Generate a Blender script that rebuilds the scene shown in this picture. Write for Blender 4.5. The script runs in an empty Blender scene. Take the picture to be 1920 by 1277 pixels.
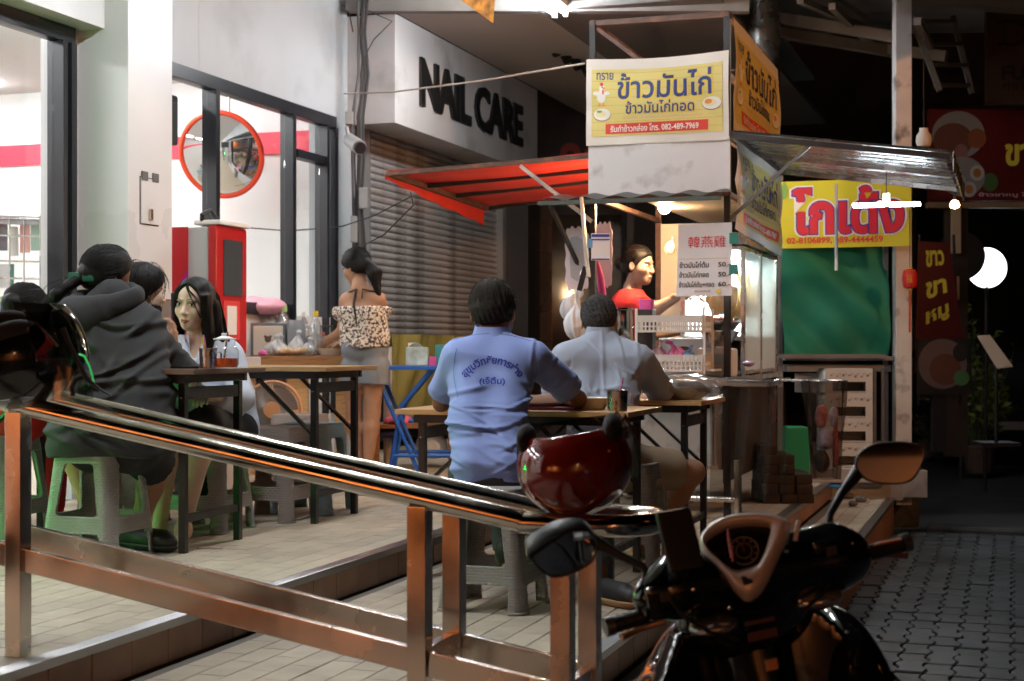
import bpy, bmesh, math, random
import numpy as np
from mathutils import Vector, Matrix
from mathutils.bvhtree import BVHTree
random.seed(7); np.random.seed(7)
V = Vector
R = math.radians
SC = bpy.context.scene
COL = SC.collection
# ------------------------------------------------------------------ camera
FPX = 2800.0; CAMZ = 1.5; HOR = 650.0
cam = bpy.data.cameras.new('camera'); cam.sensor_width = 36; cam.lens = FPX / 1920 * 36
cam.shift_y = 11.5 / 1920
cam.clip_start = 0.05; cam.clip_end = 400
cam.dof.use_dof = True; cam.dof.focus_distance = 5.9; cam.dof.aperture_fstop = 5.0
camo = bpy.data.objects.new('camera', cam); COL.objects.link(camo)
camo.location = (0, 0, CAMZ); camo.rotation_euler = (R(90), 0, 0)
SC.camera = camo
# ------------------------------------------------------------------ night sky
w = bpy.data.worlds.new('World'); SC.world = w; w.use_nodes = True
nt = w.node_tree; bg = nt.nodes['Background']
sky = nt.nodes.new('ShaderNodeTexSky'); sky.sky_type = 'NISHITA'; sky.sun_disc = False
sky.sun_elevation = R(-9); sky.sun_rotation = R(200)
nt.links.new(sky.outputs[0], bg.inputs[0]); bg.inputs[1].default_value = 0.05
SC.view_settings.view_transform = 'Standard'; SC.view_settings.look = 'None'
SC.view_settings.exposure = 0.0; SC.view_settings.gamma = 1
SC.cycles.use_denoising = True
SC.cycles.max_bounces = 8; SC.cycles.transparent_max_bounces = 12
SC.cycles.sample_clamp_indirect = 4.0
SC.cycles.caustics_reflective = False; SC.cycles.caustics_refractive = False
# ------------------------------------------------------------------ frames: along the shop front (u), away from it (v)
TH = math.atan(940 / FPX); CU, SU = math.cos(TH), math.sin(TH)
D1 = V((SU, CU, 0)); D2 = V((CU, -SU, 0)); UP = V((0, 0, 1))
YAW = -TH            # turns local x to D2 and local y to D1
ZB, ZA, ZS, ZG = 0.66, 0.53, 0.41, 0.15    # dining floor, lower floor, bottom step, street
def P(u, v, z=0.0): return D1 * u + D2 * v + UP * z
def at(px, py, d): return V(((px - 960) * d / FPX, d, CAMZ + (HOR - py) * d / FPX))
def on(px, py, z): return at(px, py, (CAMZ - z) * FPX / (py - HOR))
def frame(o, x, y, z):
    m = Matrix.Identity(4)
    for i, a in enumerate((x, y, z)):
        for j in range(3): m[j][i] = a[j]
    for j in range(3): m[j][3] = o[j]
    return m
# ------------------------------------------------------------------ materials
MATS = {}
def mat(name, c=(.5, .5, .5), rough=.5, metal=0.0, var=0.0, vs=6.0, bump=0.0, bs=60.0, emit=None, es=0.0, trans=0.0, alpha=1.0,
        coat=0.0, stretch=None, dirt=None, ior=1.45, spec=None, sss=0.0, rv=0.0, sheen=0.0):
    if name in MATS: return MATS[name]
    m = bpy.data.materials.new(name); m.use_nodes = True; MATS[name] = m
    t = m.node_tree; b = t.nodes['Principled BSDF']; L = t.links.new
    b.inputs['Base Color'].default_value = (*c, 1); b.inputs['Roughness'].default_value = rough
    b.inputs['Metallic'].default_value = metal; b.inputs['IOR'].default_value = ior
    if spec is not None: b.inputs['Specular IOR Level'].default_value = spec
    if trans: b.inputs['Transmission Weight'].default_value = trans
    if alpha < 1: b.inputs['Alpha'].default_value = alpha
    if coat: b.inputs['Coat Weight'].default_value = coat; b.inputs['Coat Roughness'].default_value = .05
    if sheen: b.inputs['Sheen Weight'].default_value = sheen
    if sss:
        b.inputs['Subsurface Weight'].default_value = sss; b.inputs['Subsurface Radius'].default_value = (.02, .008, .004)
    if emit: b.inputs['Emission Color'].default_value = (*emit, 1); b.inputs['Emission Strength'].default_value = es
    if var or bump or dirt or rv:
        tc = t.nodes.new('ShaderNodeTexCoord'); mp = t.nodes.new('ShaderNodeMapping')
        L(tc.outputs['Object'], mp.inputs[0])
        if stretch: mp.inputs['Scale'].default_value = stretch
    if var or rv:
        n = t.nodes.new('ShaderNodeTexNoise'); n.inputs['Scale'].default_value = vs; n.inputs['Detail'].default_value = 6
        L(mp.outputs[0], n.inputs[0])
    if var:
        r = t.nodes.new('ShaderNodeValToRGB'); L(n.outputs[0], r.inputs[0])
        r.color_ramp.elements[0].position = .3; r.color_ramp.elements[1].position = .7
        r.color_ramp.elements[0].color = (*[max(0, x * (1 - var)) for x in c], 1)
        r.color_ramp.elements[1].color = (*[min(1, x * (1 + var)) for x in c], 1)
        L(r.outputs[0], b.inputs['Base Color'])
        if dirt:
            n2 = t.nodes.new('ShaderNodeTexNoise'); n2.inputs['Scale'].default_value = dirt[1]; n2.inputs['Detail'].default_value = 8
            L(mp.outputs[0], n2.inputs[0])
            r2 = t.nodes.new('ShaderNodeValToRGB'); L(n2.outputs[0], r2.inputs[0])
            r2.color_ramp.elements[0].position = .55; r2.color_ramp.elements[1].position = .72
            mx = t.nodes.new('ShaderNodeMixRGB'); L(r2.outputs[0], mx.inputs[0]); L(r.outputs[0], mx.inputs[1])
            mx.inputs[2].default_value = (*dirt[0], 1); L(mx.outputs[0], b.inputs['Base Color'])
    if rv:
        mr = t.nodes.new('ShaderNodeMapRange'); L(n.outputs[0], mr.inputs[0])
        mr.inputs[1].default_value = .3; mr.inputs[2].default_value = .7
        mr.inputs[3].default_value = max(.02, rough - rv); mr.inputs[4].default_value = min(1, rough + rv)
        L(mr.outputs[0], b.inputs['Roughness'])
    if bump:
        nb = t.nodes.new('ShaderNodeTexNoise'); nb.inputs['Scale'].default_value = bs; nb.inputs['Detail'].default_value = 4
        L(mp.outputs[0], nb.inputs[0])
        bp = t.nodes.new('ShaderNodeBump'); bp.inputs['Strength'].default_value = bump; bp.inputs['Distance'].default_value = .004
        L(nb.outputs[0], bp.inputs['Height']); L(bp.outputs[0], b.inputs['Normal'])
    return m
def glow(name, c, s): return mat(name, (.8, .8, .8), .5, emit=c, es=s)
# ------------------------------------------------------------------ objects
XF = {}
def empty(name, loc=(0, 0, 0), yaw=0.0, rot=None):
    o = bpy.data.objects.new(name, None); COL.objects.link(o); o.empty_display_size = .1
    o.location = loc
    if rot is not None: o.rotation_euler = rot
    else: o.rotation_euler = (0, 0, yaw)
    XF[o.name] = Matrix.Translation(V(loc)) @ o.rotation_euler.to_matrix().to_4x4()
    return o
def tag(o, label=None, cat=None, group=None, kind=None):
    if label: o['label'] = label
    if cat: o['category'] = cat
    if group: o['group'] = group
    if kind: o['kind'] = kind
    return o
def thing(name, label, cat, loc=(0, 0, 0), yaw=0.0, group=None, rot=None):
    return tag(empty(name, loc, yaw, rot), label, cat, group)
class MB:
    def __init__(s): s.v = []; s.f = []; s.wn = False
    def add(s, vs, fs, m=None):
        k = len(s.v)
        s.v += [tuple(m @ V(p)) for p in vs] if m is not None else [tuple(p) for p in vs]
        s.f += [tuple(i + k for i in f) for f in fs]; return s
    def box(s, c, d, m=None, bev=0.0):
        x, y, z = d[0] / 2, d[1] / 2, d[2] / 2; c = V(c)
        if bev:
            s.wn = True
            b = min(bev, x * .9, y * .9, z * .9); bm = bmesh.new(); bmesh.ops.create_cube(bm, size=1)
            for q in bm.verts: q.co = V((q.co.x * 2 * x, q.co.y * 2 * y, q.co.z * 2 * z))
            bmesh.ops.bevel(bm, geom=bm.edges[:], offset=b, segments=2, affect='EDGES', profile=.6)
            vs = [q.co + c for q in bm.verts]; fs = [[q.index for q in f.verts] for f in bm.faces]; bm.free()
            return s.add(vs, fs, m)
        vs = [c + V((i * x, j * y, k * z)) for i in (-1, 1) for j in (-1, 1) for k in (-1, 1)]
        return s.add(vs, [(0, 1, 3, 2), (4, 6, 7, 5), (0, 4, 5, 1), (2, 3, 7, 6), (0, 2, 6, 4), (1, 5, 7, 3)], m)
    def uvbox(s, u0, u1, v0, v1, z0, z1, bev=0.0):
        c = ((v0 + v1) / 2, (u0 + u1) / 2, (z0 + z1) / 2)
        return s.box(c, (abs(v1 - v0), abs(u1 - u0), abs(z1 - z0)), frame(V((0, 0, 0)), D2, D1, UP), bev)
    def bar(s, p, q, w, h, bev=0.0, up=UP):
        p = V(p); q = V(q); y = (q - p); L = y.length; y.normalize(); x = y.cross(V(up))
        if x.length < 1e-4: x = V((1, 0, 0))
        x.normalize(); z = x.cross(y)
        return s.box((0, L / 2, 0), (w, L, h), frame(p, x, y, z), bev)
    def tube(s, pts, r, n=10, caps=True, closed=False):
        pts = [V(p) for p in pts]; N = len(pts); vs = []; fs = []; prev = None
        rr = r if isinstance(r, (list, tuple)) else [r] * N
        for i, p in enumerate(pts):
            if closed: t = pts[(i + 1) % N] - pts[i - 1]
            else: t = pts[min(i + 1, N - 1)] - pts[max(i - 1, 0)]
            if t.length < 1e-9: t = V((0, 0, 1))
            t.normalize()
            a = prev if prev is not None else (UP if abs(t.z) < .9 else V((1, 0, 0)))
            a = (a - t * a.dot(t)); a.normalize(); prev = a; b = t.cross(a)
            for k in range(n):
                th = 2 * math.pi * k / n; vs.append(p + (a * math.cos(th) + b * math.sin(th)) * rr[i])
        for i in range(N if closed else N - 1):
            j = (i + 1) % N
            for k in range(n): fs.append((i * n + k, i * n + (k + 1) % n, j * n + (k + 1) % n, j * n + k))
        if caps and not closed: fs += [tuple(range(n))[::-1], tuple((N - 1) * n + k for k in range(n))]
        return s.add(vs, fs)
    def cyl(s, c, r, h, n=24, r2=None, m=None):
        return s.lathe([(r, 0), (r2 if r2 is not None else r, h)], c, n, m, True)
    def lathe(s, prof, c=(0, 0, 0), n=24, m=None, caps=False):
        c = V(c); vs = []; fs = []
        for r, z in prof:
            for k in range(n):
                a = 2 * math.pi * k / n; vs.append(c + V((r * math.cos(a), r * math.sin(a), z)))
        for i in range(len(prof) - 1):
            for k in range(n): fs.append((i * n + k, i * n + (k + 1) % n, (i + 1) * n + (k + 1) % n, (i + 1) * n + k))
        if caps: fs += [tuple(range(n))[::-1], tuple((len(prof) - 1) * n + k for k in range(n))]
        return s.add(vs, fs, m)
    def prism(s, poly, th, m=None):
        n = len(poly); vs = [(x, y, -th / 2) for x, y in poly] + [(x, y, th / 2) for x, y in poly]
        fs = [tuple(range(n))[::-1], tuple(range(n, 2 * n))] + [(i, (i + 1) % n, n + (i + 1) % n, n + i) for i in range(n)]
        return s.add(vs, fs, m)
    def sheet(s, fn, nu, nv, th=0.0):
        """a sheet fn(a,b)->point, a,b in 0..1, with thickness th"""
        g = [[V(fn(i / nu, j / nv)) for j in range(nv + 1)] for i in range(nu + 1)]
        vs = [p for row in g for p in row]; W = nv + 1
        fs = [(i * W + j, (i + 1) * W + j, (i + 1) * W + j + 1, i * W + j + 1) for i in range(nu) for j in range(nv)]
        if th:
            ns = []
            for i in range(nu + 1):
                for j in range(nv + 1):
                    a = g[min(i + 1, nu)][j] - g[max(i - 1, 0)][j]; b = g[i][min(j + 1, nv)] - g[i][max(j - 1, 0)]
                    q = a.cross(b); q.normalize(); ns.append(q)
            k = len(vs); vs2 = [vs[i] - ns[i] * th for i in range(k)]
            fs += [tuple(x + k for x in f[::-1]) for f in list(fs)]
            for i in range(nu):
                for j in (0, nv): a, b = i * W + j, (i + 1) * W + j; fs.append((a, b, b + k, a + k))
            for j in range(nv):
                for i in (0, nu): a, b = i * W + j, i * W + j + 1; fs.append((a, b, b + k, a + k))
            vs = vs + vs2
        return s.add(vs, fs)
    def arr(s, va, fa, m=None):
        if len(va) == 0: return s
        return s.add([tuple(float(x) for x in p) for p in va], [tuple(int(i) for i in f) for f in fa], m)
    def mesh(s, name, smooth=True, ang=40):
        me = bpy.data.meshes.new(name); me.from_pydata([tuple(p) for p in s.v], [], s.f); me.update()
        bm = bmesh.new(); bm.from_mesh(me); bmesh.ops.recalc_face_normals(bm, faces=bm.faces)
        if smooth:
            for f in bm.faces: f.smooth = True
            ca = R(ang)
            for e in bm.edges:
                if len(e.link_faces) == 2 and e.calc_face_angle(0) > ca: e.smooth = False
        bm.to_mesh(me); bm.free(); return me
    def build(s, name, m, parent=None, world=False, smooth=True, ang=40, kind=None, label=None):
        if world and parent is not None:
            inv = XF[parent.name].inverted(); s.v = [tuple(inv @ V(p)) for p in s.v]
        me = s.mesh(name, smooth, ang)
        for q in (m if isinstance(m, (list, tuple)) else [m]): me.materials.append(q)
        o = bpy.data.objects.new(name, me); COL.objects.link(o)
        if parent is not None: o.parent = parent
        if s.wn and smooth: mo = o.modifiers.new('weighted', 'WEIGHTED_NORMAL'); mo.keep_sharp = True; mo.weight = 100
        XF[o.name] = XF[parent.name].copy() if parent is not None and parent.name in XF else Matrix.Identity(4)
        if kind: o['kind'] = kind
        if label: o['label'] = label
        return o
def whole(name, label, cat, mb, m, group=None, loc=None, **k):
    """a thing that is one mesh; geometry in world coordinates, origin moved to the base"""
    if loc is None:
        xs = np.array(mb.v); loc = V((float(xs[:, 0].mean()), float(xs[:, 1].mean()), float(xs[:, 2].min())))
    loc = V(loc); mb.v = [(p[0] - loc.x, p[1] - loc.y, p[2] - loc.z) for p in mb.v]
    o = mb.build(name, m, **k); o.location = loc; XF[o.name] = Matrix.Translation(loc)
    return tag(o, label, cat, group)
def struct(name, mb, m, **k): return tag(mb.build(name, m, **k), kind='structure')
def copy_tree(o, parent=None):
    c = o.copy(); COL.objects.link(c)
    if parent is not None: c.parent = parent
    for ch in list(o.children): copy_tree(ch, c)
    return c
def piece(name, me, parent, loc, rot=(0, 0, 0), scale=(1, 1, 1)):
    o = bpy.data.objects.new(name, me); COL.objects.link(o); o.parent = parent
    o.location = loc; o.rotation_euler = rot; o.scale = scale; return o
# ------------------------------------------------------------------ text
def text_geo(s, size=1.0, bold=0.0, align='CENTER', space=1.0, width=None, height=None, extrude=0.0, shear=0.0):
    c = bpy.data.curves.new('lettering', 'FONT'); c.body = s; c.size = size; c.align_x = align; c.offset = bold
    c.space_character = space; c.resolution_u = 3; c.extrude = extrude; c.shear = shear
    o = bpy.data.objects.new('lettering', c); COL.objects.link(o)
    dg = bpy.context.evaluated_depsgraph_get(); me = bpy.data.meshes.new_from_object(o.evaluated_get(dg))
    vs = np.array([v.co[:] for v in me.vertices]) if len(me.vertices) else np.zeros((0, 3)); fs = [tuple(p.vertices) for p in me.polygons]
    bpy.data.objects.remove(o); bpy.data.curves.remove(c); bpy.data.meshes.remove(me)
    if len(vs):
        lo, hi = vs.min(0), vs.max(0)
        if width: vs[:, 0] = (vs[:, 0] - (lo[0] + hi[0]) / 2) * width / (hi[0] - lo[0])
        if height: vs[:, 1] = (vs[:, 1] - (lo[1] + hi[1]) / 2) * height / (hi[1] - lo[1])
    return vs, fs
def text_on(fn, s, cx, cy, m, name, parent, w=None, h=None, bold=0.0, off=.0015, world=True, **k):
    """lettering laid on a surface fn(x,y,off)->world point"""
    vs, fs = text_geo(s, width=w, height=h, bold=bold, **k)
    mb = MB(); mb.arr([fn(cx + p[0], cy + p[1], off + abs(p[2]) * 0) for p in vs], fs)
    return mb.build(name, m, parent, world=world, smooth=False)
# ------------------------------------------------------------------ implicit surfaces
def sdf_mesh(fn, lo, hi, h):
    lo = np.array(lo, float); hi = np.array(hi, float); n = np.ceil((hi - lo) / h).astype(int) + 1
    B = 8; nb = -(-n // B); N = nb * B; vals = np.empty(tuple(N), np.float32)
    bi = np.stack(np.meshgrid(*[np.arange(k) for k in nb], indexing='ij'), -1).reshape(-1, 3)
    dc = fn(lo + (bi * B + (B - 1) / 2) * h); near = np.abs(dc) < B * h * .87 * 1.35 + .02
    V6 = vals.reshape(nb[0], B, nb[1], B, nb[2], B).transpose(0, 2, 4, 1, 3, 5)
    V6[bi[:, 0], bi[:, 1], bi[:, 2]] = dc[:, None, None, None]
    off = np.stack(np.meshgrid(*[np.arange(B)] * 3, indexing='ij'), -1).reshape(-1, 3); Na = bi[near]
    for i in range(0, len(Na), 400):
        q = Na[i:i + 400]; pts = lo + (q[:, None, :] * B + off[None]) * h; V6[q[:, 0], q[:, 1], q[:, 2]] = fn(pts.reshape(-1, 3)).reshape(-1, B, B, B)
    vals = vals[:n[0], :n[1], :n[2]]
    s = vals < 0; c = [a - 1 for a in n]
    def cs(d): return tuple(slice(d[i], d[i] + c[i]) for i in range(3))
    cnt = np.zeros(c, np.int16); corners = [(i, j, k) for i in (0, 1) for j in (0, 1) for k in (0, 1)]
    for d in corners: cnt += s[cs(d)]
    act = (cnt > 0) & (cnt < 8); idx = -np.ones(c, np.int64); A = np.argwhere(act); idx[act] = np.arange(len(A))
    acc = np.zeros((len(A), 3)); num = np.zeros(len(A))
    for a in corners:
        for axi in range(3):
            if a[axi]: continue
            b = list(a); b[axi] = 1
            va = vals[A[:, 0] + a[0], A[:, 1] + a[1], A[:, 2] + a[2]]; vb = vals[A[:, 0] + b[0], A[:, 1] + b[1], A[:, 2] + b[2]]
            x = (va < 0) != (vb < 0); t = np.where(x, va / (va - vb + 1e-12), 0)
            p = np.tile(np.array(a, float), (len(A), 1)); p[:, axi] += t
            acc += p * x[:, None]; num += x
    verts = lo + (A + acc / np.maximum(num, 1)[:, None]) * h
    faces = []
    for axi in range(3):
        o1, o2 = [(1, 2), (2, 0), (0, 1)][axi]
        sl0 = [slice(1, c[i]) for i in range(3)]; sl0[axi] = slice(0, c[axi]); sl1 = list(sl0); sl1[axi] = slice(1, c[axi] + 1)
        s0 = s[tuple(sl0)]; s1 = s[tuple(sl1)]; E = np.argwhere(s0 != s1)
        if not len(E): continue
        base = E.copy(); base[:, o1] += 1; base[:, o2] += 1
        def g(d1, d2):
            q = base.copy(); q[:, o1] -= d1; q[:, o2] -= d2; return idx[q[:, 0], q[:, 1], q[:, 2]]
        q = np.stack([g(1, 1), g(0, 1), g(0, 0), g(1, 0)], 1)
        fl = s1[E[:, 0], E[:, 1], E[:, 2]]; q[fl] = q[fl][:, ::-1]; faces.append(q)
    F = np.concatenate(faces) if faces else np.zeros((0, 4), int)
    return verts, F[(F >= 0).all(1)]
def fast_obj(name, va, fa, m, parent=None, smooth=True, label=None):
    me = bpy.data.meshes.new(name); me.vertices.add(len(va)); me.vertices.foreach_set('co', np.asarray(va, np.float32).ravel())
    me.loops.add(len(fa) * 4); me.loops.foreach_set('vertex_index', np.asarray(fa, np.int32).ravel())
    me.polygons.add(len(fa)); me.polygons.foreach_set('loop_start', np.arange(0, len(fa) * 4, 4, dtype=np.int32))
    me.polygons.foreach_set('loop_total', np.full(len(fa), 4, np.int32)); me.update(calc_edges=True); me.validate()
    me.polygons.foreach_set('use_smooth', np.full(len(me.polygons), smooth)); me.materials.append(m)
    o = bpy.data.objects.new(name, me); COL.objects.link(o)
    if parent is not None: o.parent = parent
    if label: o['label'] = label
    XF[o.name] = XF[parent.name].copy() if parent is not None and parent.name in XF else Matrix.Identity(4)
    return o
def merge(parts):
    vs, fs, k = [], [], 0
    for v, f in parts: vs.append(v); fs.append(f + k); k += len(v)
    return np.concatenate(vs), np.concatenate(fs)
def A3(*a): return np.array(a, float)
def sm(a, b, k):
    h = np.clip(.5 + .5 * (b - a) / k, 0, 1); return b * (1 - h) + a * h - k * h * (1 - h)
def smx(a, b, k): return -sm(-a, -b, k)
def cap(Q, a, b, ra, rb=None):
    a = np.asarray(a, float); b = np.asarray(b, float); rb = ra if rb is None else rb
    ab = b - a; t = np.clip(((Q - a) @ ab) / max(ab @ ab, 1e-9), 0, 1)
    return np.linalg.norm(Q - a - t[:, None] * ab, axis=1) - (ra + (rb - ra) * t)
def ell(Q, c, r, M=None):
    q = Q - np.asarray(c, float)
    if M is not None: q = q @ M
    r = np.asarray(r, float); k0 = np.linalg.norm(q / r, axis=1); k1 = np.linalg.norm(q / (r * r), axis=1)
    return k0 * (k0 - 1) / np.maximum(k1, 1e-9)
def rbox(Q, c, b, r, M=None):
    q = Q - np.asarray(c, float)
    if M is not None: q = q @ M
    q = np.abs(q) - (np.asarray(b, float) - r)
    return np.linalg.norm(np.maximum(q, 0), axis=1) + np.minimum(q.max(1), 0) - r
def plane(Q, p, n):
    n = np.asarray(n, float); n = n / np.linalg.norm(n); return (Q - np.asarray(p, float)) @ n
def folds(Q, sc, seed, dirs=4):
    rs = np.random.RandomState(seed); o = np.zeros(len(Q))
    for i in range(dirs):
        k = rs.randn(3); k = k / np.linalg.norm(k) * sc * rs.uniform(.7, 1.6); k2 = rs.randn(3) * sc * .35; k3 = rs.randn(3) * sc * .5
        ph = rs.uniform(0, 6)
        m = .5 + .5 * np.sin(Q @ k3 + ph * 2)
        o += (1 - np.abs(np.sin(Q @ k + 1.6 * np.sin(Q @ k2 + ph) + ph))) ** 2 * m
    return o / dirs
# ================================================================== lamps
def glass_mat(name, tint=(1, 1, 1), rough=.02, fac=None, dens=0.0):
    m = bpy.data.materials.new(name); m.use_nodes = True; t = m.node_tree; t.nodes.clear(); L = t.links.new
    o = t.nodes.new('ShaderNodeOutputMaterial'); a = t.nodes.new('ShaderNodeBsdfTransparent'); a.inputs[0].default_value = (*tint, 1)
    g = t.nodes.new('ShaderNodeBsdfGlossy'); g.inputs['Roughness'].default_value = rough
    x = t.nodes.new('ShaderNodeMixShader'); lw = t.nodes.new('ShaderNodeLayerWeight'); lw.inputs[0].default_value = .5
    pw = t.nodes.new('ShaderNodeMath'); pw.operation = 'POWER'; pw.inputs[1].default_value = 4.5; L(lw.outputs['Facing'], pw.inputs[0])
    mm = t.nodes.new('ShaderNodeMath'); mm.operation = 'MULTIPLY_ADD'; mm.inputs[1].default_value = .85; mm.inputs[2].default_value = fac or .045
    L(pw.outputs[0], mm.inputs[0]); L(mm.outputs[0], x.inputs[0])
    L(a.outputs[0], x.inputs[1]); L(g.outputs[0], x.inputs[2]); s = x
    if dens:
        d = t.nodes.new('ShaderNodeBsdfDiffuse'); d.inputs[0].default_value = (*tint, 1)
        y = t.nodes.new('ShaderNodeMixShader'); y.inputs[0].default_value = dens; L(x.outputs[0], y.inputs[1]); L(d.outputs[0], y.inputs[2]); s = y
    L(s.outputs[0], o.inputs[0]); MATS[name] = m; return m
def piece_mat(name, c, var, rough, pv=.18, vs=9., dark=(.06, .05, .04), bump=.25, stain=.5, spec=.5):
    """fired or cast pieces: each piece its own shade, worn and stained across the whole surface"""
    m = bpy.data.materials.new(name); m.use_nodes = True; t = m.node_tree; b = t.nodes['Principled BSDF']; L = t.links.new
    g = t.nodes.new('ShaderNodeNewGeometry'); n = t.nodes.new('ShaderNodeTexNoise'); n.inputs['Scale'].default_value = vs; n.inputs['Detail'].default_value = 7
    L(g.outputs['Position'], n.inputs[0]); r = t.nodes.new('ShaderNodeValToRGB'); L(n.outputs[0], r.inputs[0])
    r.color_ramp.elements[0].position = .28; r.color_ramp.elements[1].position = .72
    r.color_ramp.elements[0].color = (*[x * (1 - var) for x in c], 1); r.color_ramp.elements[1].color = (*[min(1, x * (1 + var)) for x in c], 1)
    h = t.nodes.new('ShaderNodeHueSaturation'); L(r.outputs[0], h.inputs['Color'])
    rnd = t.nodes.new('ShaderNodeMapRange'); rnd.inputs[3].default_value = 1 - pv; rnd.inputs[4].default_value = 1 + pv
    vo = t.nodes.new('ShaderNodeTexVoronoi'); vo.inputs['Scale'].default_value = 5.5; L(g.outputs['Position'], vo.inputs[0])
    oi = t.nodes.new('ShaderNodeObjectInfo'); L(oi.outputs['Random'], rnd.inputs[0]); L(rnd.outputs[0], h.inputs['Value'])
    n2 = t.nodes.new('ShaderNodeTexNoise'); n2.inputs['Scale'].default_value = 1.7; n2.inputs['Detail'].default_value = 9; L(g.outputs['Position'], n2.inputs[0])
    r2 = t.nodes.new('ShaderNodeValToRGB'); L(n2.outputs[0], r2.inputs[0]); r2.color_ramp.elements[0].position = .45; r2.color_ramp.elements[1].position = .8
    r2.color_ramp.elements[1].color = (stain, stain, stain, 1)
    mx = t.nodes.new('ShaderNodeMixRGB'); L(r2.outputs[0], mx.inputs[0]); L(h.outputs[0], mx.inputs[1]); mx.inputs[2].default_value = (*dark, 1)
    L(mx.outputs[0], b.inputs['Base Color']); b.inputs['Specular IOR Level'].default_value = spec
    mr = t.nodes.new('ShaderNodeMapRange'); L(n2.outputs[0], mr.inputs[0]); mr.inputs[3].default_value = max(.05, rough - .18); mr.inputs[4].default_value = min(1, rough + .18)
    L(mr.outputs[0], b.inputs['Roughness'])
    nb = t.nodes.new('ShaderNodeTexNoise'); nb.inputs['Scale'].default_value = 90; nb.inputs['Detail'].default_value = 5; L(g.outputs['Position'], nb.inputs[0])
    bp = t.nodes.new('ShaderNodeBump'); bp.inputs['Strength'].default_value = bump; bp.inputs['Distance'].default_value = .004
    L(nb.outputs[0], bp.inputs['Height']); L(bp.outputs[0], b.inputs['Normal']); MATS[name] = m; return m
GLASS = glass_mat('window_glass')
m_black = mat('black_aluminium', (.012, .013, .017), .32)
m_wall = mat('white_wall_paint', (.41, .435, .45), .55, var=.08, vs=1.2, dirt=((.33, .35, .36), 1.6), bump=.08, bs=40, rv=.12)
m_pan = mat('white_panel', (.66, .66, .66), .32, var=.04, vs=1.0, rv=.08)
m_conc = mat('worn_plaster', (.38, .37, .36), .8, var=.12, vs=2.5, bump=.2, dirt=((.18, .17, .16), 3))
m_steel = mat('stainless_steel', (.62, .6, .57), .22, 1.0, var=.12, vs=14, bump=.03, rv=.1, stretch=(1, 1, 1))
m_whitem = mat('white_enamel', (.75, .75, .74), .35)
def tube_light(name, label, p, q, strength, col=(.93, .97, 1), twin=True, group=None, r=.013):
    p = V(p); q = V(q); mid = (p + q) / 2; t = thing(name, label, 'fluorescent lamp', mid, 0, group)
    d = (q - p).normalized(); s = d.cross(UP)
    MB().bar(p + UP * .055, q + UP * .055, .15 if twin else .06, .05, .006).build('housing', m_whitem, t, True)
    for k in ((-1, 1) if twin else (0,)):
        o = s * k * .042
        MB().tube([p + o + d * .03, q + o - d * .03], r, 10).build('tube', glow('tube_%d' % int(strength), col, strength), t, True)
        for e in (p + o + d * .015, q + o - d * .015): MB().bar(e - d * .015, e + d * .015, .03, .05).build('end_cap', m_whitem, t, True)
    return t
LS = 1.78
tube_light('tube_lamp', 'twin white fluorescent tube lamp hanging from the canopy over the nail shop front', P(9.48, -3.2, 3.98), P(10.68, -3.2, 3.98), 150 * LS)
tube_light('tube_lamp', 'twin fluorescent tube lamp above the white pillar, just out of the frame', P(6.6, -2.9, 4.15), P(7.8, -2.9, 4.15), 110 * LS)
tube_light('tube_lamp', 'twin fluorescent tube lamp over the nearest dining table, just out of the frame', P(4.2, -2.7, 4.15), P(5.4, -2.7, 4.15), 215 * LS)
m_post = mat('lamp_post_paint', (.2, .2, .2), .5)
def street_lamp(label, x, y, z, pw, col=(1, .30, .08), spill=.045):
    """a wall-washing sodium lamp: most of its light goes on to the house fronts, a little spills over the lane"""
    t = thing('street_lamp', label, 'street lamp', (x, y, ZG))
    MB().tube([(x, y, ZG), (x, y, z)], [.09, .05]).build('pole', m_post, t, True)
    MB().tube([(x, y, z), (x, y - .2, z + .2), (x, y - .5, z + .25)], .04).build('arm', m_post, t, True)
    MB().box((x, y - .6, z + .27), (.3, .5, .12), bev=.03).build('lamp_head', m_post, t, True)
    MB().box((x, y - .6, z + .2), (.22, .36, .02)).build('lens', glow('sodium_lens', col, 8), t, True)
    for k, (e, rx) in enumerate(((pw, -45), (pw * spill, 62))):
        l = bpy.data.lights.new('lamp_light', 'SPOT'); l.energy = e; l.color = col if k == 0 else (1, .52, .28); l.shadow_soft_size = .15; l.spot_size = R(150 if k == 0 else 120); l.spot_blend = 1
        o = bpy.data.objects.new('lamp_light', l); COL.objects.link(o); o.location = (x, y - .6, z + .1); o.rotation_euler = (R(rx), 0, 0)
    return t
for i, x in enumerate((-21, -13.5, 1.5)):
    street_lamp(['orange sodium lamp before the shophouses, far left behind the camera', 'orange sodium lamp before the shophouses, straight behind the camera', 'orange sodium lamp before the shophouses, right behind the camera'][i], x, -7.2, 3.6, (5600, 5600, 1500)[i], spill=(.02, .03, .20)[i])
t = thing('street_lamp', 'tall sodium road lamp on the street side to the right, out of the frame', 'street lamp', (7.5, 3.0, ZG))
MB().tube([(7.5, 3.0, ZG), (7.5, 3.0, 5.2)], [.09, .05]).build('pole', m_post, t, True); MB().box((7.3, 3.1, 5.25), (.5, .3, .12), bev=.03).build('lamp_head', m_post, t, True); MB().box((7.3, 3.1, 5.18), (.36, .22, .02)).build('lens', glow('sodium_lens', (1, .4, .14), 8), t, True)
l = bpy.data.lights.new('lamp_light', 'SPOT'); l.energy = 1500; l.color = (1, .42, .14); l.shadow_soft_size = .15; l.spot_size = R(46); l.spot_blend = .8
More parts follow.
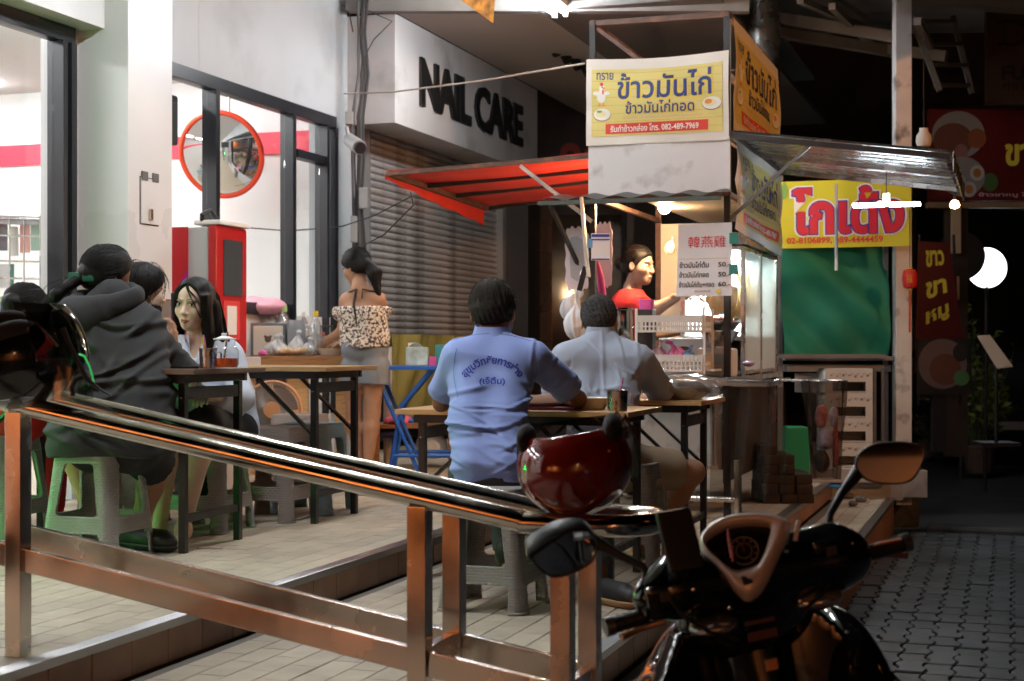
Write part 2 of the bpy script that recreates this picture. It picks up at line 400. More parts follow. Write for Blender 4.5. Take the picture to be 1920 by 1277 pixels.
o = bpy.data.objects.new('lamp_light', l); COL.objects.link(o); o.location = (7.25, 3.12, 5.1); o.rotation_euler = (P(9.2, -1.5, 3.0) - V(o.location)).to_track_quat('-Z', 'Y').to_euler()
# green neon sign on a stand beside the tables (its light falls on stools, hood and table legs)
g = thing('neon_sign', 'green neon tube sign on a low stand left of the dining tables', 'neon sign', (-3.15, 5.7, ZB))
MB().box((-3.15, 5.7, ZB + .02), (.3, .3, .04), bev=.01).build('base', m_black, g, True)
MB().box((-3.15, 5.7, ZB + .55), (.04, .5, 1.02), bev=.01).build('board', m_black, g, True)
for k in range(2):
    MB().tube([(-3.11, 5.5, ZB + .3 + k * .28), (-3.11, 5.9, ZB + .3 + k * .28)], .012).build('tube', glow('green_neon', (.03, 1, .12), 190), g, True)
# ================================================================== ground and floors
street = struct('street', MB().box((0, 30, ZG - .16), (160, 160, .2)), mat('asphalt', (.05, .05, .052), .75, var=.3, vs=1.5, bump=.5, bs=80, rv=.15))
m_grout = mat('grout', (.16, .14, .12), .9)
def fpx(p): return (960 + p.x * FPX / p.y, HOR + (CAMZ - p.z) * FPX / p.y) if p.y > .3 else (-9999, 0)
def lay(base, cells, me, m, pname, z0):
    """cells: (u,v,yaw,sx,sy,dz); the 300 that show largest become parts, the others one joined part"""
    vis = []
    for c in cells:
        p = P(c[0], c[1], z0); q = fpx(p); s = 1 if -40 < q[0] < 1960 and HOR < q[1] < 1330 else 0
        vis.append((-s, p.y if p.y > 0 else 99, c))
    vis.sort(key=lambda a: (a[0], a[1]))
    rot = YAW
    for _, _, c in vis[:300]:
        o = piece(pname, me, base, P(c[0], c[1], z0 + c[5]), (random.gauss(0, .0022), random.gauss(0, .003), rot + c[2]), (c[3], c[4], 1))
    vv = np.array([v.co[:] for v in me.vertices]); ff = [tuple(p.vertices) for p in me.polygons]; A = []; B = []; k = 0
    for _, _, c in vis[300:]:
        M = (Matrix.Translation(P(c[0], c[1], z0 + c[5])) @ Matrix.Rotation(rot + c[2], 4, 'Z') @ Matrix.Rotation(random.gauss(0, .003), 4, 'X') @ Matrix.Diagonal((c[3], c[4], 1, 1)))
        Mn = np.array(M); A.append(vv @ Mn[:3, :3].T + Mn[:3, 3]); B += [tuple(i + k for i in f) for f in ff]; k += len(vv)
    if A:
        me2 = bpy.data.meshes.new(pname + '_field'); me2.from_pydata([tuple(p) for p in np.concatenate(A)], [], B); me2.materials.append(m)
        o = bpy.data.objects.new(pname + '_field', me2); COL.objects.link(o); o.parent = base; o['kind'] = 'stuff'
def slab_mesh(name, w, l, h, m, bev=.0025):
    mb = MB(); x, y = w / 2, l / 2; b = bev
    vs = [(-x, -y, -h), (x, -y, -h), (x, y, -h), (-x, y, -h), (-x, -y, -b), (x, -y, -b), (x, y, -b), (-x, y, -b), (-x + b, -y + b, 0), (x - b, -y + b, 0), (x - b, y - b, 0), (-x + b, y - b, 0)]
    fs = [(8, 9, 10, 11)] + [(i, (i + 1) % 4, (i + 1) % 4 + 4, i + 4) for i in range(4)] + [(i + 4, (i + 1) % 4 + 4, (i + 1) % 4 + 8, i + 8) for i in range(4)]
    mb.add(vs, fs); me = mb.mesh(name, False); me.materials.append(m); return me
m_tile = piece_mat('floor_tile', (.45, .38, .29), .12, .5, pv=.09, stain=.5, dark=(.2, .165, .12), spec=.35)
m_riser = piece_mat('riser_tile', (.27, .15, .09), .15, .5, pv=.12, stain=.6, dark=(.08, .05, .035))
m_nose = mat('ribbed_aluminium', (.30, .30, .30), .3, .9, var=.08, vs=3)
def tiled(name, u0, u1, v0, v1, z, tw=.1, tl=.2):
    base = struct(name, MB().uvbox(u0, u1, v0, v1, z - .5, z - .0035), m_grout)
    me = slab_mesh('tile', tw - .003, tl - .003, .012, m_tile); cells = []
    nv = int((v1 - v0 + 1e-6) / tw)
    for i in range(nv):
        off = (i % 2) * tl / 2
        for j in range(int((u1 - u0) / tl) + 1):
            cells.append((u0 + (j + .5) * tl - off, v1 - (i + .5) * tw, 0, 1, 1, random.gauss(0, .0004)))
    lay(base, [c for c in cells if c[0] < u1], me, m_tile, 'tile', z); return base
UB0, UB1 = 2.2, 15.5
fB = tiled('dining_floor', UB0, UB1, -4.9, -2.5, ZB)
fA = tiled('lower_floor', UB0, UB1, -2.44, -1.295, ZA)
fS = tiled('bottom_step', UB0, 11.2, -1.22, -.86, ZS)
def nosing(parent, u0, u1, v, z, wd=.055):
    """ribbed metal edge strip along a step"""
    prof = [(-wd, -.004)]
    nr = 5
    for i in range(nr):
        a = -wd + wd * i / nr + .001; b = -wd + wd * (i + 1) / nr - .001; prof += [(a, .0035), (a + .0025, .005), (b - .0025, .005), (b, .0035), (b + .001, .0015)]
    prof += [(.0, .005), (.004, .003), (.004, -.022), (.0, -.022)]
    mb = MB(); vs = []; n = len(prof)
    for uu in (u0, u1): vs += [P(uu, v + a, z + b) for a, b in prof]
    mb.add(vs, [(i, i + 1, n + i + 1, n + i) for i in range(n - 1)]); mb.build('edge_strip', m_nose, parent, smooth=False)
def risers(parent, u0, u1, v, z0, z1, tl=.2, px=0):
    me = slab_mesh('riser_tile', tl - .003, z1 - z0 - .004, .01, m_riser); n = int((u1 - u0) / tl)
    for i in range(n):
        p = P(u0 + (i + .5) * tl, v, (z0 + z1) / 2)
        M = frame(p, D1 * -1, UP, D1.cross(UP)); o = piece('riser_tile', me, parent, p); o.matrix_local = frame(p, D1, UP, D1.cross(UP) * 1.0)
        o.location = p + D2 * random.gauss(0, .0006)
nosing(fB, UB0, UB1, -2.45, ZB); risers(fB, 2.6, 12.6, -2.452, ZA, ZB - .018)
nosing(fA, UB0, UB1, -1.235, ZA); risers(fA, 2.6, 12.6, -1.237, ZS, ZA - .018)
nosing(fS, UB0, 11.2, -.81, ZS); risers(fS, 4.6, 11.2, -.812, ZG, ZS - .018)
# street pavers, wavy long sides
m_pave = piece_mat('paver', (.038, .040, .045), .35, .5, pv=.3, vs=14, dark=(.022, .021, .02), bump=.9, stain=.85)
pw, pl = .115, .2
zz = [0, .010, .010, -.010, -.010, 0]; ts = [0, .12, .38, .62, .88, 1]
poly = [(pw / 2 - .004 + zz[i], -pl / 2 + .0035 + (pl - .007) * ts[i]) for i in range(6)] + [(-pw / 2 + .004 + zz[i], -pl / 2 + .0035 + (pl - .007) * ts[i]) for i in range(5, -1, -1)]
mb = MB(); n = len(poly); cx = [(x * .95, y * .965) for x, y in poly]
mb.add([(x, y, -.02) for x, y in poly] + [(x, y, -.004) for x, y in poly] + [(x, y, 0) for x, y in cx],
       [tuple(range(2 * n, 3 * n))] + [(i, (i + 1) % n, n + (i + 1) % n, n + i) for i in range(n)] + [(n + i, n + (i + 1) % n, 2 * n + (i + 1) % n, 2 * n + i) for i in range(n)])
pme = mb.mesh('paver', False); pme.materials.append(m_pave); cells = []
for i in range(-2, 46):
    for j in range(5, 56):
        u = j * pl + (0 if i % 2 else .0) + .01 * math.sin(i * .7); v = -.75 + i * pw
        if 6.9 < u < 7.9 and v > 1.0 and False: continue
        if (8.2 < u < 9.5 and .35 < v < 1.5): continue
        cells.append((u, v, random.gauss(0, .03), 1, 1, random.gauss(0, .003) + .004 * math.sin(u * 1.7 + v)))
paving = struct('pavement', MB().uvbox(.8, 11.25, -.9, 4.6, ZG - .09, ZG + .004), mat('joint_sand', (.028, .027, .026), .95))
lay(paving, cells, pme, m_pave, 'paver', ZG + .022)
mc = thing('utility_cover', 'dark concrete utility cover set in the pavers beyond the scooter grip', 'manhole cover', P(8.85, .92, ZG))
MB().uvbox(8.24, 9.46, .38, 1.46, ZG, ZG + .024, .008).build('slab', piece_mat('cover_concrete', (.11, .11, .115), .25, .7, bump=.9, stain=.7), mc, True)
MB().uvbox(8.75, 8.78, .38, 1.46, ZG + .02, ZG + .028).build('joint', mat('joint', (.03, .03, .03), .9), mc, True)
# crack / kerb with a dark line running away to the right
whole('road_kerb', 'low broken dark kerb line crossing the pavers beyond the scooter', 'kerb', MB().uvbox(11.25, 11.45, -.6, 7, ZG, ZG + .05, .02), mat('kerb_concrete', (.05, .05, .05), .9, var=.5, vs=5, bump=1, bs=15))
# ================================================================== convenience shop front
sf = thing('convenience_shop', 'brightly lit convenience shop with black framed windows and white walls', 'shop', P(8, -4.9, ZB))
VF = -4.9
def wall(name, u0, u1, v0, v1, z0, z1, m, par, bev=0.0): return MB().uvbox(u0, u1, v0, v1, z0, z1, bev).build(name, m, par, True)
wall('upper_wall', 7.512, 8.35, VF - .2, VF, 3.25, 4.75, m_wall, sf); wall('upper_wall', 8.353, 10.58, VF - .2, VF, 3.25, 4.75, m_wall, sf)
wall('fascia_panel', 2.0, 5.2, VF - .2, VF + .17, 3.245, 4.7, m_pan, sf, .004); wall('fascia_panel', 5.204, 7.2, VF - .2, VF + .17, 3.245, 4.7, m_pan, sf, .004)
wall('pillar_wall', 7.0, 7.2, VF - .2, VF, .66, 3.245, m_pan, sf)
wall('end_wall_strip', 10.32, 10.85, VF - .2, VF + .0, ZB, 3.25, m_wall, sf)
wall('lower_panel', 8.46, 10.32, VF - .08, VF + .01, ZB, 1.72, m_pan, sf, .003); wall('lower_panel', 7.512, 8.457, VF - .08, VF + .01, ZB, 1.1, m_pan, sf, .003)
for u0, u1 in ((2, 7.0), (7.512, 10.33)):
    wall('window_head', u0, u1, VF - .05, VF + .03, 3.155, 3.243, m_black, sf, .004)
for u, wd in ((6.95, .05), (6.87, .04), (8.5, .05), (9.58, .05), (9.64, .02), (10.13, .035), (10.28, .05)):
    wall('window_mullion', u - wd / 2, u + wd / 2, VF - .05, VF + (.055 if wd > .03 else .03), 1.0, 3.154, m_black, sf, .003)
wall('window_rail', 8.53, 9.55, VF - .05, VF + .04, 1.72, 1.8, m_black, sf, .003)
wall('window_rail', 9.66, 10.11, VF - .05, VF + .04, 2.86, 2.92, m_black, sf, .003)
wall('window_rail', 5.0, 6.84, VF - .05, VF + .04, 1.0, 1.08, m_black, sf, .003)
for u0, u1, z0 in ((2.0, 6.85, 1.08), (7.515, 8.47, 1.1), (8.53, 9.55, 1.8), (9.66, 10.11, 1.72)):
    MB().uvbox(u0, u1, VF - .016, VF - .008, z0, 3.15).build('window_pane', GLASS, sf, True)
# interior shell
m_in = mat('shop_white', (.82, .82, .8), .6)
wall('end_wall', 10.45, 10.55, -9.0, -5.1, ZB, 3.6, m_in, sf); wall('rear_wall', 1.0, 10.45, -9.1, -9.0, ZB, 3.6, m_in, sf)
wall('near_wall', .9, 1.0, -9.0, -4.95, ZB, 3.6, m_in, sf)
wall('ceiling', .9, 10.5, -9.0, -5.1, 3.6, 3.7, m_in, sf); wall('floor', .9, 10.5, -9, -4.98, ZB - .05, ZB + .005, mat('shop_floor', (.55, .47, .36), .3), sf)
wall('pink_stripe', 10.43, 10.447, -9.0, -5.1, 3.0, 3.17, mat('pink_stripe', (.75, .06, .1), .5), sf)
MB().uvbox(1.0, 10.3, -8.985, -8.97, 3.0, 3.17).build('pink_stripe', MATS['pink_stripe'], sf, True)
MB().uvbox(7.9, 8.36, -5.5, -5.05, 2.78, 3.1, .02).build('air_curtain', mat('dark_grey_box', (.05, .055, .055), .5), sf, True)
for i in range(5):
    u = 2.4 + i * 1.75
    for v in (-6.0, -7.8): MB().uvbox(u - .6, u + .6, v - .06, v + .06, 3.55, 3.59).build('ceiling_lamp', glow('shop_lamp', (.95, .98, 1), 60), sf, True)
MB().uvbox(10.40, 10.428, -5.98, -5.93, 1.95, 2.0).build('notice_dot', mat('gold_dot', (.6, .4, .1), .5), sf, True)
# lamps' glow strip cover on the fascia wall, hatch on the pillar
pil = thing('white_pillar', 'white clad pillar with a small hatch between the two windows', 'pillar', P(7.28, -4.74, ZB))
MB().uvbox(7.06, 7.51, -4.898, -4.58, 1.77, 5.0, .004).build('cladding', m_pan, pil, True)
MB().uvbox(7.065, 7.505, -4.898, -4.585, ZB, 1.765).build('stone_base', mat('grey_stone_tile', (.2, .185, .17), .3, var=.2, vs=8), pil, True)
# hatch on the side face: lies at v=-4.58, between x 262..296, y 335..425
def on_v(px, py, v):
    k = (px - 960) / FPX; d = v / (k * CU - SU); return at(px, py, d)
a, b = on_v(262, 420, -4.579), on_v(297, 337, -4.579)
ua, ub = a.dot(D1), b.dot(D1); za, zb = a.z, b.z
MB().uvbox(ua, ub, -4.58, -4.577, za, zb).build('hatch_gap', m_black, pil, True)
ht = MB().uvbox(ua + .006, ub - .006, -4.577, -4.573, za + .006, zb - .006).build('hatch', m_pan, pil, True)
MB().uvbox((ua + ub) / 2 - .015, (ua + ub) / 2 + .015, -4.573, -4.56, za + .03, za + .09, .003).build('lock', m_steel, ht, True)
for q in (ua + .04, ub - .04): MB().uvbox(q - .03, q + .03, -4.576, -4.568, zb - .02, zb + .03, .002).build('hinge', mat('dark_hinge', (.1, .1, .1), .5), ht, True)
# convex mirror in the shop
mp = at(415, 290, 11.2); t = thing('convex_mirror', 'round convex safety mirror with an orange red rim behind the shop window', 'mirror', mp)
nrm = V((-.16, -.93, -.30)).normalized(); ax = nrm.cross(UP).normalized(); ay = ax.cross(nrm) * -1
FM = frame(mp, ax, ay, nrm); Rm = .315
mb = MB(); prof = [(Rm * math.sin(a) / math.sin(.75), Rm / math.tan(.75) * 0 + Rm * .42 * (math.cos(a) - math.cos(.75)) / (1 - math.cos(.75))) for a in [.75 - .75 * i / 14 for i in range(15)]]
prof[-1] = (.0005, prof[-1][1]); mb.lathe(prof, (0, 0, 0), 40, FM).build('mirror_face', mat('mirror_silver', (.9, .9, .9), .03, 1), t, True)
MB().tube([FM @ V((Rm * math.cos(a), Rm * math.sin(a), 0)) for a in [2 * math.pi * i / 48 for i in range(48)]], .021, 12, closed=True).build('rim', mat('orange_rim', (.75, .06, .02), .4), t, True)
MB().cyl((0, 0, -.04), .3, .03, 30, m=FM).build('back_plate', mat('back_plate', (.5, .1, .05), .5), t, True)
MB().tube([FM @ V((0, 0, -.05)), mp + V((0, .3, .3)), mp + V((0, .3, .75))], .012).build('bracket', m_steel, t, True)
# shelves inside (seen through the left pane and in the mirror)
def shelf_unit(label, u0, u1, v0, v1, z1, cols):
    t = thing('shop_shelf', label, 'shelf', P((u0 + u1) / 2, (v0 + v1) / 2, ZB))
    MB().uvbox(u0, u1, v0 + (v1 - v0) * .45, v0 + (v1 - v0) * .5, ZB, z1).build('back_panel', m_whitem, t, True)
    rows = int((z1 - ZB) / .3)
    for r in range(rows): MB().uvbox(u0, u1, v0, v1, ZB + .15 + r * .3, ZB + .17 + r * .3).build('shelf_board', m_whitem, t, True)
    for k, c in enumerate(cols):
        mb = MB(); rs = random.Random(k)
        for r in range(rows):
            u = u0
            while u < u1 - .1:
                wd = rs.uniform(.05, .14)
                if rs.randrange(len(cols)) == k: mb.uvbox(u, u + wd * .9, v1 - .12, v1 - .02, ZB + .172 + r * .3, ZB + .172 + r * .3 + rs.uniform(.1, .24))
                u += wd
        mb.build('goods', mat('goods_%d' % k, c, .45), t, True, kind='stuff')
gc = [(.6, .1, .08), (.1, .25, .6), (.7, .6, .2), (.2, .5, .25), (.8, .8, .8)]
shelf_unit('white shop shelves of mixed goods seen through the left window', 3.0, 6.4, -7.4, -6.9, 2.0, gc)
shelf_unit('white shop shelves of mixed goods behind the pillar', 7.4, 9.6, -7.6, -7.1, 1.9, gc)
# wire magazine rack behind the left pane
t = thing('magazine_rack', 'grey wire rack with papers behind the left window pane', 'rack', at(45, 600, 8.9))
for py in (408, 440, 488, 520, 560, 600):
    MB().tube([at(-60, py, 8.9), at(78, py + 3, 8.9)], .006, 6).build('wire_shelf', m_steel, t, True)
for px in (-50, -10, 18, 45, 75):
    MB().tube([at(px, 405, 8.9), at(px, 720, 8.9)], .005, 6).build('wire_post', m_steel, t, True)
MB().bar(at(-60, 410, 8.92), at(79, 415, 8.92), .03, .05).build('shelf_edge', mat('rack_grey', (.3, .3, .3), .4), t, True)
for i, (x0, x1, y0, y1, c) in enumerate([(-4, 14, 420, 470, (.12, .12, .14)), (18, 34, 425, 480, (.6, .6, .55)), (38, 56, 418, 474, (.7, .35, .3)), (58, 74, 420, 470, (.35, .5, .4)), (-4, 20, 495, 540, (.7, .7, .7)), (20, 26, 495, 590, (.05, .2, .15)), (40, 60, 530, 575, (.6, .5, .5))]):
    MB().bar(at((x0 + x1) / 2, y1, 8.95), at((x0 + x1) / 2, y0, 8.95), (x1 - x0) * 8.95 / FPX, .01, up=(0, 1, 0)).build('paper', mat('paper_%d' % i, c, .5), t, True)
MB().uvbox(6.25, 6.45, -5.35, -5.25, ZB, 2.18).build('rack_side', mat('rack_side_grey', (.22, .22, .22), .5), t, True)
# ================================================================== nail shop
ns = thing('nail_shop', 'closed nail shop with a white sign block and a grey roller shutter', 'shop', P(12.4, -4.9, ZB))
m_block = mat('sign_block_white', (.47, .465, .46), .6, var=.08, vs=1.5, bump=.1, dirt=((.33, .32, .31), 2.2))
MB().uvbox(10.582, 14.2, -5.1, -4.5, 3.22, 4.06, .004).build('sign_block', m_block, ns, True)
vs, fs = text_geo('NAIL CARE', width=2.62, height=.40, bold=.035, extrude=.02, space=.92)
F2 = frame(P(12.38, -4.497, 3.62), D1, UP, D2)
mb = MB(); mb.arr(vs, fs, F2); mb.build('lettering', mat('black_letters', (.008, .008, .008), .5), ns, True, smooth=False)
m_slat = mat('shutter_steel', (.44, .42, .41), .42, .3, var=.14, vs=3, rv=.12, dirt=((.2, .17, .15), 4))
pitch = .056; prof = [(0, 0), (.010, .004), (.018, .014), (.020, .026), (.016, .038), (.006, .046), (0, .054)]
mb = MB(); vs = []
for uu in (10.87, 13.95): vs += [P(uu, -4.86 + a, b) for a, b in prof]
k = len(prof); mb.add(vs, [(i, i + 1, k + i + 1, k + i) for i in range(k - 1)]); sme = mb.mesh('slat'); sme.materials.append(m_slat)
z = 1.60; i = 0
while z < 3.2: piece('slat', sme, ns, tuple(XF[ns.name].inverted() @ V((0, 0, z)))); z += pitch
for o in ns.children:
    if o.name.startswith('slat'): pass
MB().uvbox(10.87, 13.95, -4.87, -4.83, 1.56, 1.60).build('bottom_bar', m_slat, ns, True)
MB().uvbox(13.95, 14.05, -4.9, -4.78, ZB, 3.22).build('guide_rail', mat('rail_grey', (.3, .29, .28), .4, .5), ns, True)
MB().uvbox(10.85, 10.872, -4.9, -4.83, ZB, 3.22).build('guide_rail', MATS['rail_grey'], ns, True)
MB().uvbox(10.9, 14.0, -5.4, -5.3, ZB, 3.2).build('inner_wall', mat('dark_inside', (.05, .045, .04), .8), ns, True)
MB().uvbox(14.05, 14.45, -5.0, -4.55, ZB, 3.22).build('dark_pillar', mat('dark_brown_clad', (.035, .028, .026), .35), ns, True)
mt = piece_mat('brown_pillar_tile', (.22, .13, .09), .2, .3, pv=.15)
mb = MB()
for kz in range(9): MB().uvbox(14.46, 14.9, -4.95, -4.56, ZB + kz * .3 + .003, ZB + kz * .3 + .297, .004).build('pillar_tile', mt, ns, True)
# sagging olive cloth and clutter under the shutter
def cloth(a, b, z0, z1, v, amp, n, seed):
    def f(s, q): u = a + (b - a) * s; return P(u, v + amp * math.sin(s * n + 2 * math.sin(q * 2 + seed)) * (1 - .3 * q) + .02 * math.sin(s * n * 2.7 + q * 5), z1 + (z0 - z1) * q)
    return f
mb = MB().sheet(cloth(10.95, 13.9, ZB + .25, 1.6, -4.74, .05, 26, 1), 120, 14, .004)
whole('tarpaulin', 'olive yellow tarpaulin hanging under the raised shutter', 'tarpaulin', mb, mat('olive_cloth', (.28, .21, .05), .7, var=.25, vs=4))
# ================================================================== canopy
m_beam = mat('canopy_beam', (.22, .21, .2), .5, var=.15, vs=3)
m_roof = mat('canopy_sheet', (.2, .19, .185), .6, var=.2, vs=2)
cn = thing('canopy', 'steel framed canopy roof over the dining floor', 'canopy', P(10, -3, 4.1))
MB().uvbox(2, 16, -4.88, -2.0, 4.32, 4.36).build('roof_sheet', mat('canopy_light', (.42, .41, .4), .7), cn, True)
MB().bar(at(652, 12, 11.45), at(1405, 12, 10.9), .1, .09).build('beam', m_beam, cn, True)
MB().bar(at(640, -8, 11.55), at(1405, 0, 11.2), .06, .05).build('beam', m_beam, cn, True)
# soffit over the nail shop
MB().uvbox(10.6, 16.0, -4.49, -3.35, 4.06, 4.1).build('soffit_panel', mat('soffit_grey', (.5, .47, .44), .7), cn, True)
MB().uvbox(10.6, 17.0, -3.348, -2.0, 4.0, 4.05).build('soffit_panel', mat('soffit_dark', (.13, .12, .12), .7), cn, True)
# rafters on the right
for a, b in (((1455, 33, 12.5), (1690, 72, 11.9)), ((1455, 66, 14), (1775, 106, 13)), ((1330, 38, 12.6), (1690, 100, 13.4))):
    MB().bar(at(*a), at(*b), .07, .09).build('rafter', m_beam, cn, True)
for a, b in (((1500, 0, 11), (1640, 60, 14)), ((1560, 12, 11), (1640, 90, 14)), ((1720, 40, 10), (1745, 88, 12))):
    MB().bar(at(*a), at(*b), .05, .05).build('purlin', m_beam, cn, True)
MB().add([at(1250, -60, 10.5), at(2000, -70, 8.4), at(2000, 60, 14.5), at(1300, 66, 15.5)], [(0, 1, 2, 3)]).build('roof_sheet', m_roof, cn, True)
# stepped white frame on the far right of the roof
fr = thing('white_ladder', 'white painted steel ladder frame under the roof at the right', 'ladder', at(1760, 130, 12))
pts = [(1708, 40), (1790, 40), (1728, 83), (1800, 83), (1745, 122), (1812, 122), (1755, 160), (1815, 160)]
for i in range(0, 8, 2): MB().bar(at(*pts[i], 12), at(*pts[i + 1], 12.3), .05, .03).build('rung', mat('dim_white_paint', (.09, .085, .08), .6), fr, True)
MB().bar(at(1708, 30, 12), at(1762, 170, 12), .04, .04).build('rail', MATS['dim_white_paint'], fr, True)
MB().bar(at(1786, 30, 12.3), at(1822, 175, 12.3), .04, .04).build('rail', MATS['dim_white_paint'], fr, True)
# round steel column
mb = MB().cyl(at(1433, 0, 11.8) * 1 - UP * 3.6, .122, 5.2, 32)
c0 = at(1433, 0, 11.8); mb = MB().cyl((c0.x, c0.y, ZA - .05), .122, 5.0, 32)
whole('steel_column', 'round dark metal column rising behind the food cart banner', 'column', mb, mat('column_metal', (.22, .22, .22), .28, .85, var=.3, vs=9, rv=.15), loc=(c0.x, c0.y, ZA - .05))
# square white column
wc = at(1691, 900, 10.9); t = thing('white_column', 'square white painted steel column with grime beside the green curtain', 'column', (wc.x, wc.y, ZS))
MB().box((wc.x, wc.y, 2.6), (.115, .115, 4.5), frame(V((0, 0, 0)), V((1, 0, 0)), V((0, 1, 0)), UP), bev=.005).build('shaft', mat('column_white', (.62, .61, .6), .5, var=.1, vs=5, dirt=((.12, .11, .1), 6)), t, True)
MB().box((wc.x, wc.y, 2.69), (.125, .125, .012)).build('band', m_black, t, True)
MB().box((wc.x, wc.y, ZS + .1), (.3, .28, .2), bev=.01).build('concrete_foot', m_conc, t, True)
# ================================================================== woven plastic stools
def stool_sdf(Q):
    x, y, z = Q[:, 0], Q[:, 1], Q[:, 2]
    hw = .172 - .042 * (z / .45) + .0035 * (z < .012)
    wall_t = .007
    def rsq(h, r): qx = np.abs(x) - h + r; qy = np.abs(y) - h + r; return np.hypot(np.maximum(qx, 0), np.maximum(qy, 0)) + np.minimum(np.maximum(qx, qy), 0) - r
    d = rsq(hw, .042)
    # woven relief: short horizontal strips between round ribs
    per = np.arctan2(y, x); s = np.where(np.abs(x) > np.abs(y), y, x) / .026; t = z / .0125
    row = np.floor(t); ph = s + .5 * (row % 2); wv = (np.abs(np.sin(np.pi * ph)) ** .5) * (np.abs(np.sin(np.pi * t)) ** .6)
    d = d - .0016 * wv * (z > .02) * (z < .425)
    shell = np.maximum(d, -(rsq(hw - wall_t, .036)))
    top = np.maximum(d, np.maximum(.442 - z, z - .452)); hole = .014 - np.hypot(x, y)
    top = np.maximum(top, hole)
    # openings on each side
    a = np.minimum(np.abs(x), np.abs(y))      # along-face coordinate
    o1h = .098 - .03 * (z - .17) / .2
    q1 = np.maximum(np.abs(a) - o1h + .02, 0); q2 = np.maximum(np.abs(z - .275) - .105 + .02, 0); o1 = np.hypot(q1, q2) + np.minimum(np.maximum(np.abs(a) - o1h + .02, np.abs(z - .275) - .085), 0) - .02
    q2 = np.maximum(z - .105 + .02, 0); q1 = np.maximum(np.abs(a) - .112 + .02, 0); o2 = np.hypot(q1, q2) + np.minimum(np.maximum(np.abs(a) - .112 + .02, z - .085), 0) - .02
    o = np.minimum(o1, o2); body = np.maximum(shell, -o)
    # smooth rim round the openings
    rim = np.maximum(np.maximum(d - .0015, -rsq(hw - .012, .03)), np.abs(o - .001) - .0028)
    d = np.minimum(np.minimum(body, rim), top)
    d = np.maximum(d, np.maximum(-z, z - .452)); return d
_sv, _sf = sdf_mesh(stool_sdf, (-.19, -.19, -.008), (.19, .19, .46), .0042)
_c = _sv[_sf].mean(1); _k = np.zeros(len(_sf), int)
_mid = np.minimum(np.abs(_c[:, 0]), np.abs(_c[:, 1])); _k[:] = 5
_k[(_c[:, 2] > .375)] = 0
_lg = (_c[:, 2] <= .375) & (_mid > .100 - .03 * np.clip((_c[:, 2] - .17) / .2, 0, 1)); _q = (_c[:, 0] > 0) * 1 + (_c[:, 1] > 0) * 2
_k[_lg] = 1 + _q[_lg]
_rest = (_k == 5); _side = np.where(np.abs(_c[:, 0]) > np.abs(_c[:, 1]), (_c[:, 0] > 0) * 1, 2 + (_c[:, 1] > 0)); _k[_rest] = 5 + _side[_rest]
def sub(v, f):
    u, inv = np.unique(f, return_inverse=True); return v[u], inv.reshape(f.shape)
def make_stool(label, m, loc, yaw, group='woven plastic stools'):
    t = thing('plastic_stool', label, 'stool', loc, yaw, group)
    for k in range(9):
        v, f = sub(_sv, _sf[_k == k]); fast_obj(['seat', 'leg', 'leg', 'leg', 'leg', 'brace', 'brace', 'brace', 'brace'][k], v, f, m, t)
    return t
def plast(n, c):
    """moulded plastic with a woven strip relief"""
    m = mat(n, c, .42, var=.12, vs=5, rv=.08); t = m.node_tree; L = t.links.new; N = t.nodes.new; b = t.nodes['Principled BSDF']
    tc = N('ShaderNodeTexCoord'); sp = N('ShaderNodeSeparateXYZ'); L(tc.outputs['Object'], sp.inputs[0]); ad = N('ShaderNodeMath'); L(sp.outputs[0], ad.inputs[0]); L(sp.outputs[1], ad.inputs[1])
    cb_ = N('ShaderNodeCombineXYZ'); L(ad.outputs[0], cb_.inputs[0]); L(sp.outputs[2], cb_.inputs[1])
    br = N('ShaderNodeTexBrick'); br.inputs['Scale'].default_value = 1; br.inputs['Brick Width'].default_value = .027; br.inputs['Row Height'].default_value = .0115; br.inputs['Mortar Size'].default_value = .0018; br.inputs['Mortar Smooth'].default_value = .6; L(cb_.outputs[0], br.inputs[0])
    bp = N('ShaderNodeBump'); bp.inputs['Strength'].default_value = .9; bp.inputs['Distance'].default_value = .005; bp.invert = True; L(br.outputs['Fac'], bp.inputs['Height']); L(bp.outputs[0], b.inputs['Normal']); return m
m_st = plast('grey_plastic', (.30, .29, .28)); m_stb = plast('brown_grey_plastic', (.26, .22, .20)); m_blue_st = plast('bluish_plastic', (.22, .32, .36))
ST0 = make_stool('grey woven plastic stool under the person in the dark hoodie', m_st, (-1.665, 6.02, ZB), YAW)
def stool(label, x, y, z, m=None, yaw=None):
    c = copy_tree(ST0); c['label'] = label; c.location = (x, y, z); c.rotation_euler = (0, 0, YAW if yaw is None else yaw)
    if m is not None:
        for ch in c.children:
            ch.data = MESHV[(m.name, ch.data.name)] if (m.name, ch.data.name) in MESHV else MESHV.setdefault((m.name, ch.data.name), ch.data.copy()); ch.data.materials[0] = m
    return c
MESHV = {}
stool('grey woven plastic stool under the man in the blue work shirt', -.066, 5.58, ZA)
stool('green lit woven plastic stool cut by the left edge of the photo', -2.27, 6.62, ZB)
stool('woven plastic stool under the long haired woman in the pale shirt', -1.40, 6.86, ZB)
stool('empty brown grey woven stool nearest the fan', -1.16, 7.28, ZB, m_stb)
stool('empty bluish plastic stool right of the first empty one, under the second table', -1.02, 7.62, ZB, m_blue_st)
stool('empty brown grey woven stool beside the standing woman', -1.22, 8.6, ZB, m_stb)
stool('grey woven stool under the man in the pale grey shirt', .53, 6.72, ZA)
stool('woven stool under the man wearing a black face mask', -1.86, 7.15, ZB, m_stb)
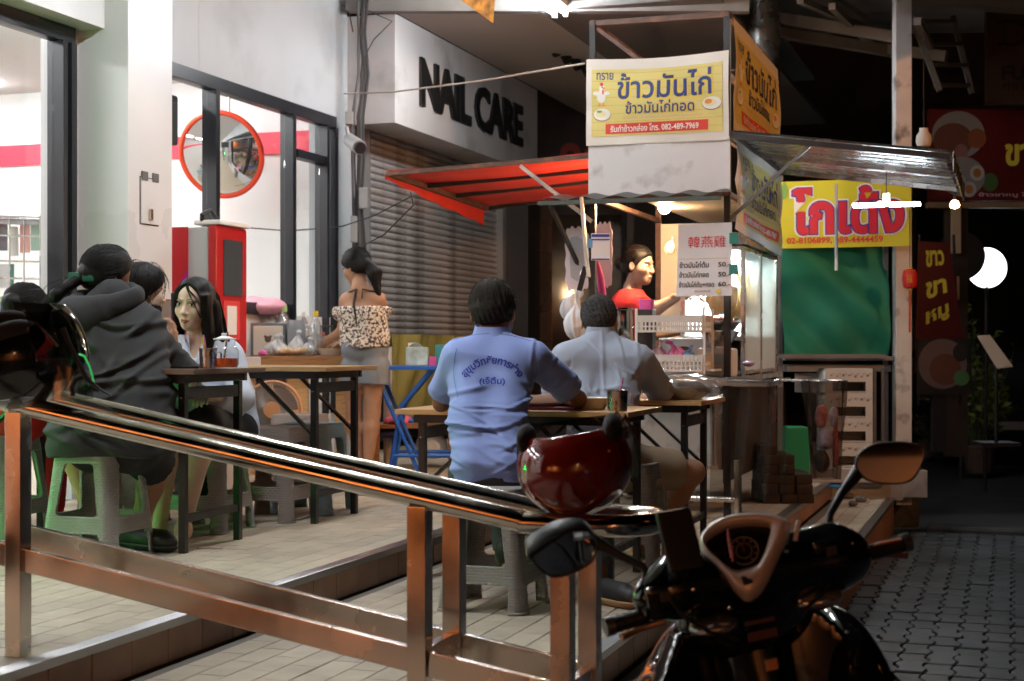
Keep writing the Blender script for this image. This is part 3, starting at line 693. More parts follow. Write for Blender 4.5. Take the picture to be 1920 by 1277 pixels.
# ================================================================== folding tables
m_tblk = mat('black_square_tube', (.012, .012, .012), .38, rv=.1, var=.3, vs=20)
def wood_top(n, c, rough=.35):
    return mat(n, c, rough, var=.22, vs=5, stretch=(1.2, 14, 14), bump=.05, bs=40, rv=.08, dirt=((c[0] * .35, c[1] * .3, c[2] * .3), 5))
m_wd = wood_top('pine_laminate', (.52, .31, .13)); m_wd2 = wood_top('dark_laminate', (.16, .10, .065)); m_wd3 = wood_top('worn_laminate', (.42, .26, .11))
def folding_table(label, fr, L, W, z0, H, m, inset=.09, yaw=YAW, ends=True):
    """fr = front right corner; runs L to the left (-local x) and W away (+local y)"""
    t = thing('folding_table', label, 'table', (fr[0], fr[1], z0), yaw, 'folding dining tables'); rs = random.Random(label)
    MB().box((-L / 2, W / 2, H - .011), (L, W, .022), bev=.003).build('table_top', m, t)
    f = MB()
    for x in (-inset, -L + inset): f.box((x, W / 2, H - .04), (.03, W - .08, .034))
    for y in (.05, W - .05): f.box((-L / 2, y, H - .04), (L - .14, .025, .034))
    f.build('under_frame', m_tblk, t)
    for x, s in ((-inset - .005, 1), (-L + inset + .005, -1)):
        for y in (.075, W - .075):
            lg = MB().box((x, y, (H - .058) / 2), (.03, .03, H - .058), bev=.002).build('leg', m_tblk, t)
            MB().cyl((x - .0, y - .018, H - .12), .007, .004, 10, m=None).build('bolt', m_steel, lg)
            MB().bar((x - s * .012, y, H - .32), (x - s * .3, y, H - .06), .012, .028, up=(0, 1, 0)).build('brace', m_tblk, t)
        MB().box((x, W / 2, .14), (.022, W - .18, .03)).build('stretcher', m_tblk, t)
        MB().box((x, W / 2, H - .1), (.022, W - .18, .05)).build('stretcher', m_tblk, t)
    return t
TA = folding_table('dark topped folding table the hooded person eats at', (-1.27, 5.97), 1.2, .6, ZB, .75, m_wd2)
TB = folding_table('worn wooden folding table behind it, right of the long haired woman', (-.87, 6.98), 1.2, .6, ZB, .745, m_wd3)
TC = folding_table('pine topped folding table of the man in the blue shirt', (.46, 5.9), 1.0, .6, ZA, .71, m_wd)
TD = folding_table('pine topped folding table by the cart with a plastic bag on it', (.87, 6.86), 1.1, .6, ZA, .72, m_wd)
# blue folding table
t = thing('blue_table', 'blue folding table with crossed blue legs by the shutter', 'table', at(760, 700, 9.9) * 1, 0); bt = at(755, 690, 9.8)
zt = bt.z; m_bl = mat('blue_enamel', (.02, .12, .5), .35)
x0, x1 = at(665, 690, 9.8).x, at(850, 690, 9.8).x
MB().box(((x0 + x1) / 2, 10.05, zt), (x1 - x0, .5, .025), bev=.006).build('table_top', m_bl, t, True)
for y in (9.85, 10.25):
    MB().tube([(x0 + .12, y, zt - .01), (x0 + .42, y + .02, ZB)], .014).build('leg', m_bl, t, True)
    MB().tube([(x0 + .5, y, zt - .01), (x0 + .30, y + .04, zt - .25), (x0 + .22, y + .04, ZB)], .014).build('leg', m_bl, t, True)
    MB().tube([(x0 + .35, y, ZB + .35), (x1 + .1, y, ZB + .35)], .012).build('cross_bar', m_bl, t, True)
    MB().tube([(x0 + .25, y, ZB + .12), (x1 + .1, y, ZB + .12)], .012).build('cross_bar', m_bl, t, True)
# ================================================================== stainless hand rail
m_rail = mat('polished_rail', (.66, .60, .54), .15, 1.0, rv=.09, var=.10, vs=9, bump=.015, bs=8)
m_railb = mat('brushed_post', (.66, .60, .54), .24, 1.0, rv=.12, var=.14, vs=5, bump=.03, bs=30)
rl = thing('hand_rail', 'double stainless steel hand rail sloping down in the foreground', 'hand rail', P(3.5, -1.4, ZA))
UN, UF = 3.42, 3.66
def rz(v): return 1.128 + (-1.388 - v) * .183      # top tube centre height
vE = -1.125
near = [P(UN, -3.6, rz(-3.6)), P(UN, vE, rz(vE))]
far = [P(UF, -3.6, rz(-3.6)), P(UF, vE - .02, rz(vE))]
MB().tube(near, .0265, 24).build('top_tube', m_rail, rl, True)
MB().tube(far, .0265, 24).build('top_tube', m_rail, rl, True)
ze = rz(vE) - .003; loop = [P(UN, vE, ze)]
for i in range(0, 19):
    a = -math.pi / 2 + math.pi * i / 18; loop.append(P((UN + UF) / 2 + .12 * math.sin(a), vE + .19 + .115 * math.cos(a), ze - .002))
loop.append(P(UF, vE, ze)); MB().tube(loop, .0265, 24).build('end_loop', m_rail, rl, True)
MB().tube([P(UN, vE - .004, rz(vE - .004)), P(UN, vE + .004, ze)], .0272, 24).build('weld_ring', m_rail, rl, True)
def post(u, v, z0=ZA): MB().bar(P(u, v, z0), P(u, v, rz(v) - .02), .05, .05, .003, up=D1).build('post', m_railb, rl, True)
for v in (-1.388, -1.02): post(UN, v); post(UF, v)
post(UN, -2.564, ZB); post(UF, -2.74, ZB)
def lz(v): return .725 + (-1.388 - v) * .172
for u, ve in ((UN, -3.6), (UF, -2.71)):
    MB().bar(P(u, ve, lz(ve) - .0), P(u, -1.388 - .026, lz(-1.41)), .026, .062, .003).build('lower_bar', m_railb, rl, True)
    MB().bar(P(u, -1.388 + .026, lz(-1.36)), P(u, -1.02 - .026, lz(-1.05)), .026, .062, .003).build('lower_bar', m_railb, rl, True)
MB().bar(P(UN + .026, -1.388, lz(-1.388)), P(UF - .026, -1.388, lz(-1.388)), .03, .06, .003).build('cross_bar', m_railb, rl, True)
MB().bar(P(UN + .026, -1.02, lz(-1.02)), P(UF - .026, -1.02, lz(-1.02)), .03, .06, .003).build('cross_bar', m_railb, rl, True)
# ================================================================== things on the tables
def cup(name, label, c, r, h, m, straws=(), grp=None):
    t = thing(name, label, 'cup', c, 0, grp)
    MB().lathe([(.002, .002), (r * .95, .002), (r, h), (r + .0025, h + .002), (r + .002, h), (r * .97, h - .001), (r * .92, .006), (.002, .006)], (0, 0, 0), 24).build('wall', m, t)
    MB().tube([(r * .98, 0, h * .8), (r * 1.45, -.0, h * .82), (r * 1.5, 0, h * .3), (r * .98, 0, h * .28)], .0035, 6).build('handle', m, t)
    for i, (a, col) in enumerate(straws):
        MB().tube([(0, 0, .01), (a[0], a[1], a[2])], .0035, 8).build('straw', mat('straw_%s%d' % (name, i), col, .4), t)
    return t
m_cup = mat('dull_steel_cup', (.42, .41, .4), .3, 1.0, rv=.12, var=.1, vs=30)
cA = on(385, 687, 1.41); ztA = ZB + .75; ztC = ZA + .71
cup('steel_cup', 'steel cup with pink and yellow straws beside the chilli jar', V((-1.245, 6.12, ztA)), .036, .082, m_cup, (((-.01, -.03, .125), (.8, .25, .55)), ((-.022, -.02, .13), (.85, .7, .05))))
cup('steel_cup', 'steel cup with a pink straw at the right end of the blue shirted man’s table'.replace('’', ''), V((.425, 6.02, ztC)), .042, .083, m_cup, (((.022, -.01, .135), (.85, .3, .5)),))
# jar of chilli sauce
jc = V((-1.185, 6.16, ztA)); t = thing('sauce_jar', 'ribbed glass jar of orange chilli sauce with a white lid', 'jar', jc)
rb = [(.003, .003), (.05, .003), (.056, .015)] + [(.0565 + (.0018 if i % 2 else 0), .015 + i * .006) for i in range(10)] + [(.05, .086), (.043, .092), (.043, .125)]
MB().lathe(rb, n=32).build('glass_body', glass_mat('jar_glass', (.96, .98, .97), .03, .09), t)
MB().lathe([(.003, .005), (.049, .005), (.0535, .016), (.0535, .042), (.003, .042)], n=28).build('sauce', mat('chilli_sauce', (.75, .10, .01), .25), t)
MB().lathe([(.003, .146), (.012, .146), (.014, .140), (.012, .135), (.034, .126), (.047, .124), (.047, .119), (.003, .119)], n=28).build('lid', mat('white_lid', (.8, .82, .82), .35), t)
MB().tube([(-.005, 0, .02), (.014, -.01, .15)], .004, 8).build('spoon', m_cup, t)
mb = MB().box((0, 0, .006), (.11, .05, .010), bev=.003); t = mb.build('phone', mat('phone_black', (.01, .01, .01), .15)); t.location = (-1.33, 6.06, ztA); t.rotation_euler = (0, 0, .3); tag(t, 'black phone lying on the dark table near the straw cup', 'phone')
# bowls, tray on blue man's table
t = whole('rice_bowl', 'white bowl between the blue shirted man and the steel cup', 'bowl', MB().lathe([(.002, .002), (.04, .002), (.075, .05), (.078, .05), (.045, 0), (.002, 0)], (.335, 6.16, ztC), 28), mat('cream_bowl', (.75, .66, .55), .3))
t = thing('serving_tray', 'maroon tray with a white plate in front of the man in blue', 'tray', (.13, 6.22, ztC), YAW)
MB().box((0, 0, .008), (.34, .24, .012), bev=.004).build('tray_base', mat('maroon', (.2, .02, .04), .4), t)
MB().lathe([(.002, .016), (.08, .016), (.115, .03), (.117, .031), (.08, .019), (.002, .019)], (0, .0, 0), 28).build('plate', mat('white_plate', (.8, .8, .8), .25), t)
def lump(name, label, cat, c, r, m, seed, grp=None, h=.006, nz=.25, sc=30):
    rs = np.random.RandomState(seed); mr = min(r); K = [(rs.randn(3) / np.array(r) * .9, rs.uniform(0, 6)) for _ in range(5)]
    def f(Q):
        d = ell(Q, (0, 0, r[2] * .9), r); o = sum(np.sin(Q @ k + p) for k, p in K); return d - mr * (min(.2, .09 * nz / .25) * o if nz > .3 else .04 * o) - nz * mr * (folds(Q, sc, seed) - .3)
    v, fc = sdf_mesh(lambda Q: np.maximum(f(Q), -Q[:, 2] + .001), (-r[0] * 2 - .02, -r[1] * 2 - .02, -.01), (r[0] * 2 + .02, r[1] * 2 + .02, r[2] * 3.2 + .02), h)
    o = fast_obj(name, v, fc, m); o.location = c; return tag(o, label, cat, grp)
def sack(name, label, c, r, m, seed, lean=(.01, 0)):
    """a limp bag gathered to a knot at the top"""
    def f(Q):
        d = sm(ell(Q, (0, 0, r[2] * .75), (r[0], r[1], r[2] * .75)), cap(Q, (0, 0, r[2] * 1.1), (lean[0], lean[1], r[2] * 2.1), r[0] * .5, r[0] * .10), .03)
        d = sm(d, ell(Q, (lean[0] * 1.4, lean[1], r[2] * 2.3), (r[0] * .38, r[1] * .25, r[2] * .25)), .01)
        th = np.arctan2(Q[:, 1], Q[:, 0]); return d - r[0] * (.11 * np.sin(th * 5 + 9 * Q[:, 2] / r[2] * .3 + seed) + .07 * np.sin(th * 9 + seed * 2 + Q[:, 2] * 20)) - .32 * r[0] * (folds(Q, 1.6 / r[0], seed) - .3)
    v, fc = sdf_mesh(lambda Q: np.maximum(f(Q), -Q[:, 2] + .001), (-r[0] * 2.2, -r[1] * 2.4, -.01), (r[0] * 2.2, r[1] * 2.4, r[2] * 3.2), .006)
    o = fast_obj(name, v, fc, m); o.location = c; return tag(o, label, 'plastic bag')
m_bag = glass_mat('clear_plastic', (.85, .85, .85), .12, .22, .12)
def milky(n, c, d=.6): return glass_mat(n, c, .2, .12, d)
m_bagw = milky('milky_plastic', (.8, .8, .8), .55)
b0 = V((.80, 7.05, ZA + .72)); lump('food_packet', 'clear bag of dark goods on the table beside the cart', 'bag', b0, (.14, .1, .05), mat('dark_food', (.10, .06, .04), .35, var=.5, vs=30), 3)
lump('plastic_wrap', 'crinkled clear plastic wrap over the dark goods by the cart', 'plastic bag', b0 + V((0, -.01, 0)), (.165, .13, .066), m_bag, 5, nz=.5, sc=45)
# ================================================================== people
SKIN = {}
def skin_m(n, c): return mat(n, c, .58, spec=.35, var=.08, vs=20, bump=.06, bs=150, sss=.08, rv=.08)
sk_fair = skin_m('fair_skin', (.70, .50, .38)); sk_mid = skin_m('tan_skin', (.40, .21, .125)); sk_dark = skin_m('brown_skin', (.22, .105, .06))
m_hair = mat('black_hair', (.006, .0045, .004), .5, spec=.2, var=.5, vs=30, stretch=(6, 6, .6), bump=.35, bs=90)
m_hairg = mat('greying_hair', (.022, .017, .014), .7, spec=.15, var=.7, vs=60, stretch=(3, 3, 1), bump=.4, bs=160)
m_hairgg = mat('grey_cropped_hair', (.04, .038, .036), .85, spec=.1, var=.7, vs=90, bump=.5, bs=220)
m_eye = mat('eye_white', (.75, .74, .72), .15); m_iris = mat('iris', (.03, .015, .008), .1); m_lip = mat('lip', (.42, .14, .12), .4); m_brow = mat('brow', (.02, .015, .012), .7)
def rot_from(fwd, up=(0, 0, 1)):
    f = V(fwd).normalized(); u = V(up); r = f.cross(u).normalized(); u2 = r.cross(f)
    return np.array([[r.x, f.x, u2.x], [r.y, f.y, u2.y], [r.z, f.z, u2.z]])
def head_sdf(Q, c, M, female=False, face=True, s=1.0):
    q = ((Q - c) @ M) / s; x, y, z = q[:, 0], q[:, 1], q[:, 2]; ax = np.abs(x); qa = np.stack([ax, y, z], 1)
    d = ell(q, (0, -.012, .035), (.076, .096, .088))
    jw = .056 if female else .062
    d = sm(d, ell(q, (0, .022, -.045), (jw, .066, .068)), .03)
    d = sm(d, ell(q, (0, .058, -.088), (.024, .022, .02)), .025)
    if face:
        d = sm(d, ell(qa, (.04, .055, -.02), (.024, .028, .028)), .02)
        d = sm(d, cap(q, (0, .079, .012), (0, .099, -.028), .006, .0115), .010)
        d = sm(d, ell(qa, (.011, .092, -.032), (.008, .010, .007)), .005)
        d = smx(d, -ell(qa, (.032, .094, .010), (.017, .014, .010)), .012)
        d = sm(d, cap(qa, (.016, .083, .030), (.046, .073, .028), .006, .004), .010)
        d = sm(d, ell(q, (0, .078, -.060), (.021, .016, .0065)), .006)
        d = sm(d, ell(q, (0, .075, -.073), (.017, .015, .0065)), .006)
        d = smx(d, -cap(q, (-.02, .092, -.0665), (.02, .092, -.0665), .0022), .003)
    e = ell(qa, (.079, -.005, 0), (.009, .019, .031)); e = smx(e, -ell(qa, (.088, .002, .003), (.006, .011, .018)), .005)
    return sm(d, e, .008) * s
def hand_prims(w, d, pn, curl=.5, side=1, spread=.35, s=1.0):
    """w wrist, d direction to the fingertips, pn palm normal (the way the fingers curl)"""
    d = V(d).normalized(); pn = V(pn); pn = (pn - d * pn.dot(d)).normalized(); a = d.cross(pn) * side; w = V(w); out = []
    out.append(('b', w + d * .045 * s, d, a, pn)); L = [(-.030, .072, .0078), (-.010, .082, .0082), (.011, .077, .0078), (.030, .060, .0070)]
    for off, ln, r in L:
        p = w + d * .085 * s + a * off * s; dr = (d + a * off * spread * 8 * .3).normalized()
        for i, fr in enumerate((.45, .3, .25)):
            an = curl * (i + .4) * .75; dd = (dr * math.cos(an) + pn * math.sin(an)); q = p + dd * ln * fr * s
            out.append(('c', p, q, r * s * (1 - .08 * i), r * s * (1 - .08 * (i + 1)))); p = q
    p = w + d * .03 * s - a * .034 * s; tq = p + (d * .7 - a * .6 + pn * .25).normalized() * .04 * s
    out.append(('c', p, tq, .0115 * s, .0095 * s)); out.append(('c', tq, tq + (d * .9 - a * .15 + pn * .35).normalized() * .032 * s, .0095 * s, .0075 * s)); return out
def hand_mesh(w, d, pn, **k):
    pr = hand_prims(w, d, pn, **k); s = k.get('s', 1.0)
    def f(Q):
        b = pr[0]; M = np.array([[b[3].x, b[2].x, b[4].x], [b[3].y, b[2].y, b[4].y], [b[3].z, b[2].z, b[4].z]])
        o = rbox(Q, np.array(b[1]), (.040 * s, .045 * s, .014 * s), .012 * s, M); o = sm(o, cap(Q, np.array(w) - np.array(V(d).normalized()) * .03, np.array(b[1]), .024 * s, .02 * s), .02)
        for q in pr[1:]: o = sm(o, cap(Q, np.array(q[1]), np.array(q[2]), q[3], q[4]), .005)
        return o
    c = np.array(w); return sdf_mesh(f, c - .2, c + .2, .0045)
def torso(Q, J, g=0.0, k=.05, wd=1.0, belly=.0):
    n, c, wst, p = (np.array(J[x]) for x in ('neck', 'chest', 'waist', 'pelvis')); sl, sr = np.array(J['sL']), np.array(J['sR']); ax = (sr - sl); W = np.linalg.norm(ax); ax = ax / W
    hx = np.array(J['hR']) - np.array(J['hL']); hx = hx / np.linalg.norm(hx)
    d = cap(Q, sl + ax * .035, sr - ax * .035, .062 + g)
    for s in (-1, 1):
        d = sm(d, cap(Q, c + ax * s * W * .23, wst + (ax + hx) * .5 * s * .075 * wd, .108 * wd ** .5 + g, .095 * wd + g), k)
        d = sm(d, cap(Q, wst + (ax + hx) * .5 * s * .07 * wd, p + hx * s * .07 * wd, .098 * wd + g, .112 * wd + g), k)
        d = sm(d, cap(Q, (sl if s < 0 else sr) - ax * s * .02, n + (0, 0, .02), .05 + g, .048 + g), k)
    if belly: d = sm(d, ell(Q, wst + np.array([0, .06, 0]), (.13, .12, .13)) - g, .05)
    return d
def arm(Q, J, s, g=0.0, up=.052, lo=.040, wr=.027): 
    S, E, W = (np.array(J[x + s]) for x in 'sew'); return sm(cap(Q, S, E, up + g, lo + g), cap(Q, E, W, lo + g, wr + g), .02)
def leg(Q, J, s, g=0.0, th=.082, kn=.055, an=.036):
    H, K, A = (np.array(J[x + s]) for x in ('h', 'k', 'a')); m = K + (A - K) * .3
    return sm(sm(cap(Q, H, K, th + g, kn + g), cap(Q, K, m, kn + g, kn + g), .03), cap(Q, m, A, kn + .002 + g, an + g), .03)
def bounds(*ps, pad=.15):
    a = np.array([np.array(p) for p in ps], float); return a.min(0) - pad, a.max(0) + pad
def person(label, loc, yaw, J, skin, fwd=(0, 1, 0), hup=(0, 0, 1), female=False, face=True, hands=None, feet=True, hs=1.0, ash=1.0, gaze=None, legs=True):
    t = thing('person', label, 'person', loc, yaw); J = {k: A3(*v) for k, v in J.items()}; HM = rot_from(fwd, hup); hc = J['head']; parts = []
    nk = J['neck']
    def body(Q):
        d = torso(Q, J, -.012, wd=ash); d = sm(d, cap(Q, nk - (0, 0, .03), hc - (0, 0, .05) + HM @ A3(0, -.02, 0), .052 * hs, .048 * hs), .03)
        for s in 'LR':
            d = sm(d, arm(Q, J, s, up=.048 * ash, lo=.038 * ash, wr=.026), .03)
            if legs: d = sm(d, leg(Q, J, s, -.004), .03)
        return d
    pts = [v for k, v in J.items() if k != 'head' and (legs or k[0] not in 'ka')]
    parts.append(sdf_mesh(body, *bounds(*pts, pad=.14), .011))
    parts.append(sdf_mesh(lambda Q: head_sdf(Q, hc, HM, female, face, hs), hc - .16, hc + .16, .0035))
    for s in 'LR':
        hd = (hands or {}).get(s)
        if hd is None: dv = J['w' + s] - J['e' + s]; hd = dict(d=tuple(dv), pn=(0, 0, -1), curl=.7)
        parts.append(hand_mesh(J['w' + s], hd['d'], hd['pn'], curl=hd.get('curl', .6), side=1 if s == 'L' else -1, s=hd.get('s', .95)))
        if legs and feet:
            a = J['a' + s]; tt = J['t' + s]; parts.append(sdf_mesh(lambda Q: sm(sm(cap(Q, a, a + (tt - a) * .25, .036, .036), cap(Q, a + (tt - a) * .2 - (0, 0, .02), tt, .034, .022), .03), ell(Q, a - (0, 0, .04) - (tt - a) * .15, (.032, .032, .03)), .02), *bounds(a, tt, pad=.09), .007))
    v, f = merge(parts); b = fast_obj('body', v, f, skin, t); t['_'] = 0; del t['_']
    Hm = lambda x, y, z: V(hc + HM @ (A3(x, y, z) * hs))
    if face:
        for s in (-1, 1):
            e = MB(); cc = Hm(s * .032, .078, .009); Fm = frame(cc, V(HM[:, 0]), V(HM[:, 1]), V(HM[:, 2]))
            pr = [(.0135 * hs * math.sin(a), .0135 * hs * math.cos(a)) for a in [math.pi * i / 10 for i in range(11)]]; pr[0] = (.0002, pr[0][1]); pr[-1] = (.0002, pr[-1][1])
            e.lathe(pr, (0, 0, 0), 16, Fm @ Matrix.Diagonal((1.05, .8, .52, 1))); eo = e.build('eye', m_eye, t)
            gz = V(gaze) if gaze is not None else V(HM[:, 1]); gz.normalize(); ic = cc + gz * .0105 * hs
            gx = gz.cross(UP).normalized(); MB().lathe([(.0002, .0012), (.0058 * hs, 0), (.0058 * hs, -.003)], (0, 0, 0), 14, frame(ic, gx, gx.cross(gz), gz)).build('iris', m_iris, eo)
            MB().tube([Hm(s * .017, .0955, .0155), Hm(s * .032, .0945, .0185), Hm(s * .0475, .081, .0140)], [.0012, .0020, .0010], 6).build('eyelid', m_brow, t)
            MB().tube([Hm(s * .015, .097, .033), Hm(s * .032, .093, .0365), Hm(s * .049, .081, .031)], [.0014, .0021, .0008], 6).build('eyebrow', m_brow, t)
        MB().tube([Hm(-.021, .083, -.065), Hm(-.008, .0935, -.0605), Hm(0, .094, -.0622), Hm(.008, .0935, -.0605), Hm(.021, .083, -.065)], [.0015, .0038, .0032, .0038, .0015], 8).build('lip', m_lip, t)
        MB().tube([Hm(-.018, .084, -.068), Hm(0, .091, -.073), Hm(.018, .084, -.068)], [.0015, .0048, .0015], 8).build('lip', m_lip, t)
    return t, J, HM, Hm
def garment(t, name, fn, bnd, m, h=.009, amp=.012, fs=14, seed=1, label=None, dirs=4, smooth=True):
    def g(Q): return fn(Q) - amp * (folds(Q, fs, seed, dirs) - .3)
    v, f = sdf_mesh(g, bnd[0], bnd[1], h); return fast_obj(name, v, f, m, t, label=label)
def hair_cap(t, J, HM, m, inf=.014, front=.05, low=-.03, amp=.004, sc=80, hs=1.0, h=.005, extra=None, pad=.17, name='hair', side=.02, short=False):
    hc = J['head']
    def g(Q):
        q = ((Q - hc) @ HM) / hs; ax = np.abs(q[:, 0])
        d = ell(q, (0, -.014, .037), (.077 + inf, .098 + inf, .089 + inf))
        d = sm(d, ell(q, (0, -.05, -.01), (.066 + inf * .6, .055 + inf * .7, .07)), .03)
        cut = np.maximum(q[:, 1] - front + .35 * np.maximum(0, .055 - q[:, 2]) , -1)     # hairline recedes downwards
        hl = q[:, 1] - (front + .9 * (q[:, 2] - .055)); hl = np.where(q[:, 2] > .10, -.02, hl)
        if short:
            d = d + inf * 1.5 * np.clip((low + .055 - q[:, 2]) / .055, 0, 1) * (q[:, 1] < .05) + .0015 * np.sin(q[:, 0] * 300 + q[:, 2] * 90)
            d = smx(d, -ell(np.stack([ax, q[:, 1], q[:, 2]], 1), (.090, .004, -.004), (.020, .026, .040)), .006)
        d = smx(d, hl, .012); d = smx(d, low - q[:, 2] + .0 * ax, .01)
        d = d * hs
        if extra is not None: d = sm(d, extra(Q, q), .02)
        st = np.sin(q[:, 0] * sc * 2.2 + 3 * np.sin(q[:, 2] * 14)) + np.sin((q[:, 1] + q[:, 0] * .5) * sc * 1.7 + 2 * np.sin(q[:, 2] * 17))
        return d - amp * .25 * st
    c = hc; return sdf_mesh(g, c - pad, c + pad, h), g
def strands(path_fn, n, r=.0016, seg=9, seed=3, sides=4):
    rs = random.Random(seed); mb = MB()
    for i in range(n):
        pts = path_fn(rs, i, n); mb.tube(pts, [r * (1 - .5 * k / len(pts)) for k in range(len(pts))], sides, caps=False)
    return mb
def flow(Hm, n, seed, end, inf=.016, r=.0013, mode='back', low=-.06, lift=.03, fr=.07):
    """strands combed over the skull: from the hairline to a knot ('back') or from the crown down ('down')"""
    rs = random.Random(seed); mb = MB(); C = V((0, -.014, .037)); Rr = V((.077 + inf, .098 + inf, .089 + inf)); e = (V(end) - C); e = V((e.x / Rr.x, e.y / Rr.y, e.z / Rr.z)).normalized()
    for i in range(n):
        a = rs.uniform(-math.pi, math.pi); zz_ = rs.uniform(-.55, .95); s0 = V((math.sin(a) * math.sqrt(1 - zz_ * zz_), math.cos(a) * math.sqrt(1 - zz_ * zz_), zz_))
        if s0.y * Rr.y > fr - .02 + .9 * (s0.z * Rr.z + .037 - .055) and s0.z < .8: continue
        sc = 1 + rs.uniform(0, lift); pts = []
        if mode == 'back': K = 7; path = [s0.lerp(e, k / (K - 1)) for k in range(K)]
        else:
            K = 5; dn = V((s0.x * .5, s0.y * .5, s0.z - rs.uniform(.5, .9))) + V((rs.gauss(0, .1), rs.gauss(0, .1), 0)); path = [s0.lerp(dn, k / (K - 1)) for k in range(K)]
        for k, d in enumerate(path):
            d = d.normalized(); q = C + V((d.x * Rr.x, d.y * Rr.y, d.z * Rr.z)) * (sc + (.035 * k / K * rs.random() if mode == 'down' else 0))
            if q.z < low - .01: q.z = low - .01
            pts.append(Hm(*q))
        mb.tube(pts, [r * (1 - .12 * k) for k in range(len(pts))], 4, caps=False)
    return mb
def collar(t, J, m, r=.062, hgt=.034, op=2.75):
    n = V(J['neck']) + V((0, .004, .043))
    def f(a, b):
        th = -math.pi / 2 + (a - .5) * 2 * op; rr = r + .004 + .016 * b ** 1.5 + .003 * math.sin(a * 25); return n + V((rr * math.cos(th), rr * math.sin(th) * .95, hgt * (1 - b) - .012 * b + .014 * (.5 + .5 * math.sin(th)) ))
    MB().sheet(f, 48, 6, .003).build('collar', m, t)
def hair_obj(t, parts, mb, m):
    o = MB()
    for v, f in parts: o.arr(v, f)
    if mb is not None: o.add(mb.v, mb.f)
    return o.build('hair', m, t, ang=80)
def fab(n, c, var=.06, rough=.85, bump=.15, bs=220, **k): return mat(n, c, rough, var=var, vs=10, bump=bump, bs=bs, **k)
def bend(Q, p, axis_n): return plane(Q, p, axis_n)
def creases(Q, seed, x0, x1, z0, z1, n=14, slope=.25, ln=.16, w=.006, a=.007, sg=1):
    rs = np.random.RandomState(seed); o = np.zeros(len(Q))
    for i in range(n):
        cx, cz = rs.uniform(x0, x1), rs.uniform(z0, z1); t_ = rs.normal(0, slope) + slope * sg * (1 if cx > (x0 + x1) / 2 else -1) * .6; L_ = ln * rs.uniform(.5, 1.2); dx, dz = np.cos(t_), np.sin(t_)
        u = (Q[:, 0] - cx) * dx + (Q[:, 2] - cz) * dz; q = -(Q[:, 0] - cx) * dz + (Q[:, 2] - cz) * dx - .25 * u * u / L_ * rs.normal(0, 1)
        ww = w * rs.uniform(.7, 1.6); o += a * rs.uniform(.5, 1) * np.exp(-(q / ww) ** 2 - (u / L_ * 1.6) ** 4) - a * .5 * np.exp(-((q + 2 * ww) / (ww * 1.5)) ** 2 - (u / L_ * 1.6) ** 4)
    return o
# ------------------------------------------------------------------ man in the blue work shirt
ox, oy = -.066, 5.58
def L3(px, py, d, o): q = at(px, py, d); return (q.x - o[0], q.y - o[1], q.z - o[2])
O = (ox, oy, ZA)
J = dict(head=L3(925, 590, 6.06, O), neck=L3(922, 650, 5.98, O), chest=L3(920, 700, 5.92, O), waist=L3(916, 800, 5.76, O), pelvis=L3(918, 880, 5.64, O),
         sL=L3(858, 672, 5.93, O), sR=L3(1002, 672, 5.93, O), eL=L3(827, 757, 6.08, O), eR=L3(1085, 748, 6.10, O), wL=L3(880, 745, 6.32, O), wR=L3(1000, 752, 6.32, O),
         hL=L3(895, 893, 5.66, O), hR=L3(948, 893, 5.66, O), kL=(.02, .30, .50), kR=(.33, .22, .49), aL=(.06, .05, .14), aR=(.40, .10, .10), tL=(.05, .20, .035), tR=(.48, -.02, .035))
t, J, HM, Hm = person('man seated with his back to us in a blue work shirt with Thai print', O, 0, J, sk_dark, fwd=(.22, .9, -.3), hup=(0, .2, 1), ash=.82, feet=False, hs=1.07)
m_bshirt = fab('blue_twill', (.22, .29, .58), .05, sheen=.1)
def shirt(Q):
    d = torso(Q, J, .014, wd=.80)
    for s in 'LR':
        S, E = J['s' + s], J['e' + s]; c = S + (E - S) * .80; n = (E - S); a = np.maximum(cap(Q, S, E, .070, .074), plane(Q, c, n)); d = sm(d, a, .035)
    d = sm(d, cap(Q, J['neck'] - (0, .0, -.01), J['neck'] + A3(0, .01, .03), .066, .062), .02)
    d = np.maximum(d, plane(Q, J['neck'] + A3(0, .0, .052), (0, .35, 1)))
    return np.maximum(d, -Q[:, 2] + .43)
bd = bounds(*[J[k] for k in ('neck', 'sL', 'sR', 'eL', 'eR', 'pelvis')], pad=.2)
def low_folds(Q, seed, z0, z1):
    w = np.clip((z1 - Q[:, 2]) / (z1 - z0), 0, 1); q = Q * A3(.55, .55, 1.5); return w * (folds(q, 19, seed, 5) - .2)
shirt_o = garment(t, 'shirt', lambda Q: shirt(Q) - .034 * low_folds(Q, 8, .55, .88) - creases(Q, 4, -.2, .22, .46, .82, 26) - creases(Q, 5, .1, .3, .72, .98, 8, .8, .1), bd, m_bshirt, h=.0062, amp=.022, fs=13, seed=21)
m_trs = fab('dark_grey_trousers', (.05, .05, .052))
def trousers(Q):
    d = cap(Q, J['hL'], J['hR'], .105)
    for s in 'LR': d = sm(d, np.maximum(leg(Q, J, s, .02), plane(Q, J['a' + s] + A3(0, 0, .05), (0, 0, -1))), .03)
    return d
garment(t, 'trousers', trousers, bounds(J['hL'], J['hR'], J['kL'], J['kR'], J['aL'], J['aR'], pad=.15), m_trs, h=.01, amp=.012, fs=16, seed=4)
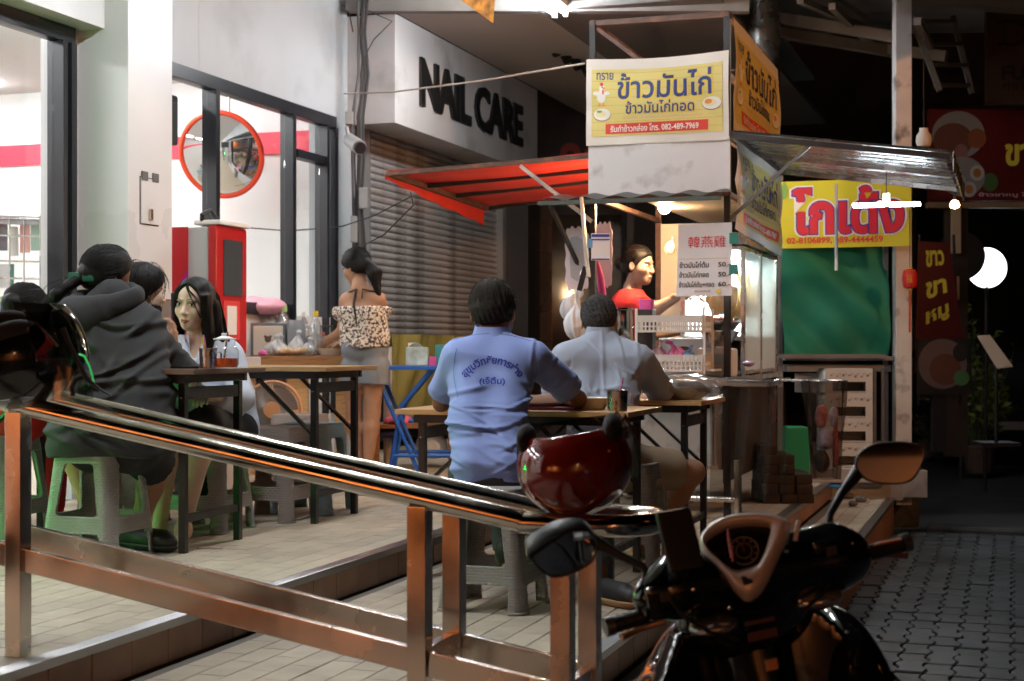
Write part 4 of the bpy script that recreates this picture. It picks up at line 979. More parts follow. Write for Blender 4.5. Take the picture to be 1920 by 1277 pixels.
def shoe(t, a, tt, up, m, ms, name='shoe', lift=0.0):
    a = A3(*a); tt = A3(*tt); d = (tt - a); d[2] *= .3 if not lift else 1; d = d / np.linalg.norm(d); b = a - d * .06; b[2] = a[2] - .05 if not lift else b[2]
    b = A3(*b); 
    if not lift: b[2] = .045; e = A3(*(b + d * .26)); e[2] = .042
    else: e = b + d * .25
    upv = A3(0, 0, 1) if not lift else A3(*lift)
    def f(Q): return np.maximum(sm(sm(cap(Q, b, e - d * .05, .042, .04), ell(Q, b + upv * .045 + d * .03, (.045, .045, .05)), .03), cap(Q, b + d * .1 + upv * .02, e, .035, .03), .03), -plane(Q, b - upv * .022, upv))
    v, fc = sdf_mesh(f, *bounds(b, e, pad=.12), .006); o = fast_obj(name, v, fc, m, t)
    def g(Q): return np.maximum(sm(cap(Q, b, e - d * .03, .05, .046), cap(Q, b + d * .1, e, .044, .036), .03), np.maximum(plane(Q, b - upv * .016, upv), -plane(Q, b - upv * .044, upv)))
    v, fc = sdf_mesh(g, *bounds(b, e, pad=.12), .006); fast_obj('sole', v, fc, ms, o); return o
m_shoeb = mat('black_trainer', (.015, .015, .015), .6, bump=.3); m_sole = mat('tan_sole', (.36, .19, .09), .6); m_soley = mat('olive_sole', (.10, .10, .03), .6, var=.4, vs=40)
shoe(t, J['aR'], J['tR'], None, m_shoeb, m_sole)
shoe(t, (.05, .10, .15), (.05, .16, .0), None, m_shoeb, m_soley, lift=(.0, -.75, .45))
(hv, hf), _ = hair_cap(t, J, HM, m_hairg, inf=.009, front=.062, low=-.062, amp=.0022, sc=130, hs=1.07, short=True, h=.004)
def st(rs, i, n):
    a = rs.uniform(-math.pi, math.pi); b = rs.uniform(.15, 1.35); ca = Hm(0, -.014, .037); R0 = V((.088 * math.sin(b) * math.sin(a), -.106 * math.sin(b) * math.cos(a), .099 * math.cos(b)))
    if R0.y > .03 and R0.z < .05: R0.y = -R0.y
    dr = V((rs.gauss(0, .3), -.7, -.8)); p = [Hm(*(V((0, -.014, .037)) + R0 * (1 + .03 * (k / 3)) + dr * (.012 * k))) for k in range(4)]; return p
hair_obj(t, [(hv, hf)], flow(lambda *q: Hm(*[c for c in q]), 520, 9, (0, -.1, -.06), .009, .0011, 'down', -.03, .055), m_hairg); collar(t, J, m_bshirt)
# collar, yoke seam and printed lettering laid on the shirt back
sv = [v.co.copy() for v in shirt_o.data.vertices]; bvh = BVHTree.FromPolygons(sv, [tuple(p.vertices) for p in shirt_o.data.polygons])
def on_back(x, z, off=.003, y0=-.6):
    h = bvh.ray_cast(V((x, y0, z)), V((0, 1, 0)))
    return h[0] + V((0, -off, 0)) if h[0] is not None else None
def seam(pts, name, m, r=.0014, off=.001):
    P2 = [on_back(*p, off=off) for p in pts]; P2 = [p for p in P2 if p is not None]
    if len(P2) > 2: MB().tube(P2, r, 5).build(name, m, t)
m_seam = mat('seam_thread', (.10, .17, .36), .8); cxl = J['chest'][0]
yz = L3(920, 634, 5.9, O)[2]
seam([(cxl - .16 + .32 * i / 40, yz - .012 + .03 * (1 - ((i - 20) / 20) ** 2)) for i in range(41)], 'seam', m_seam)
seam([(J['sR'][0] - .005 + .012 * math.sin(i / 8), J['sR'][2] + .04 - .19 * i / 30) for i in range(31)], 'seam', m_seam)
seam([(J['sL'][0] + .0 - .012 * math.sin(i / 8), J['sL'][2] + .04 - .19 * i / 30) for i in range(31)], 'seam', m_seam)
m_print = mat('blue_print', (.015, .035, .28), .7)
def arc_text(s, w, h, zc, rad, name, skew=0):
    vs, fs = text_geo(s, width=w, height=h, bold=.03); mb = MB(); ok = []
    x0 = cxl + .008
    for p in vs:
        th = p[0] / rad; x = x0 + (rad + p[1]) * math.sin(th); z = zc + (rad + p[1]) * math.cos(th) - rad + skew * p[0]; q = on_back(x, z); ok.append(q if q is not None else V((x, 0, z)))
    good = [f for f in fs if all((ok[i] - ok[f[0]]).length < .12 for i in f)]; mb.arr(ok, good); mb.build(name, m_print, t, smooth=False)
zt1 = L3(912, 676, 5.85, O)[2]
arc_text('สุขุมวิทชัยการช่าง', .265, .046, zt1, .135, 'print_lettering')
arc_text('(เจ๊ติ๋ม)', .10, .034, L3(912, 714, 5.85, O)[2], 2.0, 'print_lettering')
# ------------------------------------------------------------------ man in the pale grey shirt
O = (.41, 6.64, ZA)
J = dict(head=L3(1123, 606, 7.0, O), neck=L3(1126, 645, 6.95, O), chest=L3(1128, 700, 6.9, O), waist=L3(1128, 790, 6.76, O), pelvis=L3(1130, 860, 6.66, O),
         sL=L3(1058, 672, 6.88, O), sR=L3(1203, 675, 6.88, O), eL=L3(1035, 752, 7.05, O), eR=L3(1248, 752, 7.02, O), wL=L3(1090, 748, 7.3, O), wR=L3(1190, 748, 7.3, O),
         hL=L3(1095, 872, 6.68, O), hR=L3(1165, 872, 6.68, O), kL=(-.1, .36, .47), kR=L3(1300, 885, 6.95, O), aL=(-.1, .30, .10), aR=L3(1208, 1020, 6.95, O), tL=(-.1, .45, .03), tR=L3(1180, 1050, 6.85, O))
t, J, HM, Hm = person('man seated with his back to us in a pale grey shirt and khaki shorts', O, 0, J, skin_m('warm_brown_skin', (.40, .21, .125)), fwd=(.05, .9, -.35), hup=(0, .3, 1), ash=.85)
m_gshirt = fab('pale_grey_cotton', (.30, .34, .42), .05)
def shirt(Q):
    d = torso(Q, J, .014, wd=.85)
    for s in 'LR':
        S, E = J['s' + s], J['e' + s]; c = S + (E - S) * .88; a = np.maximum(cap(Q, S, E, .066, .072), plane(Q, c, E - S)); d = sm(d, a, .035)
    d = sm(d, cap(Q, J['neck'], J['neck'] + A3(0, .01, .035), .06, .056), .02); d = np.maximum(d, plane(Q, J['neck'] + A3(0, 0, .05), (0, .35, 1)))
    pl = .006 * np.exp(-((Q[:, 0] - J['chest'][0]) / .008) ** 2) * (Q[:, 1] < J['chest'][1]); d = d - pl
    return np.maximum(d, -Q[:, 2] + .44)
bd = bounds(*[J[k] for k in ('neck', 'sL', 'sR', 'eL', 'eR', 'pelvis')], pad=.2)
so = garment(t, 'shirt', lambda Q: shirt(Q) - .028 * low_folds(Q, 5, .5, .9) - creases(Q, 14, -.2, .22, .5, .8, 16, .3) - creases(Q, 9, -.15, .3, .72, 1.0, 14, 1.2, .12), bd, m_gshirt, h=.007, amp=.022, fs=13, seed=33)
m_kh = fab('khaki_cotton', (.36, .27, .18))
def shorts(Q):
    d = cap(Q, J['hL'], J['hR'], .125)
    for s in 'LR':
        H, K = J['h' + s], J['k' + s]; d = sm(d, np.maximum(cap(Q, H, K, .105, .095), plane(Q, H + (K - H) * .74, K - H)), .04)
    return d
garment(t, 'shorts', shorts, bounds(J['hL'], J['hR'], J['kL'], J['kR'], pad=.16), m_kh, h=.009, amp=.018, fs=16, seed=6)
(hv, hf), _ = hair_cap(t, J, HM, m_hairgg, inf=.008, front=.06, low=-.058, amp=.0015, sc=140, short=True, h=.004)
hair_obj(t, [(hv, hf)], flow(Hm, 380, 19, (0, -.1, -.06), .008, .0010, 'down', -.03, .03), m_hairgg); collar(t, J, m_gshirt, .058)
for s in 'LR':
    a, tt = J['a' + s], J['t' + s]; d = (tt - a); d[2] = 0; d /= np.linalg.norm(d); b = A3(a[0], a[1], .012) - d * .05
    v, fc = sdf_mesh(lambda Q: np.maximum(cap(Q, b, b + d * .22, .045, .048), np.abs(Q[:, 2] - .012) - .011), *bounds(b, b + d * .22, pad=.08), .006); fast_obj('sandal', v, fc, mat('olive_sandal', (.22, .24, .05), .6), t)
# ------------------------------------------------------------------ person in the dark hoodie
O = (-1.665, 6.0, ZB)
J = dict(head=L3(205, 522, 6.28, O), neck=L3(212, 572, 6.2, O), chest=L3(218, 640, 6.16, O), waist=L3(215, 750, 6.05, O), pelvis=L3(212, 815, 6.0, O),
         sL=L3(140, 612, 6.2, O), sR=L3(266, 612, 6.18, O), eL=L3(112, 700, 6.3, O), eR=L3(338, 692, 6.28, O), wL=L3(170, 672, 6.5, O), wR=L3(322, 655, 6.5, O),
         hL=L3(178, 830, 6.0, O), hR=L3(245, 830, 6.0, O), kL=(-.22, .34, .47), kR=L3(292, 872, 6.22, O), aL=(-.10, .30, .10), aR=L3(258, 1000, 6.2, O), tL=(-.1, .44, .03), tR=L3(285, 1028, 6.15, O))
t, J, HM, Hm = person('person seated with their back to us in a charcoal hoodie, hair in a low ponytail', O, 0, J, sk_mid, fwd=(.72, .62, -.12), female=True, ash=1.12,
                      hands={'R': dict(d=(.1, .1, .9), pn=(-.9, 0, 0), curl=.9)}, face=False)
m_hood = fab('charcoal_fleece', (.021, .021, .022), .12, bump=.3)
def hoodie(Q):
    d = torso(Q, J, .032, wd=1.22)
    for s in 'LR':
        S, E, W = J['s' + s], J['e' + s], J['w' + s]; d = sm(d, sm(cap(Q, S, E, .080, .066), np.maximum(cap(Q, E, W, .066, .048), plane(Q, W, W - E)), .03), .04)
    d = np.maximum(d, -Q[:, 2] + .40)
    b = sm(cap(Q, J['hL'] + A3(-.03, -.02, .0), J['hR'] + A3(.03, -.02, .0), .155), d, .06); return np.maximum(b, -Q[:, 2] + .40)
bd = bounds(*[J[k] for k in ('neck', 'sL', 'sR', 'eL', 'eR', 'wR', 'wL', 'pelvis')], pad=.22)
garment(t, 'hoodie', lambda Q: hoodie(Q) - .03 * low_folds(Q, 15, .4, .9) - creases(Q, 24, -.3, .4, .45, .95, 34, .5, .2, .010, .015), bd, m_hood, h=.008, amp=.024, fs=11, seed=41)
n0 = J['neck']
def hood(Q):
    c = n0 + A3(-.03, -.045, .0); q = Q - c; u = A3(.5, .8, .0); u = u / np.linalg.norm(u)
    th = np.arctan2(q[:, 1], q[:, 0]); drop = -.30 * (q @ u) ; ring = np.hypot(np.hypot(q[:, 0] / 1.28, q[:, 1] / 1.0) - .105, (q[:, 2] - .01 + .28 * (-(q @ u)) * -1 * -1) * .62)
    d = ring - .036; bag = ell(Q, c + A3(-.075, -.085, -.06), (.125, .075, .085)); return sm(d, bag, .045)
garment(t, 'hood', hood, (n0 - .32, n0 + .3), m_hood, h=.007, amp=.026, fs=15, seed=12)
m_sh = fab('black_shorts', (.012, .012, .013))
def shorts(Q):
    d = cap(Q, J['hL'], J['hR'], .12)
    for s in 'LR':
        H, K = J['h' + s], J['k' + s]; d = sm(d, np.maximum(cap(Q, H, K, .105, .10), plane(Q, H + (K - H) * .95, K - H)), .04)
    return d
garment(t, 'shorts', shorts, bounds(J['hL'], J['hR'], J['kL'], J['kR'], pad=.16), m_sh, h=.01, amp=.014, seed=6)
pt = HM @ A3(0, -.115, -.03) + J['head']
def tail(Q, q):
    e = J['head'] + HM @ A3(0, -.13, -.02); m = e + A3(-.085, -.05, -.07); f = m + A3(-.06, .02, -.13)
    return np.minimum(ell(q, (0, -.10, .0), (.045, .045, .045)), sm(cap(Q, e, m, .026, .022), cap(Q, m, f, .022, .008), .02))
(hv, hf), _ = hair_cap(t, J, HM, m_hair, inf=.016, front=.072, low=-.055, amp=.003, sc=90, extra=tail, pad=.36, h=.006)
def st(rs, i, n):
    e = V(J['head'] + HM @ A3(0, -.13, -.02)); j = V((rs.gauss(0, .012), rs.gauss(0, .01), rs.gauss(0, .012))); f = e + V((-.17, -.03, -.24)) + j * 1.2
    return [e + j * .5, e + V((-.08, -.05, -.06)) + j, e + V((-.13, -.04, -.14)) + j * 1.3, f]
def st2(rs, i, n):
    a = rs.uniform(-1.2, 1.2); return [Hm((.094) * math.sin(a) * math.cos(k * .3) , .05 - .055 * k, .035 + .094 * math.cos(a) * math.cos((k - 1.2) * .45)) for k in range(4)]
mb = strands(st, 120, .0014, seed=2); mb2 = flow(Hm, 420, 3, (0, -.125, -.01), .018, .0016, 'back', -.055, .03); mb.add(mb2.v, mb2.f); hair_obj(t, [(hv, hf)], mb, m_hair)
mb = MB(); 
for dx, dz in ((-.03, .02), (.03, .012)):
    c = V(pt) + V((dx, -.02, dz)); mb.box(c, (.05, .03, .03), bev=.008)
mb.build('hair_bow', mat('green_velvet', (.01, .09, .06), .7), t)
shoe(t, J['aR'], J['tR'], None, mat('dark_clog', (.02, .018, .018), .5), mat('black_sole', (.015, .015, .015), .6))
# ------------------------------------------------------------------ long haired woman in the pale shirt
O = (-1.40, 6.86, ZB)
J = dict(head=L3(364, 574, 6.76, O), neck=L3(374, 640, 6.80, O), chest=L3(385, 690, 6.84, O), waist=L3(392, 745, 6.9, O), pelvis=L3(400, 800, 6.9, O),
         sL=L3(430, 672, 6.84, O), sR=L3(325, 668, 6.80, O), eL=L3(452, 745, 6.75, O), eR=L3(310, 740, 6.66, O), wL=L3(405, 745, 6.55, O), wR=L3(345, 735, 6.5, O),
         hL=L3(430, 810, 6.88, O), hR=L3(368, 810, 6.84, O), kL=L3(385, 795, 6.5, O), kR=L3(318, 795, 6.5, O), aL=L3(345, 985, 6.55, O), aR=L3(300, 985, 6.6, O), tL=L3(338, 1015, 6.42, O), tR=L3(290, 1012, 6.48, O))
fw = V((-.30, -.95, -.06))
t, J, HM, Hm = person('young woman with very long dark hair and a pale shirt looking at the camera', O, 0, J, sk_fair, fwd=fw, female=True, ash=.92, hs=.97, gaze=(.20, -.98, .02), hup=(.06, 0, 1),
                      hands={'R': dict(d=(.3, -.2, .3), pn=(.6, 0, -.6), curl=.9)})
m_ls = fab('pale_blue_shirt', (.56, .60, .68), .04); m_lc = fab('pale_cardigan', (.42, .43, .46), .05)
def blouse(Q):
    d = torso(Q, J, .018, wd=1.1)
    for s in 'LR':
        S, E, W = J['s' + s], J['e' + s], J['w' + s]; d = sm(d, sm(cap(Q, S, E, .066, .062), np.maximum(cap(Q, E, W, .06, .045), plane(Q, E + (W - E) * .9, W - E)), .03), .035)
    vq = Q - (J['neck'] + A3(.0, -.06, .02)); vn = np.maximum(np.maximum(np.abs(vq[:, 0] + .01) - (.008 + .30 * (vq[:, 2] + .10)), -vq[:, 2] - .10), vq[:, 1] - .045)
    d = smx(d, -vn, .006); d = np.maximum(d, plane(Q, J['neck'] + A3(0, 0, .035), (0, 0, 1)))
    lap = cap(Q, (J['hL'] + J['hR']) / 2 + A3(0, -.05, .03), (J['kL'] + J['kR']) / 2 + A3(0, .08, .05), .15, .13); return np.maximum(sm(d, lap, .06), -Q[:, 2] + .39)
bd = bounds(*[J[k] for k in ('neck', 'sL', 'sR', 'eL', 'eR', 'wR', 'wL', 'pelvis', 'kL', 'kR')], pad=.2)
garment(t, 'shirt', blouse, bd, m_ls, h=.0085, amp=.022, fs=15, seed=51)
for s in (-1, 1):   # open collar flaps
    n = V(J['neck']); MB().sheet(lambda a, b: n + V((s * (.030 + .05 * a + .004 * b), -.082 + .04 * a + .01 * math.sin(b * 3), .03 - .135 * b * (1 - .45 * a) - .01 * a)), 6, 10, .004).build('collar', m_ls, t)
garment(t, 'skirt', lambda Q: sm(sm(cap(Q, J['hL'], J['kL'], .11, .09), cap(Q, J['hR'], J['kR'], .11, .09), .06), cap(Q, J['hL'], J['hR'], .13), .05), bounds(J['hL'], J['hR'], J['kL'], J['kR'], pad=.18), m_sh, h=.01, amp=.012)
hr = V(HM[:, 0]); hfv = V(HM[:, 1])
def curtain(Q):
    q = (Q - J['head']) @ HM; z = q[:, 2]; dn = np.clip((.03 - z) / .55, 0, 1)
    # long fall behind the shoulders: widest on the viewer's right
    cx = -.01 - .045 * dn * 1.6; wd = .088 + .03 * dn; back = ell(np.stack([(q[:, 0] - cx) / wd, (q[:, 1] + .045 + .03 * dn) / (.062 - .02 * dn), np.zeros(len(z))], 1), (0, 0, 0), (1, 1, 1e3)) * .06
    back = np.maximum(back, np.maximum(z - .03, -z - (.46)))
    return back
def ext(Q, q):
    z = q[:, 2]; d = curtain(Q)
    dn = np.clip((.05 - z) / .25, 0, 1)
    for s, ln in ((-1, .27), (1, .17)):      # front falls
        c = np.stack([q[:, 0] - s * (.074 + .012 * dn), (q[:, 1] - .030 + .05 * dn), z * 0], 1); f = np.linalg.norm(c / A3(.022, .040, 1), axis=1) * .022 - .022
        d = np.minimum(d, np.maximum(f, np.maximum(z - .06, -z - ln)))
    return d
hc = J['head']
def hairf(Q):
    q = ((Q - hc) @ HM) / .97
    d = ell(q, (0, -.012, .038), (.092, .108, .101)); hl = q[:, 1] - (.058 + .8 * (q[:, 2] - .075) + .6 * np.abs(q[:, 0] + .0) - .02); hl = np.where(q[:, 2] > .118, -.02, hl)
    d = smx(d, hl, .008); d = np.maximum(d, -.05 - q[:, 2]); d = sm(d, ext(Q, q), .015)
    st = np.sin(q[:, 0] * 210 + 2 * np.sin(q[:, 2] * 9)) + np.sin(q[:, 1] * 160 + q[:, 0] * 70 + 2 * np.sin(q[:, 2] * 7)); return d - .0007 * st
lo = hc - A3(.22, .22, .52); hi = hc + A3(.26, .24, .17); hv, hf = sdf_mesh(hairf, lo, hi, .0055)
def st(rs, i, n):
    s = -1 if rs.random() < .72 else 1; a = rs.uniform(.0, 1); x0 = s * (.05 + .045 * a); y0 = .035 - .10 * a; L = (.50 if s < 0 else .30) * rs.uniform(.7, 1.08); dx = s * (.02 + .05 * a) * (1.6 if s < 0 else .6) + rs.gauss(0, .008); j = rs.gauss(0, .004)
    return [Hm(x0 * .55, y0 * .6, .115), Hm(x0 + j, y0, .05), Hm(x0 + dx * .25 + j, y0 - .01, -.06), Hm(x0 + dx * .6, y0 - .02, -.06 - L * .4), Hm(x0 + dx, y0 - .03, -.06 - L * .75), Hm(x0 + dx * 1.15 + j * 2, y0 - .03, -.06 - L)]
def bang(rs, i, n):
    s = rs.choice((-1, 1)); a = rs.uniform(0, 1); return [Hm(s * .008, .085, .128), Hm(s * (.018 + .02 * a), .109, .088 - .01 * a), Hm(s * (.035 + .03 * a), .103 - .02 * a, .045), Hm(s * (.052 + .028 * a), .086 - .03 * a, .0), Hm(s * (.066 + .02 * a), .062 - .02 * a, -.05)]
mb = strands(st, 260, .0013, seed=5); m2 = strands(bang, 46, .0009, seed=6); mb.add(m2.v, m2.f); hair_obj(t, [(hv, hf)], mb, m_hair)
# ------------------------------------------------------------------ man with a black face mask
O = (-1.86, 7.15, ZB)
J = dict(head=L3(270, 548, 7.15, O), neck=L3(262, 605, 7.14, O), chest=(-.02, -.02, .86), waist=(0, 0, .68), pelvis=(0, 0, .54), sL=(-.03, .19, .97), sR=(.06, -.18, .97), eL=(.18, .24, .74), eR=(.2, -.22, .74), wL=(.38, .1, .8), wR=(.36, -.1, .8),
         hL=(0, .09, .52), hR=(0, -.09, .52), kL=(.4, .1, .5), kR=(.4, -.1, .5), aL=(.4, .1, .1), aR=(.4, -.1, .1), tL=(.52, .1, .03), tR=(.52, -.1, .03))
t, J, HM, Hm = person('man in dark clothes with short wavy hair and a black face mask under his chin', O, 0, J, sk_fair, fwd=(.86, .5, -.1))
garment(t, 'shirt', lambda Q: np.maximum(sm(torso(Q, J, .015), sm(arm(Q, J, 'L', .02), arm(Q, J, 'R', .02), .02), .03), Q[:, 2] - J['neck'][2] - .03), bounds(*[J[k] for k in ('neck', 'sL', 'sR', 'eL', 'eR', 'wL', 'wR', 'pelvis')], pad=.18), fab('dark_shirt', (.03, .03, .035)), h=.011)
garment(t, 'trousers', lambda Q: sm(leg(Q, J, 'L', .015), leg(Q, J, 'R', .015), .03), bounds(J['hL'], J['hR'], J['kL'], J['aR'], J['aL'], pad=.15), m_sh, h=.012)
(hv, hf), _ = hair_cap(t, J, HM, m_hair, inf=.02, front=.078, low=-.06, amp=.007, sc=45, h=.005)
def st(rs, i, n):
    a = rs.uniform(-math.pi, math.pi); b = rs.uniform(.1, 1.3); o = V((.098 * math.sin(b) * math.sin(a), -.115 * math.sin(b) * math.cos(a), .108 * math.cos(b)))
    if o.y > .05 and o.z < .06: o.y = -o.y
    w = rs.uniform(-.01, .012); return [Hm(*(V((0, -.014, .037)) + o * (1 + .05 * k / 3) + V((w * math.sin(k * 1.5), -.004 * k, -.008 * k * k)))) for k in range(4)]
mb = strands(st, 260, .0016, seed=4); m2 = flow(Hm, 260, 5, (0, -.1, 0), .024, .0016, 'down', -.06, .10); mb.add(m2.v, m2.f); hair_obj(t, [(hv, hf)], mb, m_hair)
v, f = sdf_mesh(lambda Q: np.maximum(np.abs(head_sdf(Q, J['head'], HM, False, False) - .006) - .002, np.maximum(((Q - J['head']) @ HM)[:, 2] + .055, -((Q - J['head']) @ HM)[:, 1] + .02)), J['head'] - .15, J['head'] + .15, .005)
mk = fast_obj('face_mask', v, f, mat('black_mask', (.01, .01, .012), .7), t)
for s in (-1, 1): MB().tube([Hm(s * .062, .035, -.07), Hm(s * .082, .0, -.035), Hm(s * .088, -.02, .005), Hm(s * .085, -.012, .03)], .0016, 6).build('strap', MATS['black_mask'], mk)
# ------------------------------------------------------------------ person at the left edge
O = (-2.27, 6.62, ZB)
J = dict(head=L3(48, 590, 6.9, O), neck=L3(46, 640, 6.86, O), chest=(.02, .16, .74), waist=(-.02, .08, .62), pelvis=(0, 0, .54), sL=(-.15, .17, .84), sR=(.17, .17, .84), eL=(-.2, .3, .7), eR=(.22, .3, .7), wL=(-.05, .48, .78), wR=(.1, .48, .78),
         hL=(-.08, 0, .52), hR=(.08, 0, .52), kL=(-.12, .38, .5), kR=(.12, .38, .5), aL=(-.12, .38, .1), aR=(.12, .38, .1), tL=(-.12, .5, .03), tR=(.12, .5, .03))
t, J, HM, Hm = person('person in red at the left edge, only the dark curly head showing over the helmet', O, 0, J, sk_mid, fwd=(.3, .9, -.3), face=False)
m_red = fab('red_cotton', (.55, .02, .02))
garment(t, 'shirt', lambda Q: np.maximum(sm(torso(Q, J, .018), sm(arm(Q, J, 'L', .02), arm(Q, J, 'R', .02), .02), .03), Q[:, 2] - J['neck'][2] - .02), bounds(*[J[k] for k in ('neck', 'sL', 'sR', 'eL', 'eR', 'wL', 'wR', 'pelvis')], pad=.18), m_red, h=.011)
garment(t, 'trousers', lambda Q: sm(sm(leg(Q, J, 'L', .02), leg(Q, J, 'R', .02), .03), cap(Q, J['hL'], J['hR'], .12), .04), bounds(J['hL'], J['hR'], J['kL'], J['aR'], J['aL'], pad=.16), m_red, h=.012)
(hv, hf), _ = hair_cap(t, J, HM, m_hair, inf=.018, front=.07, low=-.06, amp=.004, sc=70, extra=lambda Q, q: ell(q, (0, -.12, .02), (.04, .04, .04)))
hair_obj(t, [(hv, hf)], flow(Hm, 320, 8, (0, -.13, .02), .02, .0016, 'back', -.06, .04), m_hair)
# ------------------------------------------------------------------ woman in the floral top
O = (-.96, 9.85, ZB)
def LW(px, py, d): return L3(px, py, d, O)
J = dict(head=LW(668, 503, 9.9), neck=LW(676, 543, 9.86), chest=LW(680, 590, 9.86), waist=LW(684, 630, 9.86), pelvis=LW(683, 668, 9.86), sL=LW(648, 564, 9.93), sR=LW(712, 562, 9.82), eL=LW(640, 622, 10.03), eR=LW(712, 616, 10.0),
         wL=LW(594, 652, 10.12), wR=LW(640, 645, 10.15), hL=LW(664, 690, 9.88), hR=LW(702, 690, 9.84), kL=LW(664, 775, 9.9), kR=LW(698, 775, 9.84), aL=LW(672, 862, 9.86), aR=LW(690, 868, 9.8), tL=LW(655, 880, 9.95), tR=LW(672, 885, 9.9))
t, J, HM, Hm = person('young woman standing in a floral off shoulder top and grey denim shorts, preparing food', O, 0, J, sk_mid, fwd=(-.75, .55, -.38), female=True, ash=.86, hs=.95, hands={'L': dict(d=(-.9, .1, -.35), pn=(0, 0, -1), curl=.5), 'R': dict(d=(-.9, .1, -.3), pn=(0, 0, -1), curl=.5)})
def floral():
    m = bpy.data.materials.new('floral_cotton'); m.use_nodes = True; n = m.node_tree; b = n.nodes['Principled BSDF']; L = n.links.new
    tc = n.nodes.new('ShaderNodeTexCoord'); vo = n.nodes.new('ShaderNodeTexNoise'); vo.inputs['Scale'].default_value = 62; vo.inputs['Detail'].default_value = 3; vo.inputs['Roughness'].default_value = .6; L(tc.outputs['Object'], vo.inputs[0])
    r = n.nodes.new('ShaderNodeValToRGB'); r.color_ramp.interpolation = 'CONSTANT'; e = r.color_ramp.elements; e[0].color = (.03, .04, .05, 1); e[1].position = .44; e[1].color = (.25, .12, .08, 1)
    x = e.new(.485); x.color = (.75, .66, .54, 1); L(vo.outputs[0], r.inputs[0]); L(r.outputs[0], b.inputs['Base Color']); b.inputs['Roughness'].default_value = .8; MATS['floral'] = m; return m
def top(Q):
    d = torso(Q, J, .012, wd=.9); zc = J['sL'][2] - .035
    for s in 'LR': d = sm(d, ell(Q, J['s' + s] + (J['e' + s] - J['s' + s]) * .30 + A3(0, 0, -.01), (.088, .085, .075)), .02)
    pep = cap(Q, J['waist'] + A3(0, 0, -.01), J['waist'] + A3(0, 0, -.07), .125, .15); d = sm(d, np.maximum(pep, -Q[:, 2] + J['waist'][2] - .085), .02)
    return np.maximum(np.maximum(d, Q[:, 2] - zc), -Q[:, 2] + J['waist'][2] - .08)
garment(t, 'floral_top', top, bounds(J['sL'], J['sR'], J['waist'], J['eL'], pad=.16), floral(), h=.009, amp=.024, fs=28, seed=14)
def shorts(Q):
    d = cap(Q, J['pelvis'] + A3(-.04, 0, .05), J['pelvis'] + A3(.05, 0, .05), .115)
    for s in 'LR':
        H, K = J['h' + s], J['k' + s]; d = sm(d, np.maximum(cap(Q, H, K, .109, .103), plane(Q, H + (K - H) * .36, K - H)), .02)
    return np.maximum(d, Q[:, 2] - J['waist'][2] + .02)
garment(t, 'denim_shorts', shorts, bounds(J['pelvis'], J['hL'], J['hR'], J['kL'], pad=.2), fab('grey_denim', (.20, .22, .25), .15), h=.009, amp=.010, fs=22, seed=3)
def tail(Q, q):
    e = J['head'] + HM @ A3(0, -.11, -.02); m = e + A3(.04, -.03, -.06); f = m + A3(.03, -.01, -.14); return sm(cap(Q, e, m, .034, .045), cap(Q, m, f, .045, .02), .03)
(hv, hf), _ = hair_cap(t, J, HM, m_hair, inf=.018, front=.07, low=-.06, amp=.003, sc=80, extra=tail, pad=.3, h=.006, hs=.95)
hair_obj(t, [(hv, hf)], flow(Hm, 320, 8, (0, -.11, -.01), .018 if True else .010, .0015, 'back', -.05, .03), m_hair)
for s, x in (('L', -.02), ('R', .02)):
    S = V(J['s' + s]); n = V(J['neck']); MB().tube([S + V((0, -.02, -.05)), S + V((.0, -.02, .045)), n + V((x, -.075, .0)), n + V((x, -.1, -.06))], .006, 6).build('strap', m_sh, t)
MB().tube([V(J['neck']) + V((-.02, -.08, .0)), V(J['neck']) + V((-.03, -.13, -.1)), V(J['neck']) + V((-.01, -.145, -.24))], [.01, .009, .004], 6).build('strap', m_sh, t)
# ------------------------------------------------------------------ vendor in red
O = (.80, 9.35, ZA)
J = dict(head=L3(1198, 500, 9.28, O), neck=L3(1184, 545, 9.35, O), chest=(-.06, 0, 1.20), waist=(-.08, .02, 1.02), pelvis=(-.08, .02, .88), sL=L3(1172, 575, 9.52, O), sR=L3(1185, 573, 9.2, O), eL=(.12, .2, 1.05), eR=L3(1232, 578, 9.0, O),
         wL=(.32, .12, 1.08), wR=L3(1272, 556, 8.95, O), hL=(-.08, .1, .86), hR=(-.08, -.08, .86), kL=(-.06, .1, .48), kR=(-.06, -.08, .48), aL=(-.06, .1, .09), aR=(-.06, -.08, .09), tL=(.08, .1, .03), tR=(.08, -.08, .03))
t, J, HM, Hm = person('woman vendor in a red shirt with tied back hair reaching across the food cart', O, 0, J, skin_m('warm_skin', (.42, .30, .235)), fwd=(.80, -.56, -.05), female=True, ash=1.05, hs=1.0, hands={'R': dict(d=(.9, -.1, .1), pn=(0, 0, -1), curl=.7)})
def tee(Q):
    d = torso(Q, J, .016, wd=1.1)
    for s in 'LR': d = sm(d, np.maximum(cap(Q, J['s' + s], J['e' + s], .068, .068), plane(Q, J['s' + s] + (J['e' + s] - J['s' + s]) * .55, J['e' + s] - J['s' + s])), .03)
    return np.maximum(np.maximum(d, Q[:, 2] - J['neck'][2] - .01), -Q[:, 2] + .8)
garment(t, 'red_shirt', tee, bounds(J['neck'], J['sL'], J['sR'], J['eL'], J['eR'], J['pelvis'], pad=.18), m_red, h=.01, amp=.014)
garment(t, 'trousers', lambda Q: sm(sm(leg(Q, J, 'L', .02), leg(Q, J, 'R', .02), .03), cap(Q, J['hL'], J['hR'], .12), .04), bounds(J['hL'], J['hR'], J['kL'], J['aR'], J['aL'], pad=.16), m_sh, h=.014)
